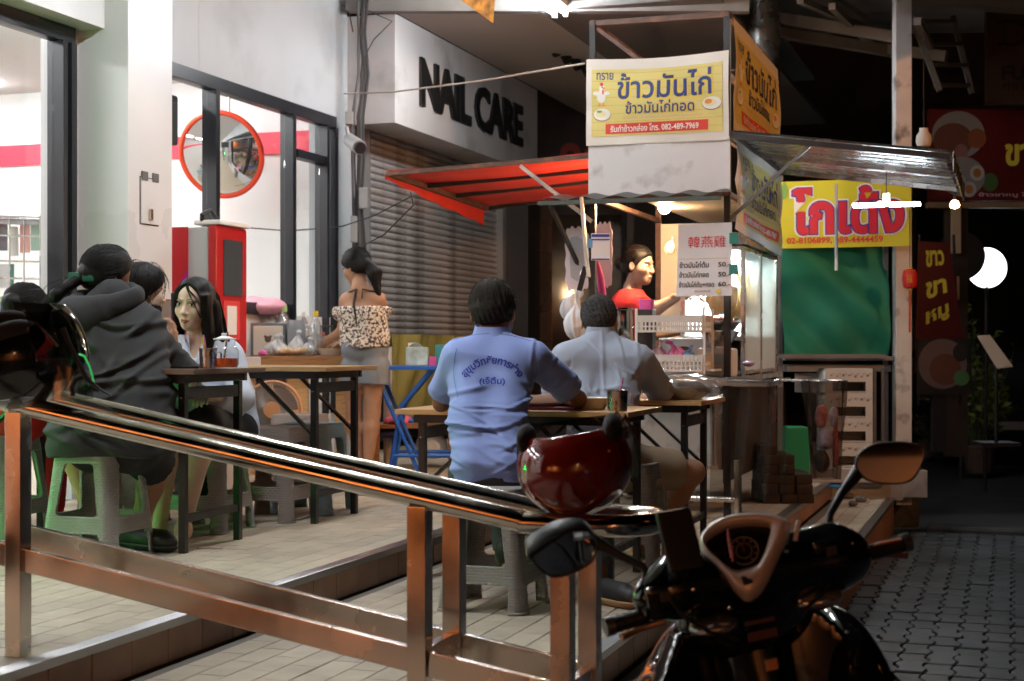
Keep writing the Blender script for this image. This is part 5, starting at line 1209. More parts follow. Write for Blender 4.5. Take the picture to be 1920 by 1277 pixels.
(hv, hf), _ = hair_cap(t, J, HM, m_hair, inf=.008, front=.068, low=-.04, amp=.002, sc=80, extra=lambda Q, q: ell(q, (0, -.13, .02), (.045, .04, .045)))
hair_obj(t, [(hv, hf)], flow(Hm, 320, 8, (0, -.11, -.01), .018 if False else .010, .0015, 'back', -.05, .03), m_hair)
# ================================================================== chicken rice cart
UC0 = 8.30; VC1 = -1.50; VC0 = -2.32; UC1 = 10.05; ZCT = 1.33
m_brownf = mat('brown_painted_steel', (.10, .05, .035), .5, var=.4, vs=12, dirt=((.22, .09, .04), 12))
m_stl = mat('cart_steel', (.55, .54, .52), .25, 1.0, var=.15, vs=7, rv=.12, bump=.03)
m_dk = mat('cart_black', (.015, .014, .014), .4)
ct = thing('food_cart', 'stainless steel chicken rice cart with a tall brown banner frame', 'food cart', P((UC0 + UC1) / 2, (VC0 + VC1) / 2, ZA))
def cb(name, *a, m=m_stl, bev=.003, par=None, **k): return MB().uvbox(*a, bev).build(name, m, par or ct, True, **k)
cb('counter_top', UC0 - .06, UC1, VC0 - .02, VC1 + .03, ZCT - .03, ZCT)
cb('side_skirt', UC0 + .03, UC1 - .1, VC1 - .048, VC1 - .04, ZA + .2, ZCT - .04, m=mat('dark_skirt', (.05, .035, .03), .5, var=.4, vs=6))
cb('counter_edge', UC0 - .075, UC0 - .062, VC0 - .02, VC1 + .03, ZCT - .05, ZCT - .005)
cb('cabinet', UC0 + .02, UC1 - .05, VC0 + .05, VC1 - .05, ZA + .28, ZCT - .031)
cb('front_panel', UC0 - .0, UC0 + .018, VC0 + .08, VC1 - .1, ZA + .30, ZCT - .06, m=mat('grimy_white_panel', (.34, .33, .31), .5, var=.15, vs=4, dirt=((.12, .09, .07), 5)))
for v in (VC0 + .02, VC1 - .02):
    for u in (UC0 + .02, UC1 - .05):
        cb('post', u - .018, u + .018, v - .018, v + .018, ZA + .06, 3.36 if True else 0, m=(m_dk if u < 9 else m_brownf))
for u in (UC0 + .02, UC1 - .05):
    for v in (VC0 + .02, VC1 - .02):
        w_ = MB().cyl((0, 0, -.015), .04, .03, 16, m=frame(P(u, v, ZA + .04), D1, UP, D2)).build('wheel', mat('rubber', (.02, .02, .02), .8), ct, True)
MB().tube([P(UC0 - .04, VC0 + .3, ZA + .12), P(UC0 - .04, VC1 + .06, ZA + .12)], .018, 12).build('foot_rail', m_stl, ct, True)
MB().tube([P(UC0 - .04, VC1 + .05, ZA + .0), P(UC0 - .04, VC1 + .05, ZA + .34)], .022, 12).build('foot_post', m_stl, ct, True)
MB().tube([P(UC0 - .03, VC0 - .03, ZCT - .1), P(UC0 - .1, VC0 + .2, ZCT - .1), P(UC0 - .1, VC1 - .02, ZCT - .1)], .012, 10).build('hand_bar', m_stl, ct, True)
# upper frame
zt = 3.365; 
for z in (zt, 3.03, 2.67, 2.36):
    cb('frame_bar', UC0 + .01, UC0 + .035, VC0, VC1, z - .015, z + .015, m=m_brownf)
    cb('frame_bar', UC0, UC1 - .03, VC1 - .035, VC1 - .008, z - .015, z + .015, m=m_brownf)
    cb('frame_bar', UC0, UC1 - .03, VC0 + .008, VC0 + .035, z - .015, z + .015, m=m_brownf)
MB().bar(P(UC0 + .03, VC0 + .03, zt - .02), P(UC0 + .03, VC0 + .42, 3.04), .02, .022).build('frame_bar', m_brownf, ct, True)
MB().bar(P(UC0 + .1, VC0 + .1, 3.02), P(UC1 - .1, VC1 - .1, zt), .015, .015).build('frame_bar', m_stl, ct, True)
MB().sheet(lambda a, b: P(UC0 - .004 + .004 * math.sin(a * 9), VC0 + .0 + (VC1 - VC0) * a, 2.655 - b * (.29 + .02 * a) + .02 * a), 16, 4, .004).build('white_board', mat('corrugated_plastic', (.66, .66, .68), .45, var=.06, vs=3, dirt=((.4, .38, .38), 6)), ct, True)
cb('ceiling_board', UC0 + .04, UC1 - .06, VC0 + .30, VC1 - .05, 2.34, 2.355, m=mat('warm_white_board', (.7, .62, .5), .5))
cb('rear_board', UC1 - .07, UC1 - .05, VC0 + .04, VC1 - .40, 1.36, 2.335, m=MATS['warm_white_board'])
cb('side_board', UC0 + .5, UC1 - .3, VC1 - .04, VC1 - .03, 2.1, 2.34, m=MATS['warm_white_board'])
# front eave of dark corrugated sheet
def eave(a, b):
    return P(UC0 - .28 + .27 * b, VC0 - .20 + (VC1 - VC0 + .20) * a, 2.33 + .045 * b + .009 * math.sin(a * 34)) 
MB().sheet(eave, 90, 3, .003).build('eave_sheet', mat('dull_eave', (.06, .07, .065), .5, .3, var=.2, vs=9), ct, True)
cb('eave_edge', UC0 - .285, UC0 - .265, VC0 - .22, VC1 + .0, 2.295, 2.318, m=mat('eave_green', (.06, .075, .065), .5))
MB().bar(P(UC0 - .01, VC0 - .05, 1.95), P(UC0 - .27, VC0 - .15, 2.3), .02, .02).build('strut', m_dk, ct, True)
# banners
def banner_fn(u, va, vb, za, zb, seed, amp=.012):
    """x across 0..1 from va to vb, y 0..1 upwards"""
    def f(x, y, off=0.0): 
        w = amp * (math.sin(x * 7 + seed) * .6 + math.sin(x * 3 + y * 4 + seed * 2)) * (.3 + y * (1 - y) * 3); sag = -.018 * math.sin(math.pi * x) * y
        return P(u - off - abs(w), va + (vb - va) * x, za + (zb - za) * y + sag)
    return f
def side_fn(v, ua, ub, za, zb, seed, amp=.012, drop=0.0):
    def f(x, y, off=0.0):
        w = amp * (math.sin(x * 9 + seed) * .6 + math.sin(x * 4 + y * 5 + seed * 2)) * (.3 + y * (1 - y) * 3)
        return P(ua + (ub - ua) * x, v + off + abs(w), za + (zb - za) * y - drop * x * (1 - y))
    return f
m_vinyl = mat('banner_vinyl', (.74, .71, .66), .45, var=.05, vs=4, bump=.1, bs=60)
def pm(n, c): return mat(n, c, .5)
C_y = pm('print_yellow', (.70, .60, .20)); C_line = pm('print_plank_line', (.42, .35, .10)); C_navy = pm('print_navy', (.015, .03, .16)); C_gy = pm('print_gold', (.80, .62, .06)); C_red = pm('print_red', (.66, .05, .03))
C_w = pm('print_white', (.85, .84, .8)); C_pk = pm('print_pink', (.62, .35, .38)); C_or = pm('print_orange', (.75, .28, .06)); C_gr = pm('print_green', (.2, .42, .08)); C_bk = pm('print_black', (.02, .02, .02)); C_brn = pm('print_brown', (.30, .16, .06))
def patch(fn, x0, x1, y0, y1, off, m, name, par, nx=14, ny=8):
    return MB().sheet(lambda a, b: fn(x0 + (x1 - x0) * a, y0 + (y1 - y0) * b, off), nx, ny).build(name, m, par, True, smooth=False)
def disc(fn, cx, cy, rx, ry, off, m, name, par, n=26):
    mb = MB(); mb.add([fn(cx, cy, off)] + [fn(cx + rx * math.cos(2 * math.pi * i / n), cy + ry * math.sin(2 * math.pi * i / n), off) for i in range(n)], [(0, 1 + i, 1 + (i + 1) % n) for i in range(n)])
    return mb.build(name, m, par, True, smooth=False)
def words(fn, s, cx, cy, w, h, m, par, off=.004, bold=.02, shadow=None, **k):
    vs, fs = text_geo(s, width=w, height=h, bold=bold, **k)
    if shadow:
        mb = MB(); mb.arr([fn(cx + p[0] + shadow[0], cy + p[1] + shadow[1], off - .0012) for p in text_geo(s, width=w * 1.01, height=h * 1.03, bold=bold + .03, **k)[0]], text_geo(s, width=w, height=h, bold=bold + .03, **k)[1]); mb.build('lettering', shadow[2], par, True, smooth=False)
    mb = MB(); mb.arr([fn(cx + p[0], cy + p[1], off) for p in vs], fs); return mb.build('lettering', m, par, True, smooth=False)
def rice_banner(t, fn, asp, mir=1, full=True):
    patch(fn, 0, 1, 0, 1, 0, m_vinyl, 'cloth', t, 40, 20)
    patch(fn, .04, .96, .10, .88, .0022, C_y, 'print_field', t, 40, 16)
    for k in range(8): patch(fn, .04, .96, .17 + k * .095, .1735 + k * .095, .0028, C_line, 'plank_line', t, 30, 1)
    words(fn, 'ข้าวมันไก่', .56, .685, .66, .30, C_navy, t, .0052, shadow=(.006, -.012, C_gy), bold=.01, off=.0052) if False else None
    words(fn, 'ข้าวมันไก่', .555, .68, .66, .31, C_navy, t, off=.0056, bold=.02, shadow=(.007, -.016, C_gy))
    words(fn, 'ข้าวมันไก่ทอด', .525, .425, .48, .15, C_navy, t, off=.0056, bold=.02, shadow=(.004, -.010, C_gy))
    if not full: return
    words(fn, 'ทราย', .135, .80, .12, .085, C_navy, t, bold=.01)
    words(fn, 'ขายปลีก เนื้อไก่ต้ม น้ำจิ้มรสเด็ด สูตรโบราณ', .54, .305, .55, .045, C_pk, t, bold=.0)
    patch(fn, .14, .86, .125, .245, .0034, C_red, 'red_band', t, 30, 4)
    words(fn, 'รับทำข้าวกล่อง โทร. 082-489-7969', .485, .187, .62, .085, C_w, t, off=.0048, bold=.02)
    for cx, cy, w_ in ((.115, .35, .062), (.885, .42, .068)):
        disc(fn, cx, cy, w_, .075, .0036, C_brn, 'plate_print', t); disc(fn, cx, cy + .006, w_ * .97, .07, .0044, C_w, 'plate_print', t); disc(fn, cx - .01, cy + .01, w_ * .6, .04, .0052, pm('print_cream', (.82, .74, .45)), 'food_print', t)
    disc(fn, .862, .445, .026, .028, .006, C_or, 'food_print', t); disc(fn, .095, .39, .02, .014, .006, C_gr, 'food_print', t)
    # cartoon hen
    disc(fn, .11, .565, .032, .075, .0040, C_w, 'hen_print', t); disc(fn, .115, .655, .020, .05, .0044, C_w, 'hen_print', t)
    for s in (-1, 1): disc(fn, .11 + s * .038, .60, .022, .022, .0038, C_w, 'hen_print', t); disc(fn, .11 + s * .014, .462, .012, .012, .0038, C_or, 'hen_print', t); patch(fn, .108 + s * .013, .112 + s * .013, .465, .51, .0038, C_or, 'hen_print', t, 1, 2)
    disc(fn, .112, .705, .012, .022, .005, C_red, 'hen_print', t); disc(fn, .122, .615, .006, .03, .005, C_red, 'hen_print', t); disc(fn, .128, .66, .009, .012, .005, C_or, 'hen_print', t); disc(fn, .116, .672, .004, .009, .006, C_bk, 'hen_print', t)
t = thing('banner', 'yellow vinyl banner with a cartoon hen and Thai lettering on the cart front', 'banner', P(UC0 - .02, VC1 - .4, 2.9))
fnt = banner_fn(UC0 - .012, VC0 - .01, VC1 - .005, 2.655, 3.155, 1.0); rice_banner(t, fnt, 1)
t = thing('banner', 'orange lit yellow banner along the street side of the cart top', 'banner', P(9.1, VC1, 3.0))
fns = side_fn(VC1 + .012, UC0 + .02, UC1 - .05, 2.70, 3.345, 2.2); rice_banner(t, fns, 1, full=True)
t = thing('banner', 'lower banner with a red band sagging under the metal awning', 'banner', P(9.1, VC1, 2.3))
fnl = side_fn(VC1 + .02, UC0 + .03, UC1 - .0, 2.16, 2.66, 3.3, .02, .06); rice_banner(t, fnl, 1)
# red awning on the shop side
t = thing('red_awning', 'red fabric awning on brown ribs on the left side of the cart', 'awning', P(9.1, VC0 - .6, 2.55))
m_redf = mat('red_awning_cloth', (.62, .035, .02), .6, var=.1, vs=5, bump=.1)
ra = [(UC0 + .02, VC0, 2.60), (UC0 + .02, VC0 - 1.26, 2.55), (UC0 + 1.78, VC0 - 1.26, 2.50), (UC0 + 1.78, VC0, 2.60)]
def red(a, b): return P(UC0 + .02 + 1.76 * b, VC0 - 1.27 * a, 2.62 - (.055 + .05 * b) * a - .015 * math.sin(a * math.pi) + .006 * math.sin(b * 30))
MB().sheet(red, 24, 24, .003).build('roof_cloth', m_redf, t, True)
MB().sheet(lambda a, b: red(1, a) + V((-.004, 0, 0)) - UP * (.012 + (.04 + .09 * a) * b) + D2 * (-.012 * b + .006 * math.sin(a * 9)), 24, 4, .003).build('valance', m_redf, t, True)
for b in (0, .33, .62, 1): MB().bar(red(0, b) - UP * .02, red(1, b) - UP * .02, .022, .026).build('rib', m_dk if b else m_brownf, t, True)
for a in (.0, .985): MB().bar(red(a, 0) - UP * .022, red(a, 1) - UP * .022, .03, .03).build('rib', m_brownf, t, True)
MB().bar(P(UC0 + .02, VC0 - .42, 2.56), P(UC0, VC0 + .02, 2.22), .022, .022).build('strut', m_stl, t, True)
# corrugated metal awning on the street side
t = thing('metal_awning', 'corrugated silver metal awning over the street side of the cart', 'awning', P(9.1, VC1 + .6, 2.6))
m_zinc = mat('zinc_sheet', (.55, .57, .58), .25, .95, var=.15, vs=6, rv=.1)
def zinc(a, b):
    q = (b * 10) % 1; r = .016 if .15 < q < .45 else 0; return P(UC0 + .0 + 1.78 * b, VC1 + .0 + 1.18 * a, 2.70 - .165 * a + r)
MB().sheet(zinc, 4, 176, .002).build('roof_sheet', m_zinc, t, True, ang=20)
for a in (0.01, .99): MB().bar(zinc(a, 0) - UP * .02, zinc(a, 1) - UP * .02, .025, .03).build('frame_bar', m_stl if a > .5 else m_dk, t, True)
for b in (0.0, .5, .995): MB().bar(zinc(0, b) - UP * .022, zinc(1, b) - UP * .022, .025, .03).build('frame_bar', m_dk if b < .3 else m_stl, t, True)
MB().sheet(lambda a, b: zinc(1, a) - UP * .0 + D2 * .015 - UP * (.09 * b) + D2 * (.006 * math.sin(a * 130)), 100, 1, .002).build('valance', m_zinc, t, True)
MB().bar(P(UC0 + .02, VC1, 2.22), P(UC0 + .02, VC1 + .45, 2.62), .018, .018).build('strut', mat('dull_strut', (.15, .15, .15), .4, .6), t, True)
# hanging LED lamp with three blades
lp = at(1662, 384, 9.1); t = thing('blade_lamp', 'bright white three blade LED lamp hanging under the metal awning', 'lamp', lp)
MB().tube([lp + V((0, 0, .01)), lp + V((0, 0, .07))], .022, 14).build('socket', mat('socket_grey', (.25, .25, .25), .5), t, True)
MB().tube([lp + V((0, 0, .07)), lp + V((0, 0, .24))], .003, 6).build('cord', m_dk, t, True)
for an, ln_ in ((-.3, .20), (2.84, .20), (4.3, .12)):
    d = V((math.cos(an), math.sin(an), 0)); MB().bar(lp + d * .012, lp + d * ln_, .07, .020, .006).build('light_panel', glow('blade_led', (.85, .94, 1), 60), t, True)
# warm bulbs under the front eave
for i, (px, py) in enumerate(((1238, 372), (1246, 390))):
    c = at(px, py, 9.0); t = thing('warm_bulb', ['upper smaller warm bulb glowing under the cart roof', 'lower round warm bulb glowing under the cart roof'][i], 'light bulb', c, 0, 'warm bulbs in the cart')
    MB().lathe([(.001, -.035), (.02, -.03), (.035, -.008), (.034, .012), (.018, .035), (.014, .045)] if i else [(.001, -.022), (.03, -.01), (.035, .0), (.02, .018), (.012, .03)], n=20).build('globe', glow('warm_glow', (1, .64, .34), 1250), t)
    MB().tube([(0, 0, .04), (0, 0, .09)], .014, 10).build('socket', m_whitem, t); MB().tube([(0, 0, .09), (0, 0, 2.34 - c.z)], .003, 5).build('cord', m_dk, t)
# glass cabinet with hanging chickens
t = thing('glass_cabinet', 'lit steel and glass display cabinet on the street side of the counter', 'display cabinet', P(9.2, VC1 - .18, ZCT))
ga, gb, gv0, gv1, gz = 8.72, 9.95, VC1 - .36, VC1 + .0, 2.08
for u in (ga, (ga + gb) / 2, gb):
    for v in (gv0, gv1): MB().uvbox(u - .012, u + .012, v - .012, v + .012, ZCT + .002, gz, .002).build('post', m_stl, t, True)
for z in (ZCT + .02, ZCT + .22, gz): MB().uvbox(ga, gb, gv0, gv1, z - .012, z + .012, .002).build('shelf', m_stl, t, True)
MB().uvbox(ga - .02, gb, gv0 - .02, gv1 + .02, gz + .02, gz + .09, .004).build('top_box', m_stl, t, True)
for z0, z1 in ((ZCT + .235, gz - .015),):
    MB().uvbox(ga - .003, ga, gv0 + .015, gv1 - .015, z0, z1).build('pane', GLASS, t, True); MB().uvbox(ga + .02, gb - .01, gv1 - .001, gv1 + .002, ZCT + .03, z1).build('pane', glass_mat('whitened_pane', (.8, .88, .86), .1, .06, .5), t, True)  # white diffuse is added to the side pane so it reads as lit
MB().uvbox(ga + .1, gb - .1, gv0 + .08, gv0 + .14, gz - .04, gz - .02).build('cabinet_tube', glow('cabinet_led', (.95, 1, .98), 650), t, True)
MB().uvbox(gb - .006, gb - .002, gv0 + .01, gv1 - .01, ZCT + .03, gz - .01).build('back_panel', mat('cabinet_white', (.7, .72, .7), .3), t, True)
MB().uvbox(ga + .02, gb - .02, gv0 - .004, gv0 - .001, ZCT + .03, gz - .01).build('back_panel', mat('cabinet_white', (.7, .72, .7), .3), t, True)
m_chk = mat('boiled_chicken', (.66, .42, .2), .35, var=.15, vs=20, bump=.2, bs=60, sss=.1)
for i, (u, v, z) in enumerate(((8.86, VC1 - .15, 1.80), (9.05, VC1 - .10, 1.78), (9.3, VC1 - .14, 1.8), (9.55, VC1 - .12, 1.8))):
    def f(Q): 
        Q2 = np.stack([np.abs(Q[:, 0]), Q[:, 1], Q[:, 2]], 1); d = sm(ell(Q, (0, 0, 0), (.075, .07, .105)), cap(Q, (0, -.02, .08), (0, 0, .17), .022, .015), .03)
        d = sm(d, cap(Q2, (.05, 0, -.05), (.035, .02, -.13), .034, .014), .02); return sm(d, cap(Q2, (.075, 0, .04), (.085, .03, -.03), .022, .012), .02)
    if i == 0: cv, cf = sdf_mesh(f, (-.13, -.12, -.18), (.13, .12, .22), .008)
    o = fast_obj('boiled_chicken', cv, cf, m_chk); o.location = P(u, v, z); o.rotation_euler = (0, 0, i * .9); tag(o, ['pale boiled chicken hanging nearest in the glass cabinet', 'second boiled chicken behind the nearest one in the cabinet', 'third boiled chicken deeper in the glass cabinet', 'rearmost boiled chicken in the glass cabinet'][i], 'chicken', 'chickens hanging in the cabinet')
    hk = MB().tube([(0, 0, .16), (0, 0, .24), (.01, 0, .26)], .003, 6).build('hook', m_stl, o)
# price board (flat laminated sheet hanging from the eave)
t = thing('price_sign', 'white laminated price sheet with red Chinese characters and Thai prices', 'sign', at(1322, 490, 8.2))
pa, pb = at(1272, 556, 8.28), at(1372, 417, 8.14)
def psf(x, y, off=0.0):
    w_ = .006 * math.sin(x * 5 + y * 3); p = V((pa.x + (pb.x - pa.x) * x - .012 * (1 - y) * (1 - x), pa.y + (pb.y - pa.y) * x - off - abs(w_), pa.z + (pb.z - pa.z) * y)); return p
MB().sheet(lambda a, b: psf(a, b), 10, 10, .0015).build('sheet', mat('laminated_paper', (.72, .70, .72), .15, var=.03, vs=3), t, True)
def chars(s, cx, cy, w, h, m, bold=.0): vs, fs = text_geo(s, width=w, height=h, bold=bold); MB().arr([psf(cx + p[0], cy + p[1], .004) for p in vs], fs).build('lettering', m, t, True, smooth=False)
chars('韓燕雞', .54, .745, .70, .16, pm('sign_red', (.62, .02, .03)), .0)
patch(psf, .02, .98, .513, .518, .003, C_line, 'rule', t, 8, 1)
for k, (s, p) in enumerate((('ข้าวมันไก่ต้ม', '50.-'), ('ข้าวมันไก่ทอด', '50.-'), ('ข้าวมันไก่ต้ม+ทอด', '60.-'))):
    w_ = .54 if k < 2 else .64; chars(s, .04 + w_ / 2, .435 - k * .135, w_, .085, C_bk, .02); chars(p, .86, .43 - k * .135, .22, .065, C_bk, .02)
chars('ขอบคุณค่ะ', .48, .065, .30, .05, C_bk); disc(psf, .76, .062, .045, .032, .004, pm('print_sun', (.8, .5, .08)), 'badge', t)
for y in (.78, .36): MB().box(psf(1.03, y, .008), (.05, .01, .06), bev=.004).build('clip', mat('teal_clip', (.05, .3, .28), .4), t, True)
# white three tier basket rack
m_bsk = mat('white_basket', (.68, .66, .62), .4, var=.05, vs=9)
def basket(label, c, W, D, H, grp='white baskets on the rack'):
    t = thing('plastic_basket', label, 'basket', c, YAW, grp); mb = MB()
    MB().box((0, 0, .004), (W, D, .008)).build('base', m_bsk, t)
    for nm, yy, L_, rot in (('front', -D / 2, W, 0), ('rear', D / 2, W, 0), ('side', -W / 2, D, 1), ('side', W / 2, D, 1)):
        mb = MB(); n = int(L_ / .022); nz_ = int(H / .022)
        def bx(x, z, w, h):
            if rot: mb.box((yy, x, z), (.005, w, h))
            else: mb.box((x, yy, z), (w, .005, h))
        for i in range(n + 1): bx(-L_ / 2 + i * L_ / n, H / 2, .009, H)
        for k in range(nz_ + 1): bx(0, k * H / nz_, L_, .008)
        bx(0, H - .012, L_, .024); mb.build('wall', m_bsk, t, smooth=False)
    return t
bk = at(1262, 640, 8.25)
basket('upper white perforated basket on the rack beside the vendor', at(1265, 622, 8.32), .36, .26, .085); basket('lower white perforated basket on the rack beside the vendor', at(1265, 695, 8.32), .36, .26, .085)
t = thing('basket_rack', 'thin white rack frame holding the two baskets', 'rack', at(1265, 700, 8.32), YAW)
for x in (-.19, .19):
    for y in (-.12, .12): MB().box((x, y, .18), (.012, .012, .36)).build('upright', m_whitem, t)
MB().box((.22, 0, .02), (.05, .2, .012)).build('foot', m_whitem, t)
# things on the counter
t = thing('storage_box', 'pale grey plastic box with an oval handle hole on the counter', 'box', P(8.6, -1.78, ZCT), YAW)
MB().box((0, 0, .11), (.34, .25, .22), bev=.012).build('body', mat('pale_grey_plastic', (.55, .57, .60), .35), t)
MB().lathe([(.001, .0), (.035, 0), (.035, .004)], n=20, m=frame(V((-.02, -.1265, .16)), V((1, 0, 0)), V((0, 0, .35)), V((0, -1, 0)))).build('handle_hole', m_dk, t)
pc = V((at(1128, 0, 8.75).x, 8.75, ZCT - .02)) ; pt_ = thing('stock_pot', 'tall steel stock pot behind the grey shirted man’s head'.replace('’', ''), 'pot', pc)
MB().lathe([(.002, .0), (.18, 0), (.185, .01), (.185, .40), (.193, .405), (.193, .415), (.177, .415), (.175, .02)], n=40).build('body', mat('pot_steel', (.6, .58, .55), .12, 1, rv=.05), pt_)
MB().tube([(.16, -.04, .3), (.19, -.04, .3), (.19, .04, .3), (.16, .04, .3)], .006, 8).build('handle', m_stl, pt_)
bc = P(8.42, -1.58, 1.50)
for i, (z, r) in enumerate(((.0, .115), (.055, .12))):
    o = MB().lathe([(.002, 0), (.05, .002), (r, .085), (r + .006, .086), (r + .004, .09), (r - .004, .088), (.045, .008), (.002, .008)], n=32).build('steel_bowl', m_stl); o.location = bc + UP * z
    tag(o, ['lower steel bowl of the stack before the glass cabinet', 'upper steel bowl of the stack, filled with dried chillies'][i], 'bowl', 'stacked steel bowls')
lump('chilli_heap', 'dark red dried chillies heaped in the upper steel bowl', 'chillies', bc + UP * .125, (.07, .07, .025), mat('dried_chilli', (.25, .05, .02), .4, var=.6, vs=60), 7, h=.006, nz=.8, sc=70)
t = thing('scale_box', 'white plastic food container under the steel bowls', 'box', P(8.45, -1.6, ZCT), YAW); MB().box((0, 0, .08), (.2, .2, .16), bev=.015).build('body', m_whitem, t)
MB().box((0, -.101, .10), (.12, .004, .06)).build('front_plate', mat('pale_blue', (.5, .62, .72), .3), t)
sack('pink_bag', 'bright pink plastic bag of food between the two baskets', at(1268, 676, 8.35), (.05, .04, .045), mat('pink_plastic', (.72, .18, .45), .3, var=.5, vs=12), 11, (-.03, 0))
sack('pale_bag', 'pale pink bag beside the bright pink one between the baskets', at(1236, 678, 8.38), (.045, .04, .05), mat('pale_pink_plastic', (.70, .42, .46), .3, var=.3, vs=12), 12)
sack('drink_bag', 'clear bag of blue drink between the two baskets', at(1292, 676, 8.33), (.03, .03, .035), mat('blue_drink', (.15, .3, .55), .2), 13)
o = MB().lathe([(.001, 0), (.040, .0), (.044, .05), (.046, .052), (.046, .06), (.001, .062)], n=24).build('pink_tub', mat('bright_pink', (.75, .12, .42), .3)); o.location = at(1212, 582, 8.42); tag(o, 'small pink tub on a dark box beside the stock pot', 'tub')
t = thing('dark_box', 'dark box under the small pink tub', 'box', at(1212, 700, 8.42), YAW); MB().box((0, 0, .18), (.09, .1, .36), bev=.006).build('body', m_dk, t)
lump('glass_bag', 'tied clear bags under the glass cabinet', 'bag', at(1405, 690, 8.6), (.05, .05, .03), mat('lilac_bag', (.45, .35, .6), .3), 14, nz=.5)
# hangings on the left post
hp = at(1108, 462, 8.5)
t = thing('payment_card', 'small white and blue card hanging on the left cart post', 'card', at(1126, 488, 8.2)); c0 = at(1126, 463, 8.18)
MB().box(c0, (.103, .006, .148), bev=.002).build('card', mat('card_white', (.75, .76, .78), .3), t, True)
for dz, h in ((.062, .016), (.040, .008), (-.068, .008)): MB().box(c0 + V((0, -.0045, dz)), (.098, .002, h)).build('blue_band', mat('card_blue', (.03, .05, .3), .3), t, True)
MB().box(c0 + V((-.058, 0, .02)), (.03, .01, .05), bev=.003).build('tape', mat('tape_blue', (.15, .35, .6), .4), t, True)
for i, (px, py, w_, h_, d_) in enumerate(((1082, 485, .135, .36, 8.6), (1132, 478, .1, .38, 8.9))):
    c = at(px, py, d_); t = thing('scalloped_board', ['white board with a wavy pink edge hanging left of the post', 'pink wavy edged board hanging right of the post'][i], 'board', c)
    n = 72; pl_ = []
    for k in range(n):
        a = 2 * math.pi * k / n; s = 1 + .05 * math.sin(a * 14); x = max(-1, min(1, 1.25 * math.cos(a))) * w_ / 2 * s; y = max(-1, min(1, 1.25 * math.sin(a))) * h_ / 2 * s; pl_.append((x, y))
    F = frame(c, V((.97, -.2, 0)).normalized(), UP, V((.2, .97, 0)).normalized()); MB().prism(pl_, .008, F).build('board', mat('wavy_board_%d' % i, ((.62, .55, .58), (.6, .38, .38))[i], .4), t, True)
    if i == 0: MB().prism([(x * .62, y * .72) for x, y in pl_[::9]], .004, F @ Matrix.Translation((0, 0, -.007))).build('writing_area', mat('board_grey', (.35, .35, .38), .3), t, True)
mw_ = mat('white_poly', (.62, .62, .64), .35, var=.12)
o = sack('carrier_bag', 'larger white carrier bag hanging from the hook on the cart', at(1080, 640, 8.45), (.068, .05, .12), mw_, 15)
sack('carrier_bag', 'smaller white carrier bag beside the larger one on the hook', at(1064, 600, 8.55), (.045, .04, .08), mw_, 17, (.05, 0))
MB().tube([(0.03, 0, .26), (.02, 0, .36), (.035, 0, .40)], .004, 6).build('hook', m_stl, o)
t = thing('pink_umbrella', 'folded pink umbrella hanging by the left cart post', 'umbrella', at(1128, 565, 8.7)); MB().tube([at(1130, 566, 8.7), at(1126, 520, 8.7), at(1118, 485, 8.7)], [.028, .02, .008], 12).build('canopy', mat('pink_nylon', (.6, .06, .25), .5), t, True)
MB().tube([at(1090, 370, 8.3), at(1098, 470, 8.25), at(1104, 520, 8.2)], .011, 8).build('strut', mat('beige_strut', (.4, .34, .28), .4, .5), ct, True)
MB().bar(at(1098, 500, 8.25), at(1086, 545, 8.25), .02, .03).build('hook_plate', m_dk, ct, True)
t = thing('tongs', 'steel tongs held out over the counter by the vendor', 'tongs', at(1300, 575, 8.9)); MB().tube([at(1285, 556, 8.93), at(1304, 582, 8.85)], .005, 6).build('arm', m_stl, t, True); MB().tube([at(1287, 553, 8.93), at(1308, 580, 8.85)], .005, 6).build('arm', m_stl, t, True)
# towel rail, hanging sheets, trash bag on a ring at the right end
MB().uvbox(UC0 - .1, UC0 + .5, VC1 + .03, VC1 + .22, ZCT - .05, ZCT - .03).build('side_shelf', m_stl, ct, True)
MB().tube([P(UC0 - .1, VC1 + .0, ZCT - .02), P(UC0 - .1, VC1 + .25, ZCT - .02), P(UC0 + .55, VC1 + .25, ZCT - .02)], .010, 10).build('shelf_rail', m_stl, ct, True)
m_pls = glass_mat('smoky_plastic', (.55, .50, .46), .15, .04, .02)
MB().sheet(lambda a, b: P(UC0 - .09 + .03 * math.sin(a * 19 + b * 3), VC1 - .10 + .42 * a, ZCT - .05 - .62 * b), 30, 8).build('plastic_curtain', m_pls, ct, True)
rb_ = P(UC0 + .18, VC1 + .50, ZCT - .02); t = thing('rubbish_bag', 'clear rubbish bag of coloured wrappers hanging from a ring', 'rubbish bag', rb_)
MB().tube([rb_ + V((.115 * math.cos(a), .115 * math.sin(a), 0)) for a in [2 * math.pi * i / 28 for i in range(28)]], .006, 8, closed=True).build('ring', m_stl, t, True)
MB().tube([rb_ - V((.11, 0, 0)), P(UC0 + .18, VC1 + .25, ZCT - .02)], .008, 8).build('arm', m_stl, t, True)
def bagf(a, b):
    an = 2 * math.pi * a; r = .115 - .045 * b + .012 * math.sin(an * 5 + b * 4) + .012 * math.sin(an * 9); return rb_ + V((r * math.cos(an), r * math.sin(an), -.55 * b))
MB().sheet(bagf, 48, 12).build('bag', MATS['smoky_plastic'], t, True)
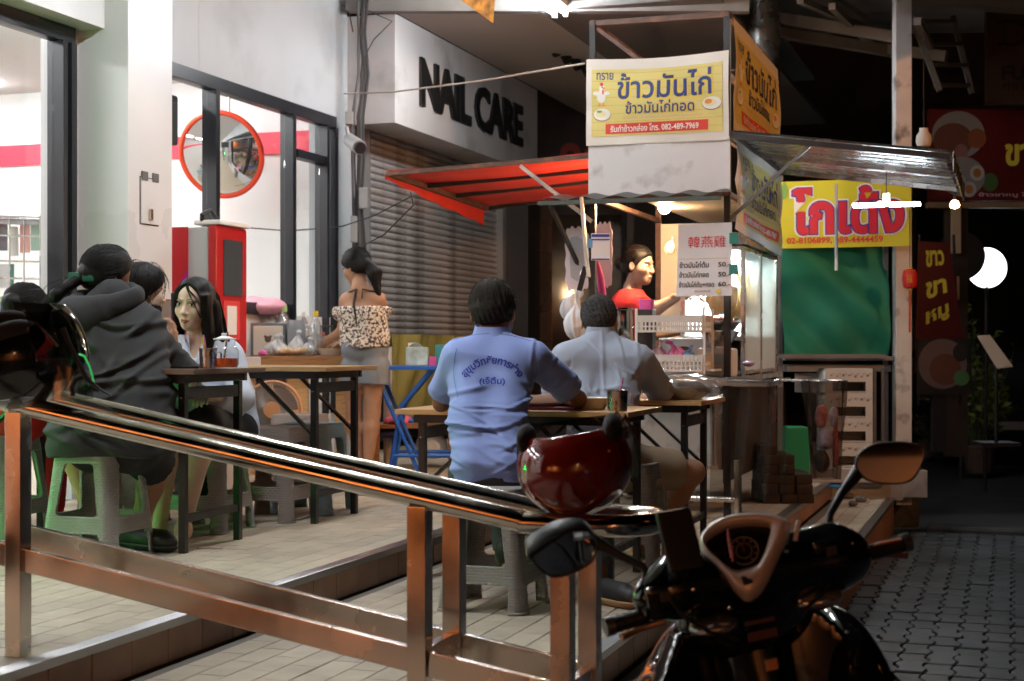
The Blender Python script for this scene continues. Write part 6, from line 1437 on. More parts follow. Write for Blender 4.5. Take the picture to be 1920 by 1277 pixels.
for i, (dx, dz, r, c) in enumerate(((-.02, -.20, (.04, .04, .07), (.65, .25, .25)), (.05, -.20, (.03, .03, .06), (.6, .55, .8)), (.0, -.33, (.05, .05, .06), (.5, .5, .7)), (.06, -.37, (.02, .03, .12), (.6, .12, .12)), (-.02, -.45, (.05, .05, .07), (.05, .04, .04)))):
    v_, f_ = sdf_mesh(lambda Q: ell(Q, (0, 0, 0), r) - .4 * min(r) * (folds(Q, 50, i) - .3), (-.09, -.09, -.15), (.09, .09, .15), .008); o = fast_obj('wrapper', v_ + np.array((dx, 0, dz)), f_, mat('wrapper_%d' % i, c, .4, var=.4, vs=25), t)

# more on and over the counter
for i, (px, py, d_, r_, c_, lab) in enumerate(((1325, 640, 8.7, .035, (.6, .35, .1), 'amber sauce bottle beside the grey storage box'), (1340, 640, 8.8, .03, (.35, .05, .03), 'dark red sauce bottle behind the amber one'), (1204, 660, 8.9, .04, (.5, .5, .45), 'pale condiment bottle behind the dark box'))):
    c = at(px, py, d_); t = thing('sauce_bottle', lab, 'bottle', V((c.x, c.y, ZCT))); MB().lathe([(.002, 0), (r_, .002), (r_, .13), (r_ * .4, .17), (r_ * .4, .2)], n=18).build('body', mat('bottle_%d' % i, c_, .2), t); MB().lathe([(r_ * .45, .195), (r_ * .42, .225), (.001, .227)], n=14).build('cap', mat('cap_%d' % i, (.6, .05, .03) if i == 0 else (.7, .7, .1), .4), t)
t = thing('chopping_board', 'thick round wooden chopping board on the cart counter before the vendor', 'chopping board', V((at(1300, 600, 9.0).x, 9.0, ZCT))); MB().lathe([(.001, 0), (.17, 0), (.175, .03), (.17, .07), (.001, .072)], n=36).build('board', wood_top('board_wood', (.42, .26, .12)), t)
lump('sliced_chicken', 'pile of sliced chicken on the round chopping board', 'chicken', V((at(1300, 600, 9.0).x, 9.0, ZCT + .07)), (.09, .06, .02), m_chk, 71, nz=.6, sc=60)
sack('hanging_bag', 'small pale bag hanging at the left edge of the price sheet', at(1256, 478, 9.4), (.035, .03, .05), mat('pale_bag_plastic', (.7, .62, .5), .35), 80)
# ================================================================== scooter (rider side towards the camera, leaning on its stand)
m_gl = mat('gloss_black', (.006, .006, .007), .10, spec=.6, coat=.6)
m_mt = mat('matt_black_plastic', (.012, .012, .012), .45, bump=.15, bs=200)
m_sil = mat('champagne_trim', (.72, .60, .53), .34, .25, rv=.05)
bc = at(1412, 1085, 3.0); SY = R(13); LEAN = R(-9)
so_ = V((bc.x - .06, bc.y + .10, ZG + .02))
sc = thing('scooter', 'black scooter with champagne dashboard trim parked on the street', 'scooter', so_, rot=(0, LEAN, SY))
XS = XF[sc.name]; XI = XS.inverted()
def S(px, py, d): return XI @ at(px, py, d)
def sbuild(name, fn, lo, hi, m, h=.008, par=None):
    v, f = sdf_mesh(fn, lo, hi, h); return fast_obj(name, v, f, m, par or sc)
hb = S(1412, 1085, 3.02); hbx, hby, hbz = hb
XH = lambda x, y, z: V((hbx + x, hby + y, hbz + z))
gL = S(1150, 1172, 2.93); gR = S(1690, 1020, 3.09)
# handlebar cowl
gd = (gR - gL).normalized()
cl, cr = S(1265, 1100, 2.96), S(1560, 1045, 3.04)
cc = np.array(S(1410, 1120, 3.03))
def cowl(Q):
    d = cap(Q, np.array(cl), np.array(cr), .062, .068); d = sm(d, ell(Q, cc + A3(0, .04, -.02), (.15, .10, .115)), .04)
    d = sm(d, cap(Q, np.array(S(1225, 1120, 2.93)), np.array(cl), .042, .055), .03); d = sm(d, cap(Q, np.array(cr), np.array(S(1590, 1045, 3.05)), .06, .045), .03); return d
sbuild('handlebar_cowl', cowl, cc - A3(.4, .25, .25), cc + A3(.42, .3, .25), m_gl)
# instrument housing: trim ring follows the outline seen from the saddle
def face(px, py, lift=0.0):
    """a point on the tilted instrument plane"""
    n = V((-.12, -.82, .56)).normalized(); o = at(1400, 1040, 2.93); d = (at(px, py, 1) - V((0, 0, CAMZ))); t_ = (o - V((0, 0, CAMZ))).dot(n) / d.dot(n); return XI @ (V((0, 0, CAMZ)) + d * t_ + n * lift)
out = [(1312, 1010), (1330, 985), (1362, 968), (1400, 962), (1445, 964), (1478, 976), (1482, 990), (1468, 1020), (1450, 1060), (1432, 1095), (1415, 1112), (1400, 1116), (1385, 1106), (1352, 1068), (1322, 1038)]
inn = [(1322, 1016), (1338, 1000), (1366, 986), (1400, 981), (1428, 981), (1445, 986), (1444, 1002), (1436, 1030), (1424, 1055), (1414, 1062), (1395, 1068), (1378, 1070), (1360, 1060), (1342, 1044), (1330, 1032)]
def smooth_loop(pts, n=4):
    N = len(pts); r = []
    for i in range(N):
        p0, p1, p2, p3 = (V((*pts[(i + k - 1) % N], 0)) for k in range(4))
        for j in range(n): t_ = j / n; r.append(tuple(.5 * ((2 * p1) + (-p0 + p2) * t_ + (2 * p0 - 5 * p1 + 4 * p2 - p3) * t_ ** 2 + (-p0 + 3 * p1 - 3 * p2 + p3) * t_ ** 3))[:2])
    return r
so2, si2 = smooth_loop(out), smooth_loop(inn); N = len(so2); mb = MB(); vs = []
for k in range(N):
    o, i = so2[k], si2[k]; mid = ((o[0] + i[0]) / 2, (o[1] + i[1]) / 2)
    vs += [face(*o, -.03), face(*o, .0), face(o[0] * .8 + i[0] * .2, o[1] * .8 + i[1] * .2, .009), face(*mid, .012), face(i[0] * .8 + o[0] * .2, i[1] * .8 + o[1] * .2, .009), face(*i, .002), face(*i, -.02)]
mb.add(vs, [(k * 7 + a, ((k + 1) % N) * 7 + a, ((k + 1) % N) * 7 + a + 1, k * 7 + a + 1) for k in range(N) for a in range(6)]); mb.build('dashboard_trim', m_sil, sc, ang=60)
ci = (1392, 1026); mb = MB(); mb.add([face(*ci, -.014)] + [face(*p, -.014) for p in si2], [(0, 1 + k, 1 + (k + 1) % N) for k in range(N)])
dial = mb.build('instrument_face', mat('dial_black', (.012, .012, .014), .3), sc)
for r_, w_ in ((27, 1.2), (15, .8)):
    MB().tube([face(1395 + r_ * math.cos(a), 1028 + r_ * math.sin(a) * .95, -.011) for a in [2 * math.pi * i / 36 for i in range(36)]], .0009 * w_, 5, closed=True).build('dial_ring', mat('dial_mark', (.6, .5, .42), .5), dial)
for i in range(9):
    a = R(135 + i * 33.75); MB().tube([face(1395 + 20 * math.cos(a), 1028 + 19 * math.sin(a), -.012), face(1395 + 24 * math.cos(a), 1028 + 23 * math.sin(a), -.012)], .0012, 5).build('dial_tick', MATS['dial_mark'], dial)
MB().tube([face(1396, 1030, -.010), face(1388, 1012, -.010)], .001, 5).build('needle', mat('needle_red', (.6, .08, .05), .5), dial)
mb = MB(); mb.add([face(*ci, .001)] + [face(*p, .001) for p in si2], [(0, 1 + k, 1 + (k + 1) % N) for k in range(N)]); mb.build('instrument_lens', glass_mat('lens_clear', (.9, .9, .9), .05, .05), sc)
MB().box((0, 0, 0), (.018, .018, .006), Matrix.Translation(face(1400, 1092, .010)) @ Matrix.Rotation(.6, 4, 'X')).build('small_window', m_dk, sc)
# silver left wing piece under the dash
mb = MB(); mb.add([face(*p, .0) for p in ((1285, 1052), (1310, 1050), (1334, 1068), (1328, 1076), (1300, 1066))], [(0, 1, 2, 3, 4)]); mb.build('trim_wing', m_sil, sc)
# grips, levers, switch pods
MB().tube([gL, gL + gd * .115], [.0165, .0175], 20).build('grip', m_mt, sc); MB().tube([gR - gd * .13, gR], [.0175, .0165], 20).build('grip', m_mt, sc)
for k in range(7): MB().tube([gL + gd * (.012 + .014 * k), gL + gd * (.015 + .014 * k)], .0182, 16).build('grip_rib', m_mt, sc)
for p, s in ((gL, -1), (gR, 1)): MB().tube([p + gd * s * .001, p + gd * s * .018], .0195, 18).build('bar_end', mat('bar_end_steel', (.2, .2, .2), .3, .8), sc)
for a, b in (((S(1610, 1040, 3.1)), (S(1700, 1040, 3.16))), ((S(1245, 1165, 3.0)), (S(1165, 1195, 2.98)))):
    MB().tube([a, (a + b) / 2 + V((0, .01, 0)), b], [.008, .007, .009], 10).build('brake_lever', mat('lever_bronze', (.35, .17, .08), .35, .7), sc)
for q in (S(1240, 1125, 2.92), S(1548, 1040, 3.0)):
    pod = MB().box((0, 0, 0), (.075, .06, .07), Matrix.Translation(q), bev=.014).build('switch_pod', m_gl, sc); MB().box((0, -.032, .012), (.022, .008, .018), Matrix.Translation(q), bev=.003).build('switch', mat('switch_grey', (.05, .05, .05), .4), pod)
MB().box((0, 0, 0), (.008, .004, .04), Matrix.Translation(S(1494, 995, 2.94)) @ Matrix.Rotation(.35, 4, 'Y')).build('white_reflector', mat('white_chip', (.75, .75, .75), .3), sc)
MB().box((0, 0, 0), (.062, .006, .004), Matrix.Translation(S(1664, 1016, 3.06)) @ Matrix.Rotation(-.0, 4, 'Y')).build('grip_stripe', mat('orange_stripe', (.75, .22, .03), .4), sc)
# mirrors
def mirror(glass, c_d, stalk, label, back=1, tilt=(0, 0)):
    n = (V((0, 0, CAMZ)) - at(sum(p[0] for p in glass) / len(glass), sum(p[1] for p in glass) / len(glass), c_d)); n = (n.normalized() + V((tilt[0], -.15, tilt[1]))).normalized()
    cx, cy = sum(p[0] for p in glass) / len(glass), sum(p[1] for p in glass) / len(glass); o = at(cx, cy, c_d)
    def f(px, py, lift=0.0): d = at(px, py, 1) - V((0, 0, CAMZ)); t_ = (o - V((0, 0, CAMZ))).dot(n) / d.dot(n); return XI @ (V((0, 0, CAMZ)) + d * t_ + n * lift)
    g = smooth_loop(glass, 3); N = len(g); mb = MB(); vs = []
    for k in range(N):
        ex = lambda s: (cx + (g[k][0] - cx) * s, cy + (g[k][1] - cy) * s); vs += [f(*ex(.985), .001), f(*ex(1.03), .006), f(*ex(1.07), .0), f(*ex(1.03), -.03), f(*ex(.6), -.055), f(*ex(.05), -.06)]
    mb.add(vs, [(k * 6 + a, ((k + 1) % N) * 6 + a, ((k + 1) % N) * 6 + a + 1, k * 6 + a + 1) for k in range(N) for a in range(5)]); h = mb.build('mirror', m_mt, sc, ang=50, label=label)
    mb = MB(); mb.add([f(cx, cy, .0015)] + [f(*(cx + (p[0] - cx) * .985, cy + (p[1] - cy) * .985), .0015) for p in g], [(0, 1 + k, 1 + (k + 1) % N) for k in range(N)]); mb.build('mirror_glass', mat('scooter_mirror', (.75, .75, .75), .03, 1.0), h, smooth=False)
    MB().tube([f(*stalk[0], -.03)] + [S(*q) for q in stalk[1:]], [.016, .009, .008, .010], 12).build('stalk', m_mt, h)
mirror([(1606, 872), (1614, 850), (1640, 834), (1690, 830), (1728, 838), (1733, 852), (1722, 880), (1706, 900), (1680, 906), (1640, 903), (1618, 892)], 3.18, [(1612, 880), (1578, 925, 3.12), (1556, 965, 3.1), (1552, 1000, 3.08)], 'right mirror glowing orange with the street behind', tilt=(.0, .075))
mirror([(992, 1035), (1020, 1012), (1060, 996), (1095, 994), (1112, 1008), (1116, 1030), (1106, 1052), (1075, 1070), (1040, 1078), (1020, 1070), (1002, 1052)], 2.96, [(1110, 1030), (1160, 1040, 2.97), (1205, 1062, 2.97), (1228, 1095, 2.95)], 'dark left mirror tilted down', tilt=(.35, -1.1))
# phone holder on the left of the dash
ph = S(1274, 1012, 2.88); t2 = MB().box((0, 0, 0), (.072, .018, .12), Matrix.Translation(ph) @ Matrix.Rotation(.02, 4, 'Y') @ Matrix.Rotation(-.35, 4, 'X'), bev=.01).build('phone_holder', mat('holder_brown', (.010, .008, .007), .45), sc)
MB().tube([ph + V((0, .02, -.05)), ph + V((.02, .05, -.12))], .012, 10).build('clamp', m_mt, t2)
# steering column, leg shield, front fender, floor, tank, seat, wheels
def shield(Q):
    q = Q - cc; x, y, z = q[:, 0], q[:, 1], q[:, 2]; c = A3(0, 0, 0)
    prof = .10 + .17 * np.clip(-z / .22, 0, 1) - .10 * np.clip((-z - .30) / .4, 0, 1)
    curve = .09 - .25 * (x * x) / .06 * .3 + .12 * z
    d = np.maximum(np.abs(y - curve - .02) - .028, np.abs(x) - prof); d = np.maximum(d, np.maximum(z + .06, -z - .62)); return smx(d, d - .0, .01) - .012
sbuild('leg_shield', shield, cc + A3(-.36, -.35, -.72), cc + A3(.36, .4, .02), m_gl, .011)
def column(Q): return sm(cap(Q, cc + A3(0, .06, -.05), cc + A3(0, .0, -.42), .085, .075), ell(Q, cc + A3(.0, -.03, -.5), (.11, .10, .16)), .06)
sbuild('steering_cover', column, cc + A3(-.25, -.25, -.75), cc + A3(.25, .3, .1), m_gl, .011)
def nose(Q):
    a = ell(Q, cc + A3(.215, .12, -.34), (.095, .22, .26)); b = ell(Q, cc + A3(-.18, .10, -.33), (.075, .18, .19)); return sm(sm(a, b, .05), ell(Q, cc + A3(0, .24, -.30), (.2, .14, .25)), .08)
sbuild('front_fairing', nose, cc + A3(-.42, -.2, -.68), cc + A3(.42, .55, .02), m_gl, .011)
m_chrome = mat('silver_lamp_trim', (.6, .6, .62), .08, .8)
def ind(p, r, n): 
    q = S(*p); v_, f_ = sdf_mesh(lambda Q: ell(Q, np.array(q), r), np.array(q) - .15, np.array(q) + .15, .006); return fast_obj(n, v_, f_, m_chrome, sc)
ind((1530, 1122, 3.02), (.055, .05, .022), 'indicator'); ind((1338, 1172, 2.95), (.05, .05, .02), 'indicator')
for q, w_, h_, m_ in ((S(1447, 1246, 2.83), .024, .022, mat('orange_sticker', (.55, .25, .12), .5)), (S(1430, 1190, 2.86), .06, .018, mat('dull_sticker', (.10, .04, .03), .5)), (S(1425, 1165, 2.87), .06, .008, MATS['dull_sticker'] if 'dull_sticker' in MATS else m_mt)):
    MB().box((0, 0, 0), (w_, .003, h_), Matrix.Translation(q), bev=.001).build('sticker', m_, sc)
def floorb(Q): return rbox(Q, cc + A3(0, -.42, -.72), (.16, .35, .05), .04)
sbuild('foot_board', floorb, cc + A3(-.25, -.85, -.85), cc + A3(.25, .05, -.6), m_mt, .012)
sbuild('tail_body', lambda Q: ell(Q, cc + A3(0, -.85, -.48), (.17, .42, .19)), cc + A3(-.25, -1.4, -.75), cc + A3(.25, -.35, -.2), m_gl, .014)
sbuild('seat', lambda Q: sm(ell(Q, cc + A3(0, -.7, -.30), (.14, .28, .07)), ell(Q, cc + A3(0, -1.05, -.26), (.13, .22, .06)), .05), cc + A3(-.2, -1.4, -.42), cc + A3(.2, -.35, -.12), m_mt, .012)
for yy in (.36, -.92):
    F = frame(V((cc[0], cc[1] + yy, .25)), V((0, 1, 0)), V((0, 0, 1)), V((1, 0, 0)))
    wh = MB().lathe([(.18, -.03), (.235, -.04), (.255, -.02), (.258, 0), (.255, .02), (.235, .04), (.18, .03)], n=40, m=F).build('wheel', mat('tyre', (.015, .015, .015), .8), sc); MB().lathe([(.03, -.03), (.06, -.02), (.17, -.012), (.185, -.03), (.185, .03), (.17, .012), (.06, .02), (.03, .03)], n=32, m=F).build('rim', mat('rim_dark', (.08, .08, .08), .4, .8), wh)
MB().tube([V((cc[0], cc[1] + .12, cc[2] - .2)), V((cc[0], cc[1] + .34, .25))], .03, 12).build('fork', m_mt, sc)
MB().tube([V((cc[0] - .1, cc[1] - .5, .25)), V((cc[0] - .3, cc[1] - .55, .0))], .012, 8).build('side_stand', m_mt, sc)
# rain cover edge / short charm hanging on the dash (red and white strap)
MB().tube([face(1364, 992, .006), face(1366, 1010, .008), face(1371, 1035, .008), face(1374, 1056, .008)], [.002, .0035, .0035, .002], 8).build('wrist_strap', mat('pink_strap', (.6, .2, .2), .6, var=.5, vs=60), sc)
# ================================================================== helmets on the rail
def helmet(name, label, c, rot, m_shell, visor, r=(.125, .15, .125)):
    """local: x right, y front of the helmet, z up; opening at the bottom"""
    t = thing(name, label, 'helmet', c, rot=rot)
    def shell(Q):
        d = ell(Q, (0, 0, 0), r); inner = -(ell(Q, (0, 0, 0), tuple(a - .012 for a in r))); d = np.maximum(d, inner)
        face_ = np.maximum(np.maximum(-Q[:, 1] + .035, Q[:, 2] - .045), -1); d = smx(d, -face_, .012); d = np.maximum(d, -Q[:, 2] - .085); return d
    v, f = sdf_mesh(shell, (-.16, -.19, -.16), (.16, .19, .16), .005); fast_obj('shell', v, f, m_shell, t)
    v, f = sdf_mesh(lambda Q: np.maximum(np.maximum(ell(Q, (0, 0, 0), tuple(a - .013 for a in r)), -ell(Q, (0, .01, -.03), tuple(a - .034 for a in r))), np.maximum(smx(-(-np.maximum(-Q[:, 1] + .03, Q[:, 2] - .04)), -1 + Q[:, 0] * 0, .01) * -1, -Q[:, 2] - .12)), (-.14, -.17, -.16), (.14, .17, .14), .007); fast_obj('padding', v, f, mat('black_padding', (.02, .02, .021), .9, bump=.3), t)
    for s in (-1, 1):
        v, f = sdf_mesh(lambda Q: sm(ell(Q, (s * .104, .0, -.062), (.018, .072, .05)), ell(Q, (s * .108, -.02, -.082), (.015, .055, .028)), .02), (s * .098 - .06, -.09, -.22), (s * .098 + .06, .09, .0), .006); fast_obj('ear_flap', v, f, MATS['black_padding'], t)
        MB().tube([(s * .118, .02, -.08), (s * .13, .05, -.10), (s * .15, .09, -.03)], [.005, .005, .004], 6).build('strap', mat('strap_brown', (.10, .035, .02), .7), t)
        MB().cyl((0, 0, 0), .018, .012, 20, m=frame(V((s * .122, .0, -.015)), V((0, 1, 0)), V((0, 0, 1)), V((s, 0, 0)))).build('visor_screw', mat('screw_black', (.02, .02, .02), .2), t)
    def vf(a, b):
        th = (a - .5) * 2.9; ph_ = .42 - 1.25 * b; k = 1.055 - .05 * b; return V((r[0] * k * 1.03 * math.sin(th) * math.cos(ph_ * .75), r[1] * k * math.cos(th) * math.cos(ph_ * .75) + .01, r[2] * 1.08 * math.sin(ph_) - .02 * (abs(a - .5) * 2) ** 3 * b))
    MB().sheet(vf, 36, 14, .0022).build('visor', visor, t)
    return t
m_redh = mat('red_helmet_shell', (.16, .010, .008), .12, var=.25, vs=9, coat=.7)
vis = glass_mat('tinted_visor', (.50, .46, .43), .03, .07)
helmet('red_helmet', 'red motorcycle helmet with a smoky visor lying upside down on the rail end', at(1078, 872, 3.62), (R(176), R(8), R(168)), m_redh, vis, (.140, .155, .124))
m_bkh = mat('black_helmet_shell', (.008, .008, .009), .10, coat=.6)
helmet('black_helmet', 'glossy black helmet with a clear visor resting on the rail at the left edge', at(34, 668, 4.05), (R(168), R(-8), R(115)), m_bkh, vis, (.150, .170, .142))
# strap and visor rim with green light painted on, hanging beside the black helmet
t = thing('visor_shield', 'clear loose visor with green light painted along its edge, leaning on the rail', 'visor', at(150, 735, 3.98))
def vs_(a, b): return at(60 + 115 * a, 752 - 4 * a - (10 + 55 * math.sin(math.pi * (.15 + .75 * a))) * b, 4.02 - .05 * math.sin(a * 3)) 
MB().sheet(vs_, 20, 8, .002).build('shield', glass_mat('clear_visor', (.75, .74, .72), .04, .08), t, True)
MB().tube([at(x, y, 4.0) for x, y in ((148, 664), (158, 668), (167, 685), (173, 705), (177, 725))], .0028, 8).build('rim', mat('green_light_paint', (.1, .7, .2), .25, emit=(.05, .9, .2), es=.35), t, True)  # green light on the clear edge is put into colour and faint emission
MB().tube([at(x, y, 3.97) for x, y in ((118, 615), (128, 640), (140, 665), (152, 690), (160, 706), (172, 718), (190, 732), (208, 742))], [.008, .007, .006, .006, .009, .006, .004, .002], 8).build('strap', m_mt, t, True)
MB().tube([at(x, y, 3.97) for x, y in ((137, 742), (134, 728), (142, 712), (156, 708))], .006, 8).build('strap', m_mt, t, True)

m_gap = mat('panel_gap', (.001, .001, .001), .9)
def seam3(pts, r=.0022, n='panel_gap'): MB().tube([S(*p) for p in pts], r, 5).build(n, m_gap, sc)
seam3([(1268, 1078, 2.90), (1330, 1118, 2.89), (1392, 1150, 2.89), (1470, 1140, 2.90), (1545, 1095, 2.94)])
MB().tube([S(1240, 1100, 2.9), S(1275, 1150, 2.88), S(1330, 1185, 2.9), S(1385, 1200, 2.92)], .004, 6).build('cable', m_mt, sc)
MB().tube([S(1560, 1060, 3.0), S(1548, 1110, 2.97), S(1500, 1150, 2.95)], .004, 6).build('cable', m_mt, sc)
for p in ((1300, 1106, 2.90), (1368, 1140, 2.885), (1500, 1128, 2.9)): MB().box((0, 0, 0), (.010, .010, .010), Matrix.Translation(S(*p)), bev=.004).build('screw', mat('screw_steel', (.4, .4, .4), .25, 1), sc)
# ================================================================== clutter at the food table
m_plank = wood_top('plank_wood', (.30, .15, .06)); m_pine = wood_top('pale_pine', (.55, .34, .15))
zf = 1.44
t = thing('prep_table', 'brown plank food preparation table by the shop window', 'table', at(560, 860, 9.9))
xa, xb = at(458, 668, 9.9).x, at(655, 668, 9.9).x
for k in range(5): MB().box(((xa + xb) / 2, 9.88 + k * .12, zf - .02), (xb - xa, .117, .035), bev=.003).build('plank', m_plank, t, True)
MB().box(((xa + xb) / 2, 9.83, zf - .06), (xb - xa, .02, .07)).build('apron', m_plank, t, True)
for px in (470, 548, 640): MB().box((at(px, 800, 9.95).x, 9.95, (zf - .04 + ZB) / 2), (.07, .05, zf - .04 - ZB), bev=.004).build('leg', m_pine, t, True)
MB().box((at(560, 800, 9.95).x, 9.93, ZB + .5), (.14, .03, .5), bev=.01).build('side_board', m_pine, t, True)
def bottle(label, c, h, r, m, mcap, neck=.35):
    t = thing('bottle', label, 'bottle', c, 0); MB().lathe([(.002, 0), (r, .002), (r, h * .6), (r * .8, h * .7), (r * neck, h * .85), (r * neck, h * .9)], n=20).build('body', m, t); MB().lathe([(r * neck * 1.2, h * .88), (r * neck * 1.1, h), (.001, h)], n=16).build('cap', mcap, t); return t
W_ = lambda px, py, d=10.05: at(px, py, d)
def tb(px, d=10.05): return V((at(px, 665, d).x, d, zf))
bottle('clear bottle with a yellow cap standing among bags on the food table', tb(592), .30, .045, m_bag, mat('yellow_cap', (.8, .5, .02), .4))
bottle('large clear bottle with a green cap behind the bear box', tb(532, 10.2), .34, .06, m_bag, mat('green_cap', (.3, .55, .2), .4))
t = thing('jug', 'grey handled plastic jug on the food table', 'jug', tb(556, 10.1)); MB().lathe([(.002, 0), (.06, 0), (.065, .2), (.05, .24)], n=24).build('body', mat('grey_jug', (.25, .25, .27), .4), t); MB().tube([(.06, 0, .2), (.12, 0, .21), (.13, 0, .06), (.06, 0, .05)], .01, 8).build('handle', m_whitem, t)
t = thing('lidded_pot', 'steel pot with a black knobbed lid on the food table', 'pot', tb(612, 10.3)); MB().lathe([(.002, 0), (.12, 0), (.125, .12), (.14, .125)], n=30).build('body', m_stl, t); MB().lathe([(.14, .125), (.13, .135), (.05, .15), (.002, .155)], n=30).build('lid', m_stl, t)
MB().tube([(-.04, 0, .15), (-.04, 0, .2), (.04, 0, .2), (.04, 0, .15)], .008, 8).build('knob', m_dk, t)
t = thing('bear_box', 'cream box with a small dark bear face on the food table', 'box', tb(505, 10.15)); MB().box((0, 0, .1), (.20, .12, .2), bev=.008).build('body', mat('cream_box', (.72, .6, .48), .5), t)
F = frame(V((0, -.0615, .11)), V((1, 0, 0)), UP, V((0, -1, 0)))
MB().lathe([(.022, 0), (.02, .003), (.001, .003)], n=18, m=F).build('bear_mark', mat('bear_brown', (.12, .06, .04), .5), t)
for s in (-1, 1): MB().lathe([(.009, 0), (.001, .003)], n=10, m=frame(V((s * .018, -.0615, .128)), V((1, 0, 0)), UP, V((0, -1, 0)))).build('bear_mark', MATS['bear_brown'], t)
for i, (px, d, r, lab, c) in enumerate(((520, 9.98, (.10, .07, .07), 'milky plastic bag of food at the left of the food table', None), (556, 9.96, (.07, .06, .085), 'tall tied clear bag in the middle of the food table', None), (578, 9.97, (.06, .05, .06), 'small clear bag beside the woman’s hand'.replace('’', ''), None))):
    sack('food_bag', lab, tb(px, d), (r[0] * .8, r[1], r[2] * .8), m_bagw, 20 + i)
for px, d, h_, r_, cap_, lab in ((478, 10.25, .24, .035, (.1, .3, .6), 'blue capped bottle at the left end of the food table'), (604, 10.2, .16, .04, (.7, .1, .05), 'short red capped jar beside the lidded pot'), (570, 10.3, .30, .04, (.75, .75, .72), 'tall white capped bottle behind the grey jug')):
    bottle(lab, tb(px, d), h_, r_, m_bag, mat('cap_' + lab[:4].strip(), cap_, .4))
sack('food_bag', 'big white bag slumped behind the bear box', tb(520, 10.32), (.11, .08, .12), mat('dull_white_bag', (.6, .6, .6), .4), 91)
sack('food_bag', 'small milky bag between the jug and the yellow capped bottle', tb(584, 10.12), (.05, .04, .06), m_bagw, 92)
lump('noodle_heap', 'heap of pale vegetables inside the bags on the food table', 'vegetables', tb(545, 9.95), (.13, .05, .03), mat('veg', (.6, .42, .25), .5, var=.4, vs=30), 30, nz=.7, sc=50)
lump('pink_radish', 'small bright pink pouch at the front of the food table', 'pouch', tb(492, 9.9), (.03, .03, .02), MATS['bright_pink'], 31, nz=.2)
t = thing('mixing_bowl', 'pale bowl under the standing woman’s hands'.replace('’', ''), 'bowl', tb(618, 10.0)); MB().lathe([(.002, 0), (.05, 0), (.09, .05), (.094, .05), (.06, -.0)], n=26).build('wall', MATS['cream_bowl'], t)
lump('pink_towel', 'pink and white towel heaped on a grey box behind the long haired woman', 'towel', at(490, 590, 10.2), (.17, .12, .06), mat('pink_towel', (.70, .35, .42), .9, var=.2, vs=6), 33, nz=.8, sc=18)
t = thing('grey_crate', 'dark grey crate under the pink towel', 'crate', V((at(490, 600, 10.25).x, 10.25, ZB))); MB().box((0, 0, .5), (.38, .3, 1.0), bev=.01).build('body', mat('crate_grey', (.16, .16, .17), .5), t)
# fan
fc = at(512, 768, 9.0); t = thing('electric_fan', 'old round desk fan with a tan hub under the tables', 'fan', (fc.x, fc.y, ZB), .05)
zc = fc.z - ZB; Rf = .168; m_tan = mat('tan_plastic', (.50, .25, .12), .45); m_wire = mat('fan_wire', (.35, .30, .27), .4, .4)
MB().lathe([(.001, -.02), (.048, -.018), (.05, -.01), (.05, .01)], n=28, m=frame(V((0, -.06, zc)), V((1, 0, 0)), UP, V((0, 1, 0)))).build('hub_cap', m_tan, t)
MB().tube([(Rf * math.cos(a), -.01, zc + Rf * math.sin(a)) for a in [2 * math.pi * i / 48 for i in range(48)]], .010, 8, closed=True).build('guard_rim', m_tan, t)
mb = MB()
for i in range(72): a = 2 * math.pi * i / 72; mb.tube([(.045 * math.cos(a), -.06, zc + .045 * math.sin(a)), (.11 * math.cos(a), -.055, zc + .11 * math.sin(a)), (Rf * math.cos(a), -.015, zc + Rf * math.sin(a))], .0018, 4, caps=False)
mb.build('front_guard', m_wire, t)
for k in range(3):
    def bl(a, b): th = 2.094 * k + a * 1.5; r_ = .035 + .115 * b; return V((r_ * math.cos(th), -.01 - .03 * a, zc + r_ * math.sin(th)))
    MB().sheet(bl, 10, 4, .002).build('blade', mat('blade_smoke', (.12, .09, .08), .3), t)
MB().cyl((0, .0, zc), .05, .12, 20, m=frame(V((0, 0.0, zc)), V((1, 0, 0)), UP * -1, V((0, 1, 0)))).build('motor', m_tan, t) if False else MB().tube([(0, 0, zc), (0, .12, zc)], [.055, .045], 20).build('motor', m_tan, t)
MB().tube([(0, .06, zc - .04), (0, .06, .05)], .016, 12).build('stem', m_dk, t); MB().cyl((0, .05, 0), .14, .04, 28, r2=.11).build('base', m_tan, t)
# kiosk
kA = at(318, 560, 9.25); 
t = thing('service_kiosk', 'red and white self service kiosk against the shop window', 'kiosk', P(7.86, -4.6, ZB)); m_kr = mat('kiosk_red', (.40, .012, .015), .35); m_kg = mat('kiosk_grey', (.45, .46, .48), .4)
ku0, ku1 = 7.69, 8.04; kv0, kv1 = -4.88, -4.45
MB().uvbox(ku0, ku1, kv0, kv1, ZB, 2.20, .01).build('body', m_kg, t, True)
MB().uvbox(ku0 - .012, ku0 - .001, kv0, kv1 - .13, ZB, 2.202, .003).build('red_side', m_kr, t, True)
MB().uvbox(ku0 - .012, ku1 + .01, kv1 + .001, kv1 + .06, 1.45, 2.21, .02).build('screen_surround', m_kr, t, True)
MB().uvbox(ku0 + .07, ku1 - .06, kv1 + .061, kv1 + .066, 1.80, 2.13).build('screen', mat('screen_off', (.05, .055, .06), .25), t, True)
MB().uvbox(ku0 + .06, ku1 - .10, kv1 + .061, kv1 + .07, 1.54, 1.77, .003).build('slot_panel', mat('kiosk_slot', (.6, .05, .05), .4), t, True)
MB().uvbox(ku0 + .09, ku0 + .20, kv1 + .071, kv1 + .078, 1.57, 1.74, .003).build('card_reader', m_whitem, t, True)
MB().uvbox(ku0 - .0, ku1, kv1 + .0, kv1 + .16, 1.38, 1.44, .01).build('keypad_shelf', m_kg, t, True)
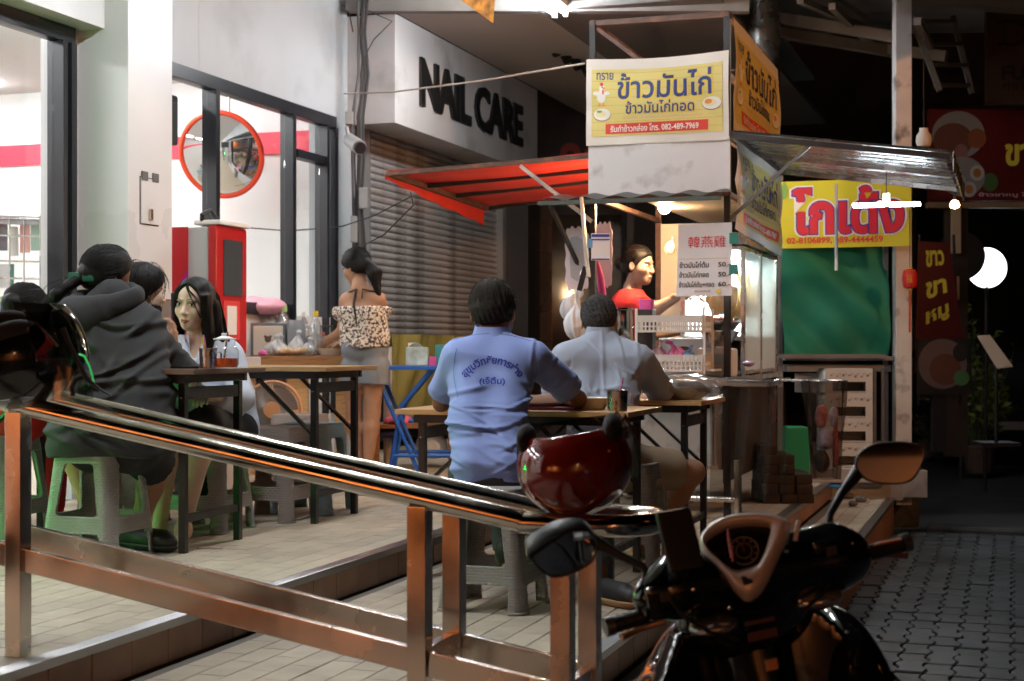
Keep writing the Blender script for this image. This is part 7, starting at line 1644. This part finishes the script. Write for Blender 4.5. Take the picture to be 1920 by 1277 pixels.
MB().uvbox(ku0, ku1, kv1 + .001, kv1 + .08, ZB, 1.37, .005).build('lower_door', mat('kiosk_pale', (.5, .42, .38), .4), t, True)
MB().uvbox(ku0 + .0, ku1 + .02, kv1 - .1, kv1 + .08, 2.212, 2.24, .01).build('top_cap', m_whitem, t, True)
MB().tube([P(ku0 + .02, kv1 - .05, 2.22), P(ku0 - .0, kv1 - .04, 2.27), P(ku0 + .06, kv1 - .02, 2.30), P(ku0 + .10, kv1, 2.25)], .016, 10).build('handset', m_dk, t, True)
mp_ = MB().sheet(lambda a, b: P(ku0 - .016, kv0 + .1 + .2 * a, 1.4 + .55 * b * (0.4 + .6 * a)), 6, 6, .002).build('purple_sticker', mat('purple_print', (.35, .01, .25), .4), t, True)
# clutter on and under the blue table
tz = zt_b = bt.z
def bx(name, label, cat, c, d, m, yaw=0, grp=None): t = thing(name, label, cat, c, yaw, grp); MB().box((0, 0, d[2] / 2), d, bev=min(d) * .12).build('body', m, t); return t
tp = bx('tissue_pack', 'open pack of blue and white tissues on the blue table', 'tissues', V((at(782, 690, 9.95).x, 9.98, bt.z + .013)), (.15, .1, .125), mat('tissue_pack', (.55, .75, .78), .3, var=.35, vs=14))
MB().sheet(lambda a, b: V((-.06 + .13 * a, -.03 + .04 * b, .125 + .03 * math.sin(a * 4 + b * 2))), 6, 6, .002).build('tissue', m_whitem, tp)
bx('teal_box', 'teal plastic box at the back of the blue table', 'box', V((at(826, 690, 10.0).x, 10.1, bt.z + .013)), (.08, .1, .14), mat('teal_plastic', (.08, .4, .45), .4))
bx('pink_pack', 'small pink pack between the tissues and the teal box', 'box', V((at(812, 690, 10.0).x, 9.95, bt.z + .013)), (.05, .05, .06), MATS['bright_pink'])
for i, (px, py, r, c, lab) in enumerate(((745, 790, (.1, .08, .05), (.72, .12, .2), 'pink cloth bundle under the blue table'), (730, 812, (.14, .1, .03), (.02, .02, .09), 'navy cloth lying under the pink bundle'), (805, 835, (.08, .07, .09), (.65, .6, .55), 'white plastic bag under the blue table'), (700, 800, (.05, .05, .1), (.5, .3, .15), 'tan bag beside the woman’s legs'.replace('’', '')))):
    q = at(px, py, 10.4); lump('cloth_bundle', lab, 'bundle', V((q.x, q.y, q.z - r[2])), r, mat('bundle_%d' % i, c, .7, var=.3, vs=10), 40 + i, nz=.6, sc=22, h=.01)
bench = thing('low_bench', 'low brown bench holding bundles under the shutter', 'bench', at(770, 850, 10.5)); q = at(760, 805, 10.45)
for k in range(3): MB().box((q.x, 10.32 + k * .13, .95), (.75, .125, .025), bev=.003).build('plank', m_plank, bench, True)
for x in (-.33, .33): MB().box((q.x + x, 10.45, (.94 + ZB) / 2), (.05, .3, .28)).build('leg', m_plank, bench, True)
q = at(702, 780, 10.2); whole('wooden_post', 'orange brown wooden post behind the standing woman', 'post', MB().box((q.x, 10.2, 1.05), (.07, .05, .78), bev=.004), wood_top('orange_wood', (.42, .17, .05)))
q = at(727, 780, 10.5); whole('white_pipe', 'thin white pipe leaning by the olive tarpaulin', 'pipe', MB().tube([(q.x, 10.5, ZB), (q.x, 10.5, 1.5)], .03, 14), mat('pvc', (.5, .48, .44), .5))
MB2 = MB().tube([on(655, 926, ZB), on(700, 932, ZB), on(728, 930, ZB), on(760, 920, ZB), on(800, 905, ZB)], .006, 6); whole('power_cord', 'black power cord with a white plug lying on the dining floor', 'cord', MB2, m_dk)
MB2 = MB(); a = on(362, 1030, ZB + .004); MB2.tube([on(361, 1031, ZB + .004), on(368, 1027, ZB + .004), on(395, 1027, ZB + .004), on(418, 1028, ZB + .004)], .004, 6); whole('straw_wrapper', 'pale straw wrapper dropped on the floor beside the dark table', 'litter', MB2, mat('wrapper_pale', (.55, .48, .38), .6))
# cables, meters and camera on the wall edge
cbd = thing('cable_bundle', 'bundle of dark cables running down the wall edge left of the shutter', 'cables', P(10.9, -4.8, ZB)); rs = random.Random(5)
for i in range(9):
    x = 668 + rs.uniform(-10, 12); pts = [at(x + rs.uniform(-5, 5) + (6 if y < 200 else 0), y, 11.35) for y in (-20, 60, 140, 220, 300, 380, 470, 560)]
    MB().tube(pts, rs.uniform(.006, .013), 6).build('cable', mat('cable_%d' % (i % 3), ((.03, .03, .03), (.10, .10, .10), (.06, .05, .05))[i % 3], .6), cbd, True)
for pts in (((690, 20), (735, 40), (700, 75), (682, 110)), ((640, 10), (655, 25), (662, 60)), ((682, 460), (720, 440), (775, 385), (770, 360)), ((440, 425), (540, 433), (640, 425), (700, 405), (772, 368))):
    MB().tube([at(*p, 11.2) for p in pts], .005, 6).build('cable', MATS['cable_0'], cbd, True)
for px, py, w_, h_ in ((655, 222, .06, .1), (681, 372, .06, .16), (664, 430, .05, .2)): MB().box(at(px, py, 11.3), (w_, .06, h_), bev=.008).build('junction_box', mat('box_grey', (.28, .27, .26), .5), cbd, True)
t = thing('wall_camera', 'grey security camera on the wall edge beside the shutter', 'camera', at(668, 272, 11.2)); MB().tube([at(655, 262, 11.2), at(674, 276, 11.0)], [.05, .055], 20).build('body', mat('cam_grey', (.4, .4, .4), .4), t, True); MB().tube([at(674, 276, 11.0), at(676, 278, 10.98)], .045, 20).build('lens', m_dk, t, True); MB().tube([at(655, 262, 11.2), at(650, 240, 11.3)], .015, 8).build('bracket', mat('cam_grey', (.4, .4, .4), .4), t, True)
# rope from the wall to the cart frame
MB2 = MB().tube([at(645, 176, 11.3), at(740, 172, 10.8), at(900, 152, 9.9), at(1096, 119, 8.62)], .006, 6); whole('guy_rope', 'pale taut rope running from the wall to the cart frame', 'rope', MB2, mat('rope', (.5, .47, .42), .7))
# spot track under the soffit
t = thing('spotlight_track', 'black spotlight track with unlit spots near the nail shop ceiling', 'spotlights', at(1060, 90, 12.5))
MB().bar(at(1022, 60, 13.0), at(1100, 108, 13.6), .04, .05).build('track', m_dk, t, True)
for i in range(4): c = at(1034 + i * 20, 78 + i * 13, 13.1 + i * .12); MB().tube([c + UP * .08, c], .012, 8).build('stem', m_dk, t, True); MB().tube([c, c + V((.05, -.05, -.12))], [.05, .045], 14).build('spot', m_dk, t, True)
# hanging pennant poster corner at the top
t = thing('hanging_poster', 'corner of an orange food poster hanging from the canopy at the top', 'poster', at(900, 20, 6.4))
MB().add([at(862, -40, 6.5), at(930, -40, 6.4), at(925, 44, 6.4), at(864, 0, 6.5)], [(0, 1, 2, 3)]).add([at(862, -40, 6.51), at(930, -40, 6.41), at(925, 44, 6.41), at(864, 0, 6.51)], [(0, 1, 2, 3)]).build('sheet', mat('orange_food_print', (.45, .17, .03), .4, var=.8, vs=18), t, True)
m_dst = mat('dull_grey_steel', (.20, .20, .205), .4, .25, var=.15, vs=6)
# ================================================================== green curtain stall on the right
t = thing('curtain_stall', 'closed steel stall with a green cloth curtain beside the white column', 'market stall', at(1560, 880, 10.9))
def gy(px, py, d=10.95): return at(px, py, d)
m_gcl = mat('green_cloth', (.012, .19, .115), .7, var=.12, vs=5, bump=.15, bs=30)
def gcur(a, b):
    p = gy(1466 + 199 * a, 464 + 202 * b); dg_ = a * .8 - b; return p + V((0, -.045 * math.sin(dg_ * 6 + .8 + .8 * math.sin(a * 3)) - .018 * math.sin(dg_ * 13 + 2 * a * a) - .010 * math.sin(a * 5 + b * 7), 0)) - V((0, .04, 0)) * b
MB().sheet(gcur, 90, 60, .003).build('curtain', m_gcl, t, True)
for px in (1463, 1660): MB().bar(gy(px, 930, 11.0), gy(px, 330, 11.0), .035, .035, up=(0, 1, 0)).build('post', m_dst, t, True)
MB().box(gy(1565, 672, 11.05), (.8, .35, .03), bev=.004).build('steel_top', m_dst, t, True); MB().box(gy(1565, 690, 11.1), (.76, .3, .05)).build('steel_drawer', m_dst, t, True)
MB().box(gy(1560, 668, 10.85), (.78, .03, .03)).build('edge_bar', m_dst, t, True)
MB().sheet(lambda a, b: gy(1490 + 145 * a, 700 + 35 * b + 10 * a * b, 11.0) + V((0, .02 * math.sin(a * 9), 0)), 14, 3, .002).build('grey_cover', mat('grey_cover', (.25, .25, .26), .4), t, True)
for px in (1640, 1655): MB().tube([gy(px, 690, 10.9), gy(px, 900, 10.9)], .012, 8).build('leg', m_dst, t, True)
MB().tube([gy(1600, 830, 10.95), gy(1662, 832, 10.95)], .02, 8).build('lower_bar', m_dst, t, True)
sl = thing('concrete_ledge', 'pale concrete ledge under the white crates', 'ledge', at(1560, 905, 10.7)); q0 = at(1560, 893, 10.8); MB().box((q0.x - .02, 11.0, .58), (.82, .7, .1), bev=.008).build('slab', mat('ledge_concrete', (.42, .41, .4), .6, var=.15), sl, True)
MB().box((q0.x + .15, 11.05, .46), (.7, .6, .13)).build('base', m_conc, sl, True)
MB2 = MB().box((at(1545, 912, 10.6).x, 10.6, at(1545, 912, 10.6).z), (.32, .03, .02), bev=.006); whole('blue_pipe', 'short bright blue pipe lying below the ledge', 'pipe', MB2, mat('blue_pipe', (.02, .25, .6), .4))
# white openwork crates
m_cr = mat('white_crate', (.62, .62, .60), .45, var=.05)
for k in range(4):
    z0 = .632 + k * .178; c = V((at(1586, 850, 10.85).x, 10.9, z0)); t = thing('white_crate', ['bottom', 'second from bottom', 'third from bottom', 'topmost'][k] + ' white patterned plastic crate of the stack under the stall', 'crate', c, 0, 'stacked white crates')
    MB().box((0, 0, .17), (.34, .3, .012)).build('upper_rim', m_cr, t); MB().box((0, -.15, .125), (.34, .008, .09), bev=.002).build('front_panel', m_cr, t); MB().box((0, .15, .088), (.34, .008, .17)).build('rear_panel', m_cr, t)
    MB().box((0, 0, .006), (.33, .29, .008)).build('floor', m_cr, t)
    for s in (-1, 1): MB().box((s * .166, 0, .088), (.008, .3, .175)).build('side_panel', m_cr, t); MB().box((s * .145, -.15, .04), (.05, .008, .08)).build('corner', m_cr, t)
    mb = MB(); rs = random.Random(k)
    for j in range(7):
        x = -.13 + j * .044; s_ = rs.choice((.012, .016)); mb.box((x, -.1552, .125 + rs.uniform(-.012, .012)), (s_, .002, s_), None)
        mb.tube([(x + .018 + .008 * math.cos(a), -.1555, .13 + .014 * math.sin(a)) for a in [i * .9 for i in range(5)]], .0015, 4)
    mb.build('printed_motif', mat('motif_grey', (.2, .2, .2), .5), t, kind='stuff')
bx('green_bin', 'green plastic bin beside the rubbish bag', 'bin', V((at(1492, 850, 10.3).x, 10.3, ZA)), (.16, .2, .42), mat('green_bin', (.01, .22, .09), .5))
# stacked dark red bricks
bs_ = thing('brick_stack', 'pile of dark red brown bricks beside the cart', 'bricks', at(1475, 955, 9.0)); rs = random.Random(2); m_brk = piece_mat('old_brick', (.025, .016, .014), .3, .8, pv=.3)
bme = MB().box((0, 0, 0), (.2, .1, .058), bev=.005).mesh('brick'); bme.materials.append(m_brk); q = XF[bs_.name].inverted() @ V((at(1478, 930, 9.3).x, 9.3, ZA))
for lv in range(6):
    n_ = 3 - (lv > 2) - (lv > 4)
    for j in range(n_):
        for k2 in range(2): piece('brick', bme, bs_, q + V((j * .105 - .12 + lv * -.004 + rs.uniform(-.01, .01), k2 * .21 + rs.uniform(-.01, .01), .032 + lv * .06)), (0, 0, math.pi / 2 + rs.uniform(-.08, .08)))
# purple basin on concrete block
q = on(1672, 985, ZG); t = thing('concrete_block', 'dark rough concrete block beside the bottom step', 'block', (q.x, q.y, ZG)); MB().box((0, 0, .16), (.34, .34, .32), bev=.03).build('body', mat('dark_concrete', (.10, .10, .11), .85, var=.3, vs=12, bump=1, bs=25), t)
t = thing('plastic_basin', 'shallow lilac plastic basin lying on the concrete block', 'basin', (q.x - .02, q.y - .05, ZG + .325)); MB().lathe([(.002, .004), (.10, .004), (.165, .05), (.18, .055), (.18, .062), (.155, .058), (.095, .012), (.002, .012)], n=36).build('bowl', mat('lilac_plastic', (.20, .20, .38), .3), t)
for i, (px, py) in enumerate(((1590, 935), (1615, 942), (1602, 950))): lump('rubble', ['rubble stone left of the basin', 'rubble stone touching the basin', 'small rubble stone at the step edge'][i], 'stone', on(px, py, ZS), (.04, .03, .025), mat('rubble', (.12, .11, .10), .9, var=.4, vs=30), 60 + i, nz=.5, sc=50)
# yellow sign
t = thing('yellow_sign', 'yellow shop sign with big red Thai letters over the green curtain', 'sign', at(1585, 464, 10.9))
ya, yb = at(1463, 466, 10.88), at(1708, 333, 10.6)
def ysf(x, y, off=0.0): return V((ya.x + (yb.x - ya.x) * x, ya.y + (yb.y - ya.y) * x - off, ya.z + (yb.z - ya.z) * y))
MB().sheet(lambda a, b: ysf(a, b), 4, 4, .01).build('board', pm('sign_yellow', (.62, .60, .02)), t, True)
def yw(s, cx, cy, w, h, m, bold, off, **k): vs, fs = text_geo(s, width=w, height=h, bold=bold, **k); MB().arr([ysf(cx + p[0], cy + p[1], off) for p in vs], fs).build('lettering', m, t, True, smooth=False)
yw('โกเด้ง', .52, .55, .90, .78, C_w, .09, .004); yw('โกเด้ง', .52, .55, .87, .74, pm('sign_blue', (.05, .03, .3)), .06, .006); yw('โกเด้ง', .52, .55, .85, .71, pm('sign_crimson', (.6, .01, .03)), .035, .008)
yw('02-8106899, 089-4444459', .42, .105, .74, .11, C_red, .03, .006)
disc(ysf, .03, .86, .025, .13, .005, C_gr, 'round_badge', t)
t = thing('thin_pole', 'thin white pole hanging in front of the green curtain', 'pole', at(1568, 420, 10.3)); MB().tube([at(1568, 345, 10.2), at(1568, 507, 10.2)], .011, 10).build('tube', mat('pole_white', (.6, .6, .6), .4), t, True)
t = thing('hanging_bulb', 'unlit white bulb hanging on a wire by the square column', 'light bulb', at(1732, 262, 10.5)); MB().lathe([(.001, -.055), (.045, -.045), (.055, -.01), (.05, .03), (.03, .06), (.03, .08)], n=20).build('globe', mat('bulb_white', (.55, .5, .45), .3), t); MB().tube([(0, 0, .08), (0, 0, .9)], .003, 5).build('cord', m_dk, t)
lt = at(1706, 523, 10.6); t = thing('red_lantern', 'small red lantern with gold caps hanging beside the white column', 'lantern', lt); MB().lathe([(.02, -.07), (.045, -.06), (.055, 0), (.045, .06), (.02, .07)], n=20).build('shade', mat('lantern_red', (.5, .01, .01), .5), t)
for z in (-.08, .07): MB().cyl((0, 0, z), .018, .014, 12).build('cap', mat('gold', (.6, .4, .05), .4, .5), t)
MB().tube([(0, 0, -.08), (0, 0, -.38)], .008, 6).build('tassel', mat('tassel', (.4, .05, .01), .7), t); MB().tube([(0, 0, .08), (0, 0, .5)], .003, 5).build('cord', m_dk, t)
vs, fs = text_geo('福', width=.04, height=.06); MB().arr([(p[0] - .02, -.0575, p[1]) for p in vs], fs).build('lettering', MATS['gold'], t, smooth=False)
# ================================================================== dark shops across the side lane
bk_ = thing('dark_building', 'dark shophouse wall across the lane behind the stalls', 'building', (6, 22, ZG))
m_dw = mat('dark_brown_wall', (.05, .032, .022), .7, var=.3, vs=1.5, bump=.2)
MB().box((6.0, 22, 4), (34, .4, 9)).build('wall', m_dw, bk_, True)
for x0, x1 in ((-1.0, 1.3), (1.6, 3.6), (3.9, 5.6), (5.9, 8), (8.4, 11)):
    wn = MB().box(((x0 + x1) / 2, 21.78, 2.0), (x1 - x0, .06, 3.0)).build('shop_window', mat('dark_glass', (.015, .012, .01), .08), bk_, True); MB().box(((x0 + x1) / 2, 21.74, 3.52), (x1 - x0 + .1, .1, .08)).build('frame', m_dk, wn, True)
for z in (4.2, 5.4, 6.6):
    for x in range(-2, 12, 2): MB().box((x + .4, 21.78, z), (1.2, .06, .7)).build('shutter_window', mat('louvre', (.04, .03, .025), .5), bk_, True)
# middle dark shop beyond the nail shop with dim red lettering
ms = thing('dark_shop', 'unlit dark shop beyond the nail shop with dim red letters', 'shop', (.9, 16.4, ZA)); MB().box((.9, 16.6, 2.5), (3.2, .2, 4.4)).build('wall', mat('dim_wall', (.035, .027, .024), .7, var=.4, vs=2), ms, True)
vs, fs = text_geo('กก', width=.5, height=.4, bold=.03); MB().arr([(p[0] + .78, 16.48, p[1] + 3.55) for p in vs], fs).build('lettering', mat('dim_red', (.25, .02, .01), .6), ms, True, smooth=False)
MB().box((.75, 16.45, 2.2), (.9, .04, 1.5)).build('door_glass', MATS['dark_glass'], ms, True)
for x in (.2, 1.3): MB().box((x, 16.4, 2.1), (.08, .1, 2.9)).build('door_post', m_dk, ms, True)
# small lit strip lamps and moon lamp
ml = at(1850, 502, 14.5); t = thing('moon_lamp', 'round white glowing lamp partly hidden by a dark round sign', 'lamp', ml); MB().lathe([(.001, -.03), (.14, -.028), (.192, -.01), (.194, 0), (.14, .03), (.001, .03)], n=48, m=frame(ml, V((1, 0, 0)), UP, V((0, 1, 0)))).build('globe', glow('moon_glow', (.85, .92, 1), 6), t, True)
MB().tube([ml, ml + V((0, .05, -2.3))], .02, 8).build('pole', m_dk, t, True)
rd = at(1802, 480, 14.0); t = thing('round_sign', 'dark round sign in front of the glowing lamp', 'sign', rd); MB().lathe([(.001, -.02), (.225, -.018), (.23, 0), (.225, .018), (.001, .02)], n=40, m=frame(rd, V((1, 0, 0)), UP, V((0, 1, 0)))).build('disc', mat('round_dark', (.02, .018, .016), .5), t, True)
MB().tube([rd, rd - V((0, 0, 2.1))], .02, 8).build('pole', m_dk, t, True)
wb = at(1790, 384, 11.2); t = thing('warm_bulb', 'small warm bulb at the outer corner of the metal awning', 'light bulb', wb); MB().lathe([(.001, -.03), (.03, -.02), (.036, 0), (.02, .03)], n=16).build('globe', glow('warm_glow2', (1, .6, .25), 40), t); MB().tube([(0, 0, .03), (0, 0, .1)], .01, 8).build('socket', m_dk, t)
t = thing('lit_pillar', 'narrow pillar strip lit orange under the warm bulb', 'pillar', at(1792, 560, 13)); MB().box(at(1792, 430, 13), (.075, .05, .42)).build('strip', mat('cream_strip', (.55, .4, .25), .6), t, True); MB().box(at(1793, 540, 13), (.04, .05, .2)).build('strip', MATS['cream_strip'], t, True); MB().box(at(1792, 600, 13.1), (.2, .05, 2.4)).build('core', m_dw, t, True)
# red food sign top right
def flat_sign(label, px0, px1, py0, py1, d, m, name='food_sign'):
    a_, b_ = at(px0, py1, d), at(px1, py0, d); t = thing(name, label, 'sign', ((a_.x + b_.x) / 2, d, a_.z)); f = lambda x, y, off=0.0: V((a_.x + (b_.x - a_.x) * x, d - off, a_.z + (b_.z - a_.z) * y))
    MB().sheet(lambda p, q: f(p, q), 2, 2, .06).build('board', m, t, True); return t, f
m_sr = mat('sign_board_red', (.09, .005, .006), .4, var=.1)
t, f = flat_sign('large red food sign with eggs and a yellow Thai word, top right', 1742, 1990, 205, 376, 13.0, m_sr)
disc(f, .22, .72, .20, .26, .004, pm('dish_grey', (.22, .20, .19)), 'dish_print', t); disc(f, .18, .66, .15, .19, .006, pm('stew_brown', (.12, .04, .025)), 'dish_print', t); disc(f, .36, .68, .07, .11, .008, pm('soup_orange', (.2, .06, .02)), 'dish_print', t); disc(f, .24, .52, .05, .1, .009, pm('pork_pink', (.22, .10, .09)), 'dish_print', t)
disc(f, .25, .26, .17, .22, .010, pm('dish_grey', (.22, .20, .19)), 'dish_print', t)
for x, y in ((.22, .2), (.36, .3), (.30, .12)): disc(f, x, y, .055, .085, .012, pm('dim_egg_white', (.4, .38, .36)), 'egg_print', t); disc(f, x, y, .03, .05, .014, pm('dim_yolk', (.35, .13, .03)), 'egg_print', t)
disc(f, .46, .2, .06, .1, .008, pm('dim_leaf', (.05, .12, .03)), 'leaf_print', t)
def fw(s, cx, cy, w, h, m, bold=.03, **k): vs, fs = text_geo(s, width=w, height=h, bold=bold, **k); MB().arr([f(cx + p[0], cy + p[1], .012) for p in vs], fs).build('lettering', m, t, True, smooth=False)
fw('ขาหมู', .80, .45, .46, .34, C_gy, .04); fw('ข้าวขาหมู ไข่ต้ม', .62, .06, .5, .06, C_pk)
MB().box(at(1866, 385, 13.05), (1.2, .08, .05)).build('ledge', mat('ledge_brown', (.25, .15, .08), .6), t, True)
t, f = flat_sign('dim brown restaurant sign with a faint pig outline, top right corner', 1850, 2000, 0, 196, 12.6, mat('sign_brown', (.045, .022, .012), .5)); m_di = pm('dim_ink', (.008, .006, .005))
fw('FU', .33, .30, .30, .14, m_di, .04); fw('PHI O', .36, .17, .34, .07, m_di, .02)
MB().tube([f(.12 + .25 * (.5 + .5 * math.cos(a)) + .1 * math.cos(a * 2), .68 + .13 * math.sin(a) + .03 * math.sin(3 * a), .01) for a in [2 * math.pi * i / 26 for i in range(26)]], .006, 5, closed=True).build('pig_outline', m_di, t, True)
# standing red banner
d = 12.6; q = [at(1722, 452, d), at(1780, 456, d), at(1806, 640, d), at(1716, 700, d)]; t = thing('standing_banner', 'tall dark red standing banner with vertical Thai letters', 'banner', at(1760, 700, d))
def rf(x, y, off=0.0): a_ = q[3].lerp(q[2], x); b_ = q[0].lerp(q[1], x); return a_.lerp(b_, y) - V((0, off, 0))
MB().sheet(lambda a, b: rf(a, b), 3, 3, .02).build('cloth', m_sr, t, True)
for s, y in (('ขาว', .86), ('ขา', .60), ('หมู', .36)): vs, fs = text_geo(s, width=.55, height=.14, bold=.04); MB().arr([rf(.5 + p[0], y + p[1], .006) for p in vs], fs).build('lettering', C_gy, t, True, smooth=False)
MB().tube([at(1724, 440, d + .05), at(1722, 760, d + .05)], .012, 8).build('pole', m_dk, t, True); MB().tube([at(1788, 440, d + .05), at(1800, 760, d + .05)], .012, 8).build('pole', m_dk, t, True)
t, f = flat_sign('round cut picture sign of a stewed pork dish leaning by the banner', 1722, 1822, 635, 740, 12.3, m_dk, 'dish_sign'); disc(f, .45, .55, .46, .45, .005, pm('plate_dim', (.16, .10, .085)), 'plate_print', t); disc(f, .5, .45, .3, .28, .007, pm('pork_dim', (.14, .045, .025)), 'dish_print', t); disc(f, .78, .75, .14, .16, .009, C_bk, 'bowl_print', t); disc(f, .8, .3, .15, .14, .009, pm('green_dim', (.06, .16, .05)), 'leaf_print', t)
MB().box(at(1760, 790, 12.35), (.12, .06, .5)).build('stand', m_dk, t, True)
# menu stand, pots and plants
c = at(1864, 655, 11.8); t = thing('menu_stand', 'pale menu sheet on a slanted stand at the right', 'menu stand', (c.x, c.y, ZG)); n = V((0, -.5, .86)).normalized()
MB().add([at(1832, 629, 11.9), at(1856, 628, 11.9), at(1899, 686, 11.5), at(1870, 690, 11.5)], [(0, 1, 2, 3)]).add([at(1832, 631, 11.9), at(1856, 630, 11.9), at(1899, 688, 11.5), at(1870, 692, 11.5)], [(0, 1, 2, 3)]).build('menu_sheet', mat('menu_paper', (.6, .48, .38), .5), t, True); MB().tube([at(1868, 660, 11.72), at(1868, 830, 11.75)], .015, 8).build('pole', m_dk, t, True); MB().box(at(1868, 832, 11.75), (.3, .3, .03)).build('foot', m_dk, t, True)
def plant(label, c, r, h, n, col, pot=(.2, .25), seed=1, up=.6, leaf=.06, flowers=None):
    t = thing('potted_plant', label, 'plant', c, 0); rs = random.Random(seed); pr, phh = pot
    MB().lathe([(.002, 0), (pr * .65, 0), (pr, phh), (pr * 1.08, phh), (pr * 1.08, phh * .92), (pr * .98, phh * .92)], n=24).build('pot', mat('dark_pot', (.07, .04, .03), .6, var=.3), t); MB().lathe([(pr * .97, phh * .9), (.002, phh * .93)], n=20).build('soil', mat('soil', (.03, .02, .015), .9), t)
    st_ = MB(); lf = MB()
    for i in range(n):
        a = rs.uniform(0, 6.28); rr = rs.uniform(.1, 1) ** .6 * r; top = V((rr * math.cos(a), rr * math.sin(a), phh + h * rs.uniform(.35, 1) * (1.15 - .5 * rr / r))); base = V((.3 * pr * math.cos(a), .3 * pr * math.sin(a), phh * .9)); st_.tube([base, base.lerp(top, .5) + V((0, 0, .05)), top], [.004, .003, .0015], 4, caps=False)
        for k in range(7):
            p = base.lerp(top, rs.uniform(.35, 1.05)); d_ = V((rs.gauss(0, 1), rs.gauss(0, 1), rs.gauss(up, .6))).normalized(); s_ = d_.cross(V((rs.gauss(0, 1), rs.gauss(0, 1), 1))).normalized(); L_ = leaf * rs.uniform(.6, 1.3)
            lf.add([p, p + d_ * L_ * .5 + s_ * L_ * .25 + V((0, 0, .01)), p + d_ * L_, p + d_ * L_ * .5 - s_ * L_ * .25 + V((0, 0, .01))], [(0, 1, 2, 3)])
    st_.build('stem', mat('stem_green', (.06, .09, .03), .7), t, kind='stuff'); lf.build('foliage', mat('leaf_' + str(seed), col, .5, var=.4, vs=8), t, smooth=False, kind='stuff')
    if flowers:
        fl = MB()
        for i in range(40): a = rs.uniform(0, 6.28); rr = rs.uniform(0, r); fl.add([V((rr * math.cos(a), rr * math.sin(a), phh + h * 1.02)) + V((rs.gauss(0, .015), rs.gauss(0, .015), rs.gauss(0, .02))) for _ in range(4)], [(0, 1, 2, 3)])
        fl.build('flowers', mat('pale_flower', flowers, .6), t, smooth=False, kind='stuff')
q = on(1892, 848, ZG); plant('bushy potted plant with pale flowers at the right edge', q, .34, .30, 90, (.045, .055, .02), (.16, .30), 1, flowers=(.5, .35, .25), leaf=.07)
q = at(1835, 700, 16); plant('tall yellow green shrub beyond the menu stand', V((q.x, 16, ZG)), .38, 1.5, 90, (.10, .12, .015), (.2, .3), 2, leaf=.1)
q = on(1785, 840, ZG); plant('tall plant in a large brown pot by the dish sign', V((q.x, q.y, ZG)), .3, .8, 40, (.05, .08, .02), (.22, .62), 3, leaf=.09)
q = on(1740, 858, ZG); plant('low dark plant in a small pot beside the standing banner', V((q.x, q.y, ZG)), .22, .35, 40, (.06, .05, .03), (.12, .22), 4, leaf=.06)
q = on(1845, 818, ZG); t = thing('wooden_board', 'tall tan wooden board leaning behind the brown pot', 'board', (q.x - .25, q.y, ZG)); MB().bar((q.x - .35, q.y, ZG), (q.x - .18, q.y + .1, ZG + .9), .2, .03, up=(0, 1, 0)).build('plank', mat('dim_tan_wood', (.22, .13, .07), .6, var=.2), t, True)
# parked dark car hint behind: low car with red tail lamp and pale bumper
t = thing('parked_car', 'dark car parked in the background behind the menu stand', 'car', at(1900, 800, 17.5)); q = at(1900, 760, 17.5); m_car = mat('car_dark', (.02, .02, .022), .15, coat=.6)
v_, f_ = sdf_mesh(lambda Q: sm(rbox(Q, (0, 0, .55), (.85, 2.0, .28), .15), rbox(Q, (0, -.1, 1.0), (.68, 1.1, .36), .28), .12), (-1.0, -2.2, .1), (1.0, 2.2, 1.5), .05); b_ = fast_obj('body', v_ + np.array((q.x - t.location.x, 1.5, ZG - t.location.z)), f_, m_car, t)
for s in (-1, 1): MB().box((q.x + s * .62, 16.95, ZG + .68), (.25, .08, .1), bev=.02).build('tail_lamp', mat('tail_red', (.4, .02, .01), .2), t, True); MB().tube([(q.x + s * .78 - .09, 17.6, ZG + .32), (q.x + s * .78 + .09, 17.6, ZG + .32)], .31, 24).build('wheel', mat('tyre', (.015, .015, .015), .8), t, True)
MB().box((q.x, 16.96, ZG + .45), (1.3, .08, .1), bev=.02).build('bumper', mat('pale_bumper', (.35, .35, .35), .3), t, True)
# chain of small studs on the ground near the plants
MB2 = MB().tube([on(1765, 842, ZG + .02), on(1800, 858, ZG + .02), on(1862, 874, ZG + .02)], .02, 8); whole('kerb_chain', 'dark chain with small bright studs lying at the plant pots', 'chain', MB2, m_dk)
for i in range(6):
    q = on(1768 + i * 18, 842 + i * 6, ZG + .03); o = MB().lathe([(.012, 0), (.01, .008), (.001, .01)], n=10).build('stud', mat('stud_white', (.7, .6, .5), .3)); o.location = q; tag(o, ['leftmost', 'second from left', 'third from left', 'fourth from left', 'fifth from left', 'rightmost'][i] + ' bright stud along the dark chain', 'stud', 'studs along the chain')
# ================================================================== across the lane behind the camera (what metal and glass reflect)
ob = thing('facing_shophouses', 'orange lit shophouse row across the lane behind the camera', 'building', (-2, -10.5, ZG))
m_ow = mat('cream_render', (.55, .50, .42), .8, var=.15, vs=1.2)
MB().box((-12, -11, 3.2), (60, .4, 6.2)).build('wall', m_ow, ob, True)
for x in range(-36, 14, 5):
    s_ = MB().box((x, -10.76, 1.5), (3.0, .08, 2.6)).build('shutter', mat('pale_shutter', (.42, .37, .30), .6), ob, True)
    for k in (-.9, .9): MB().box((x + k, -10.77, 4.6), (1.0, .06, 1.2)).build('window', MATS['dark_glass'], ob, True)
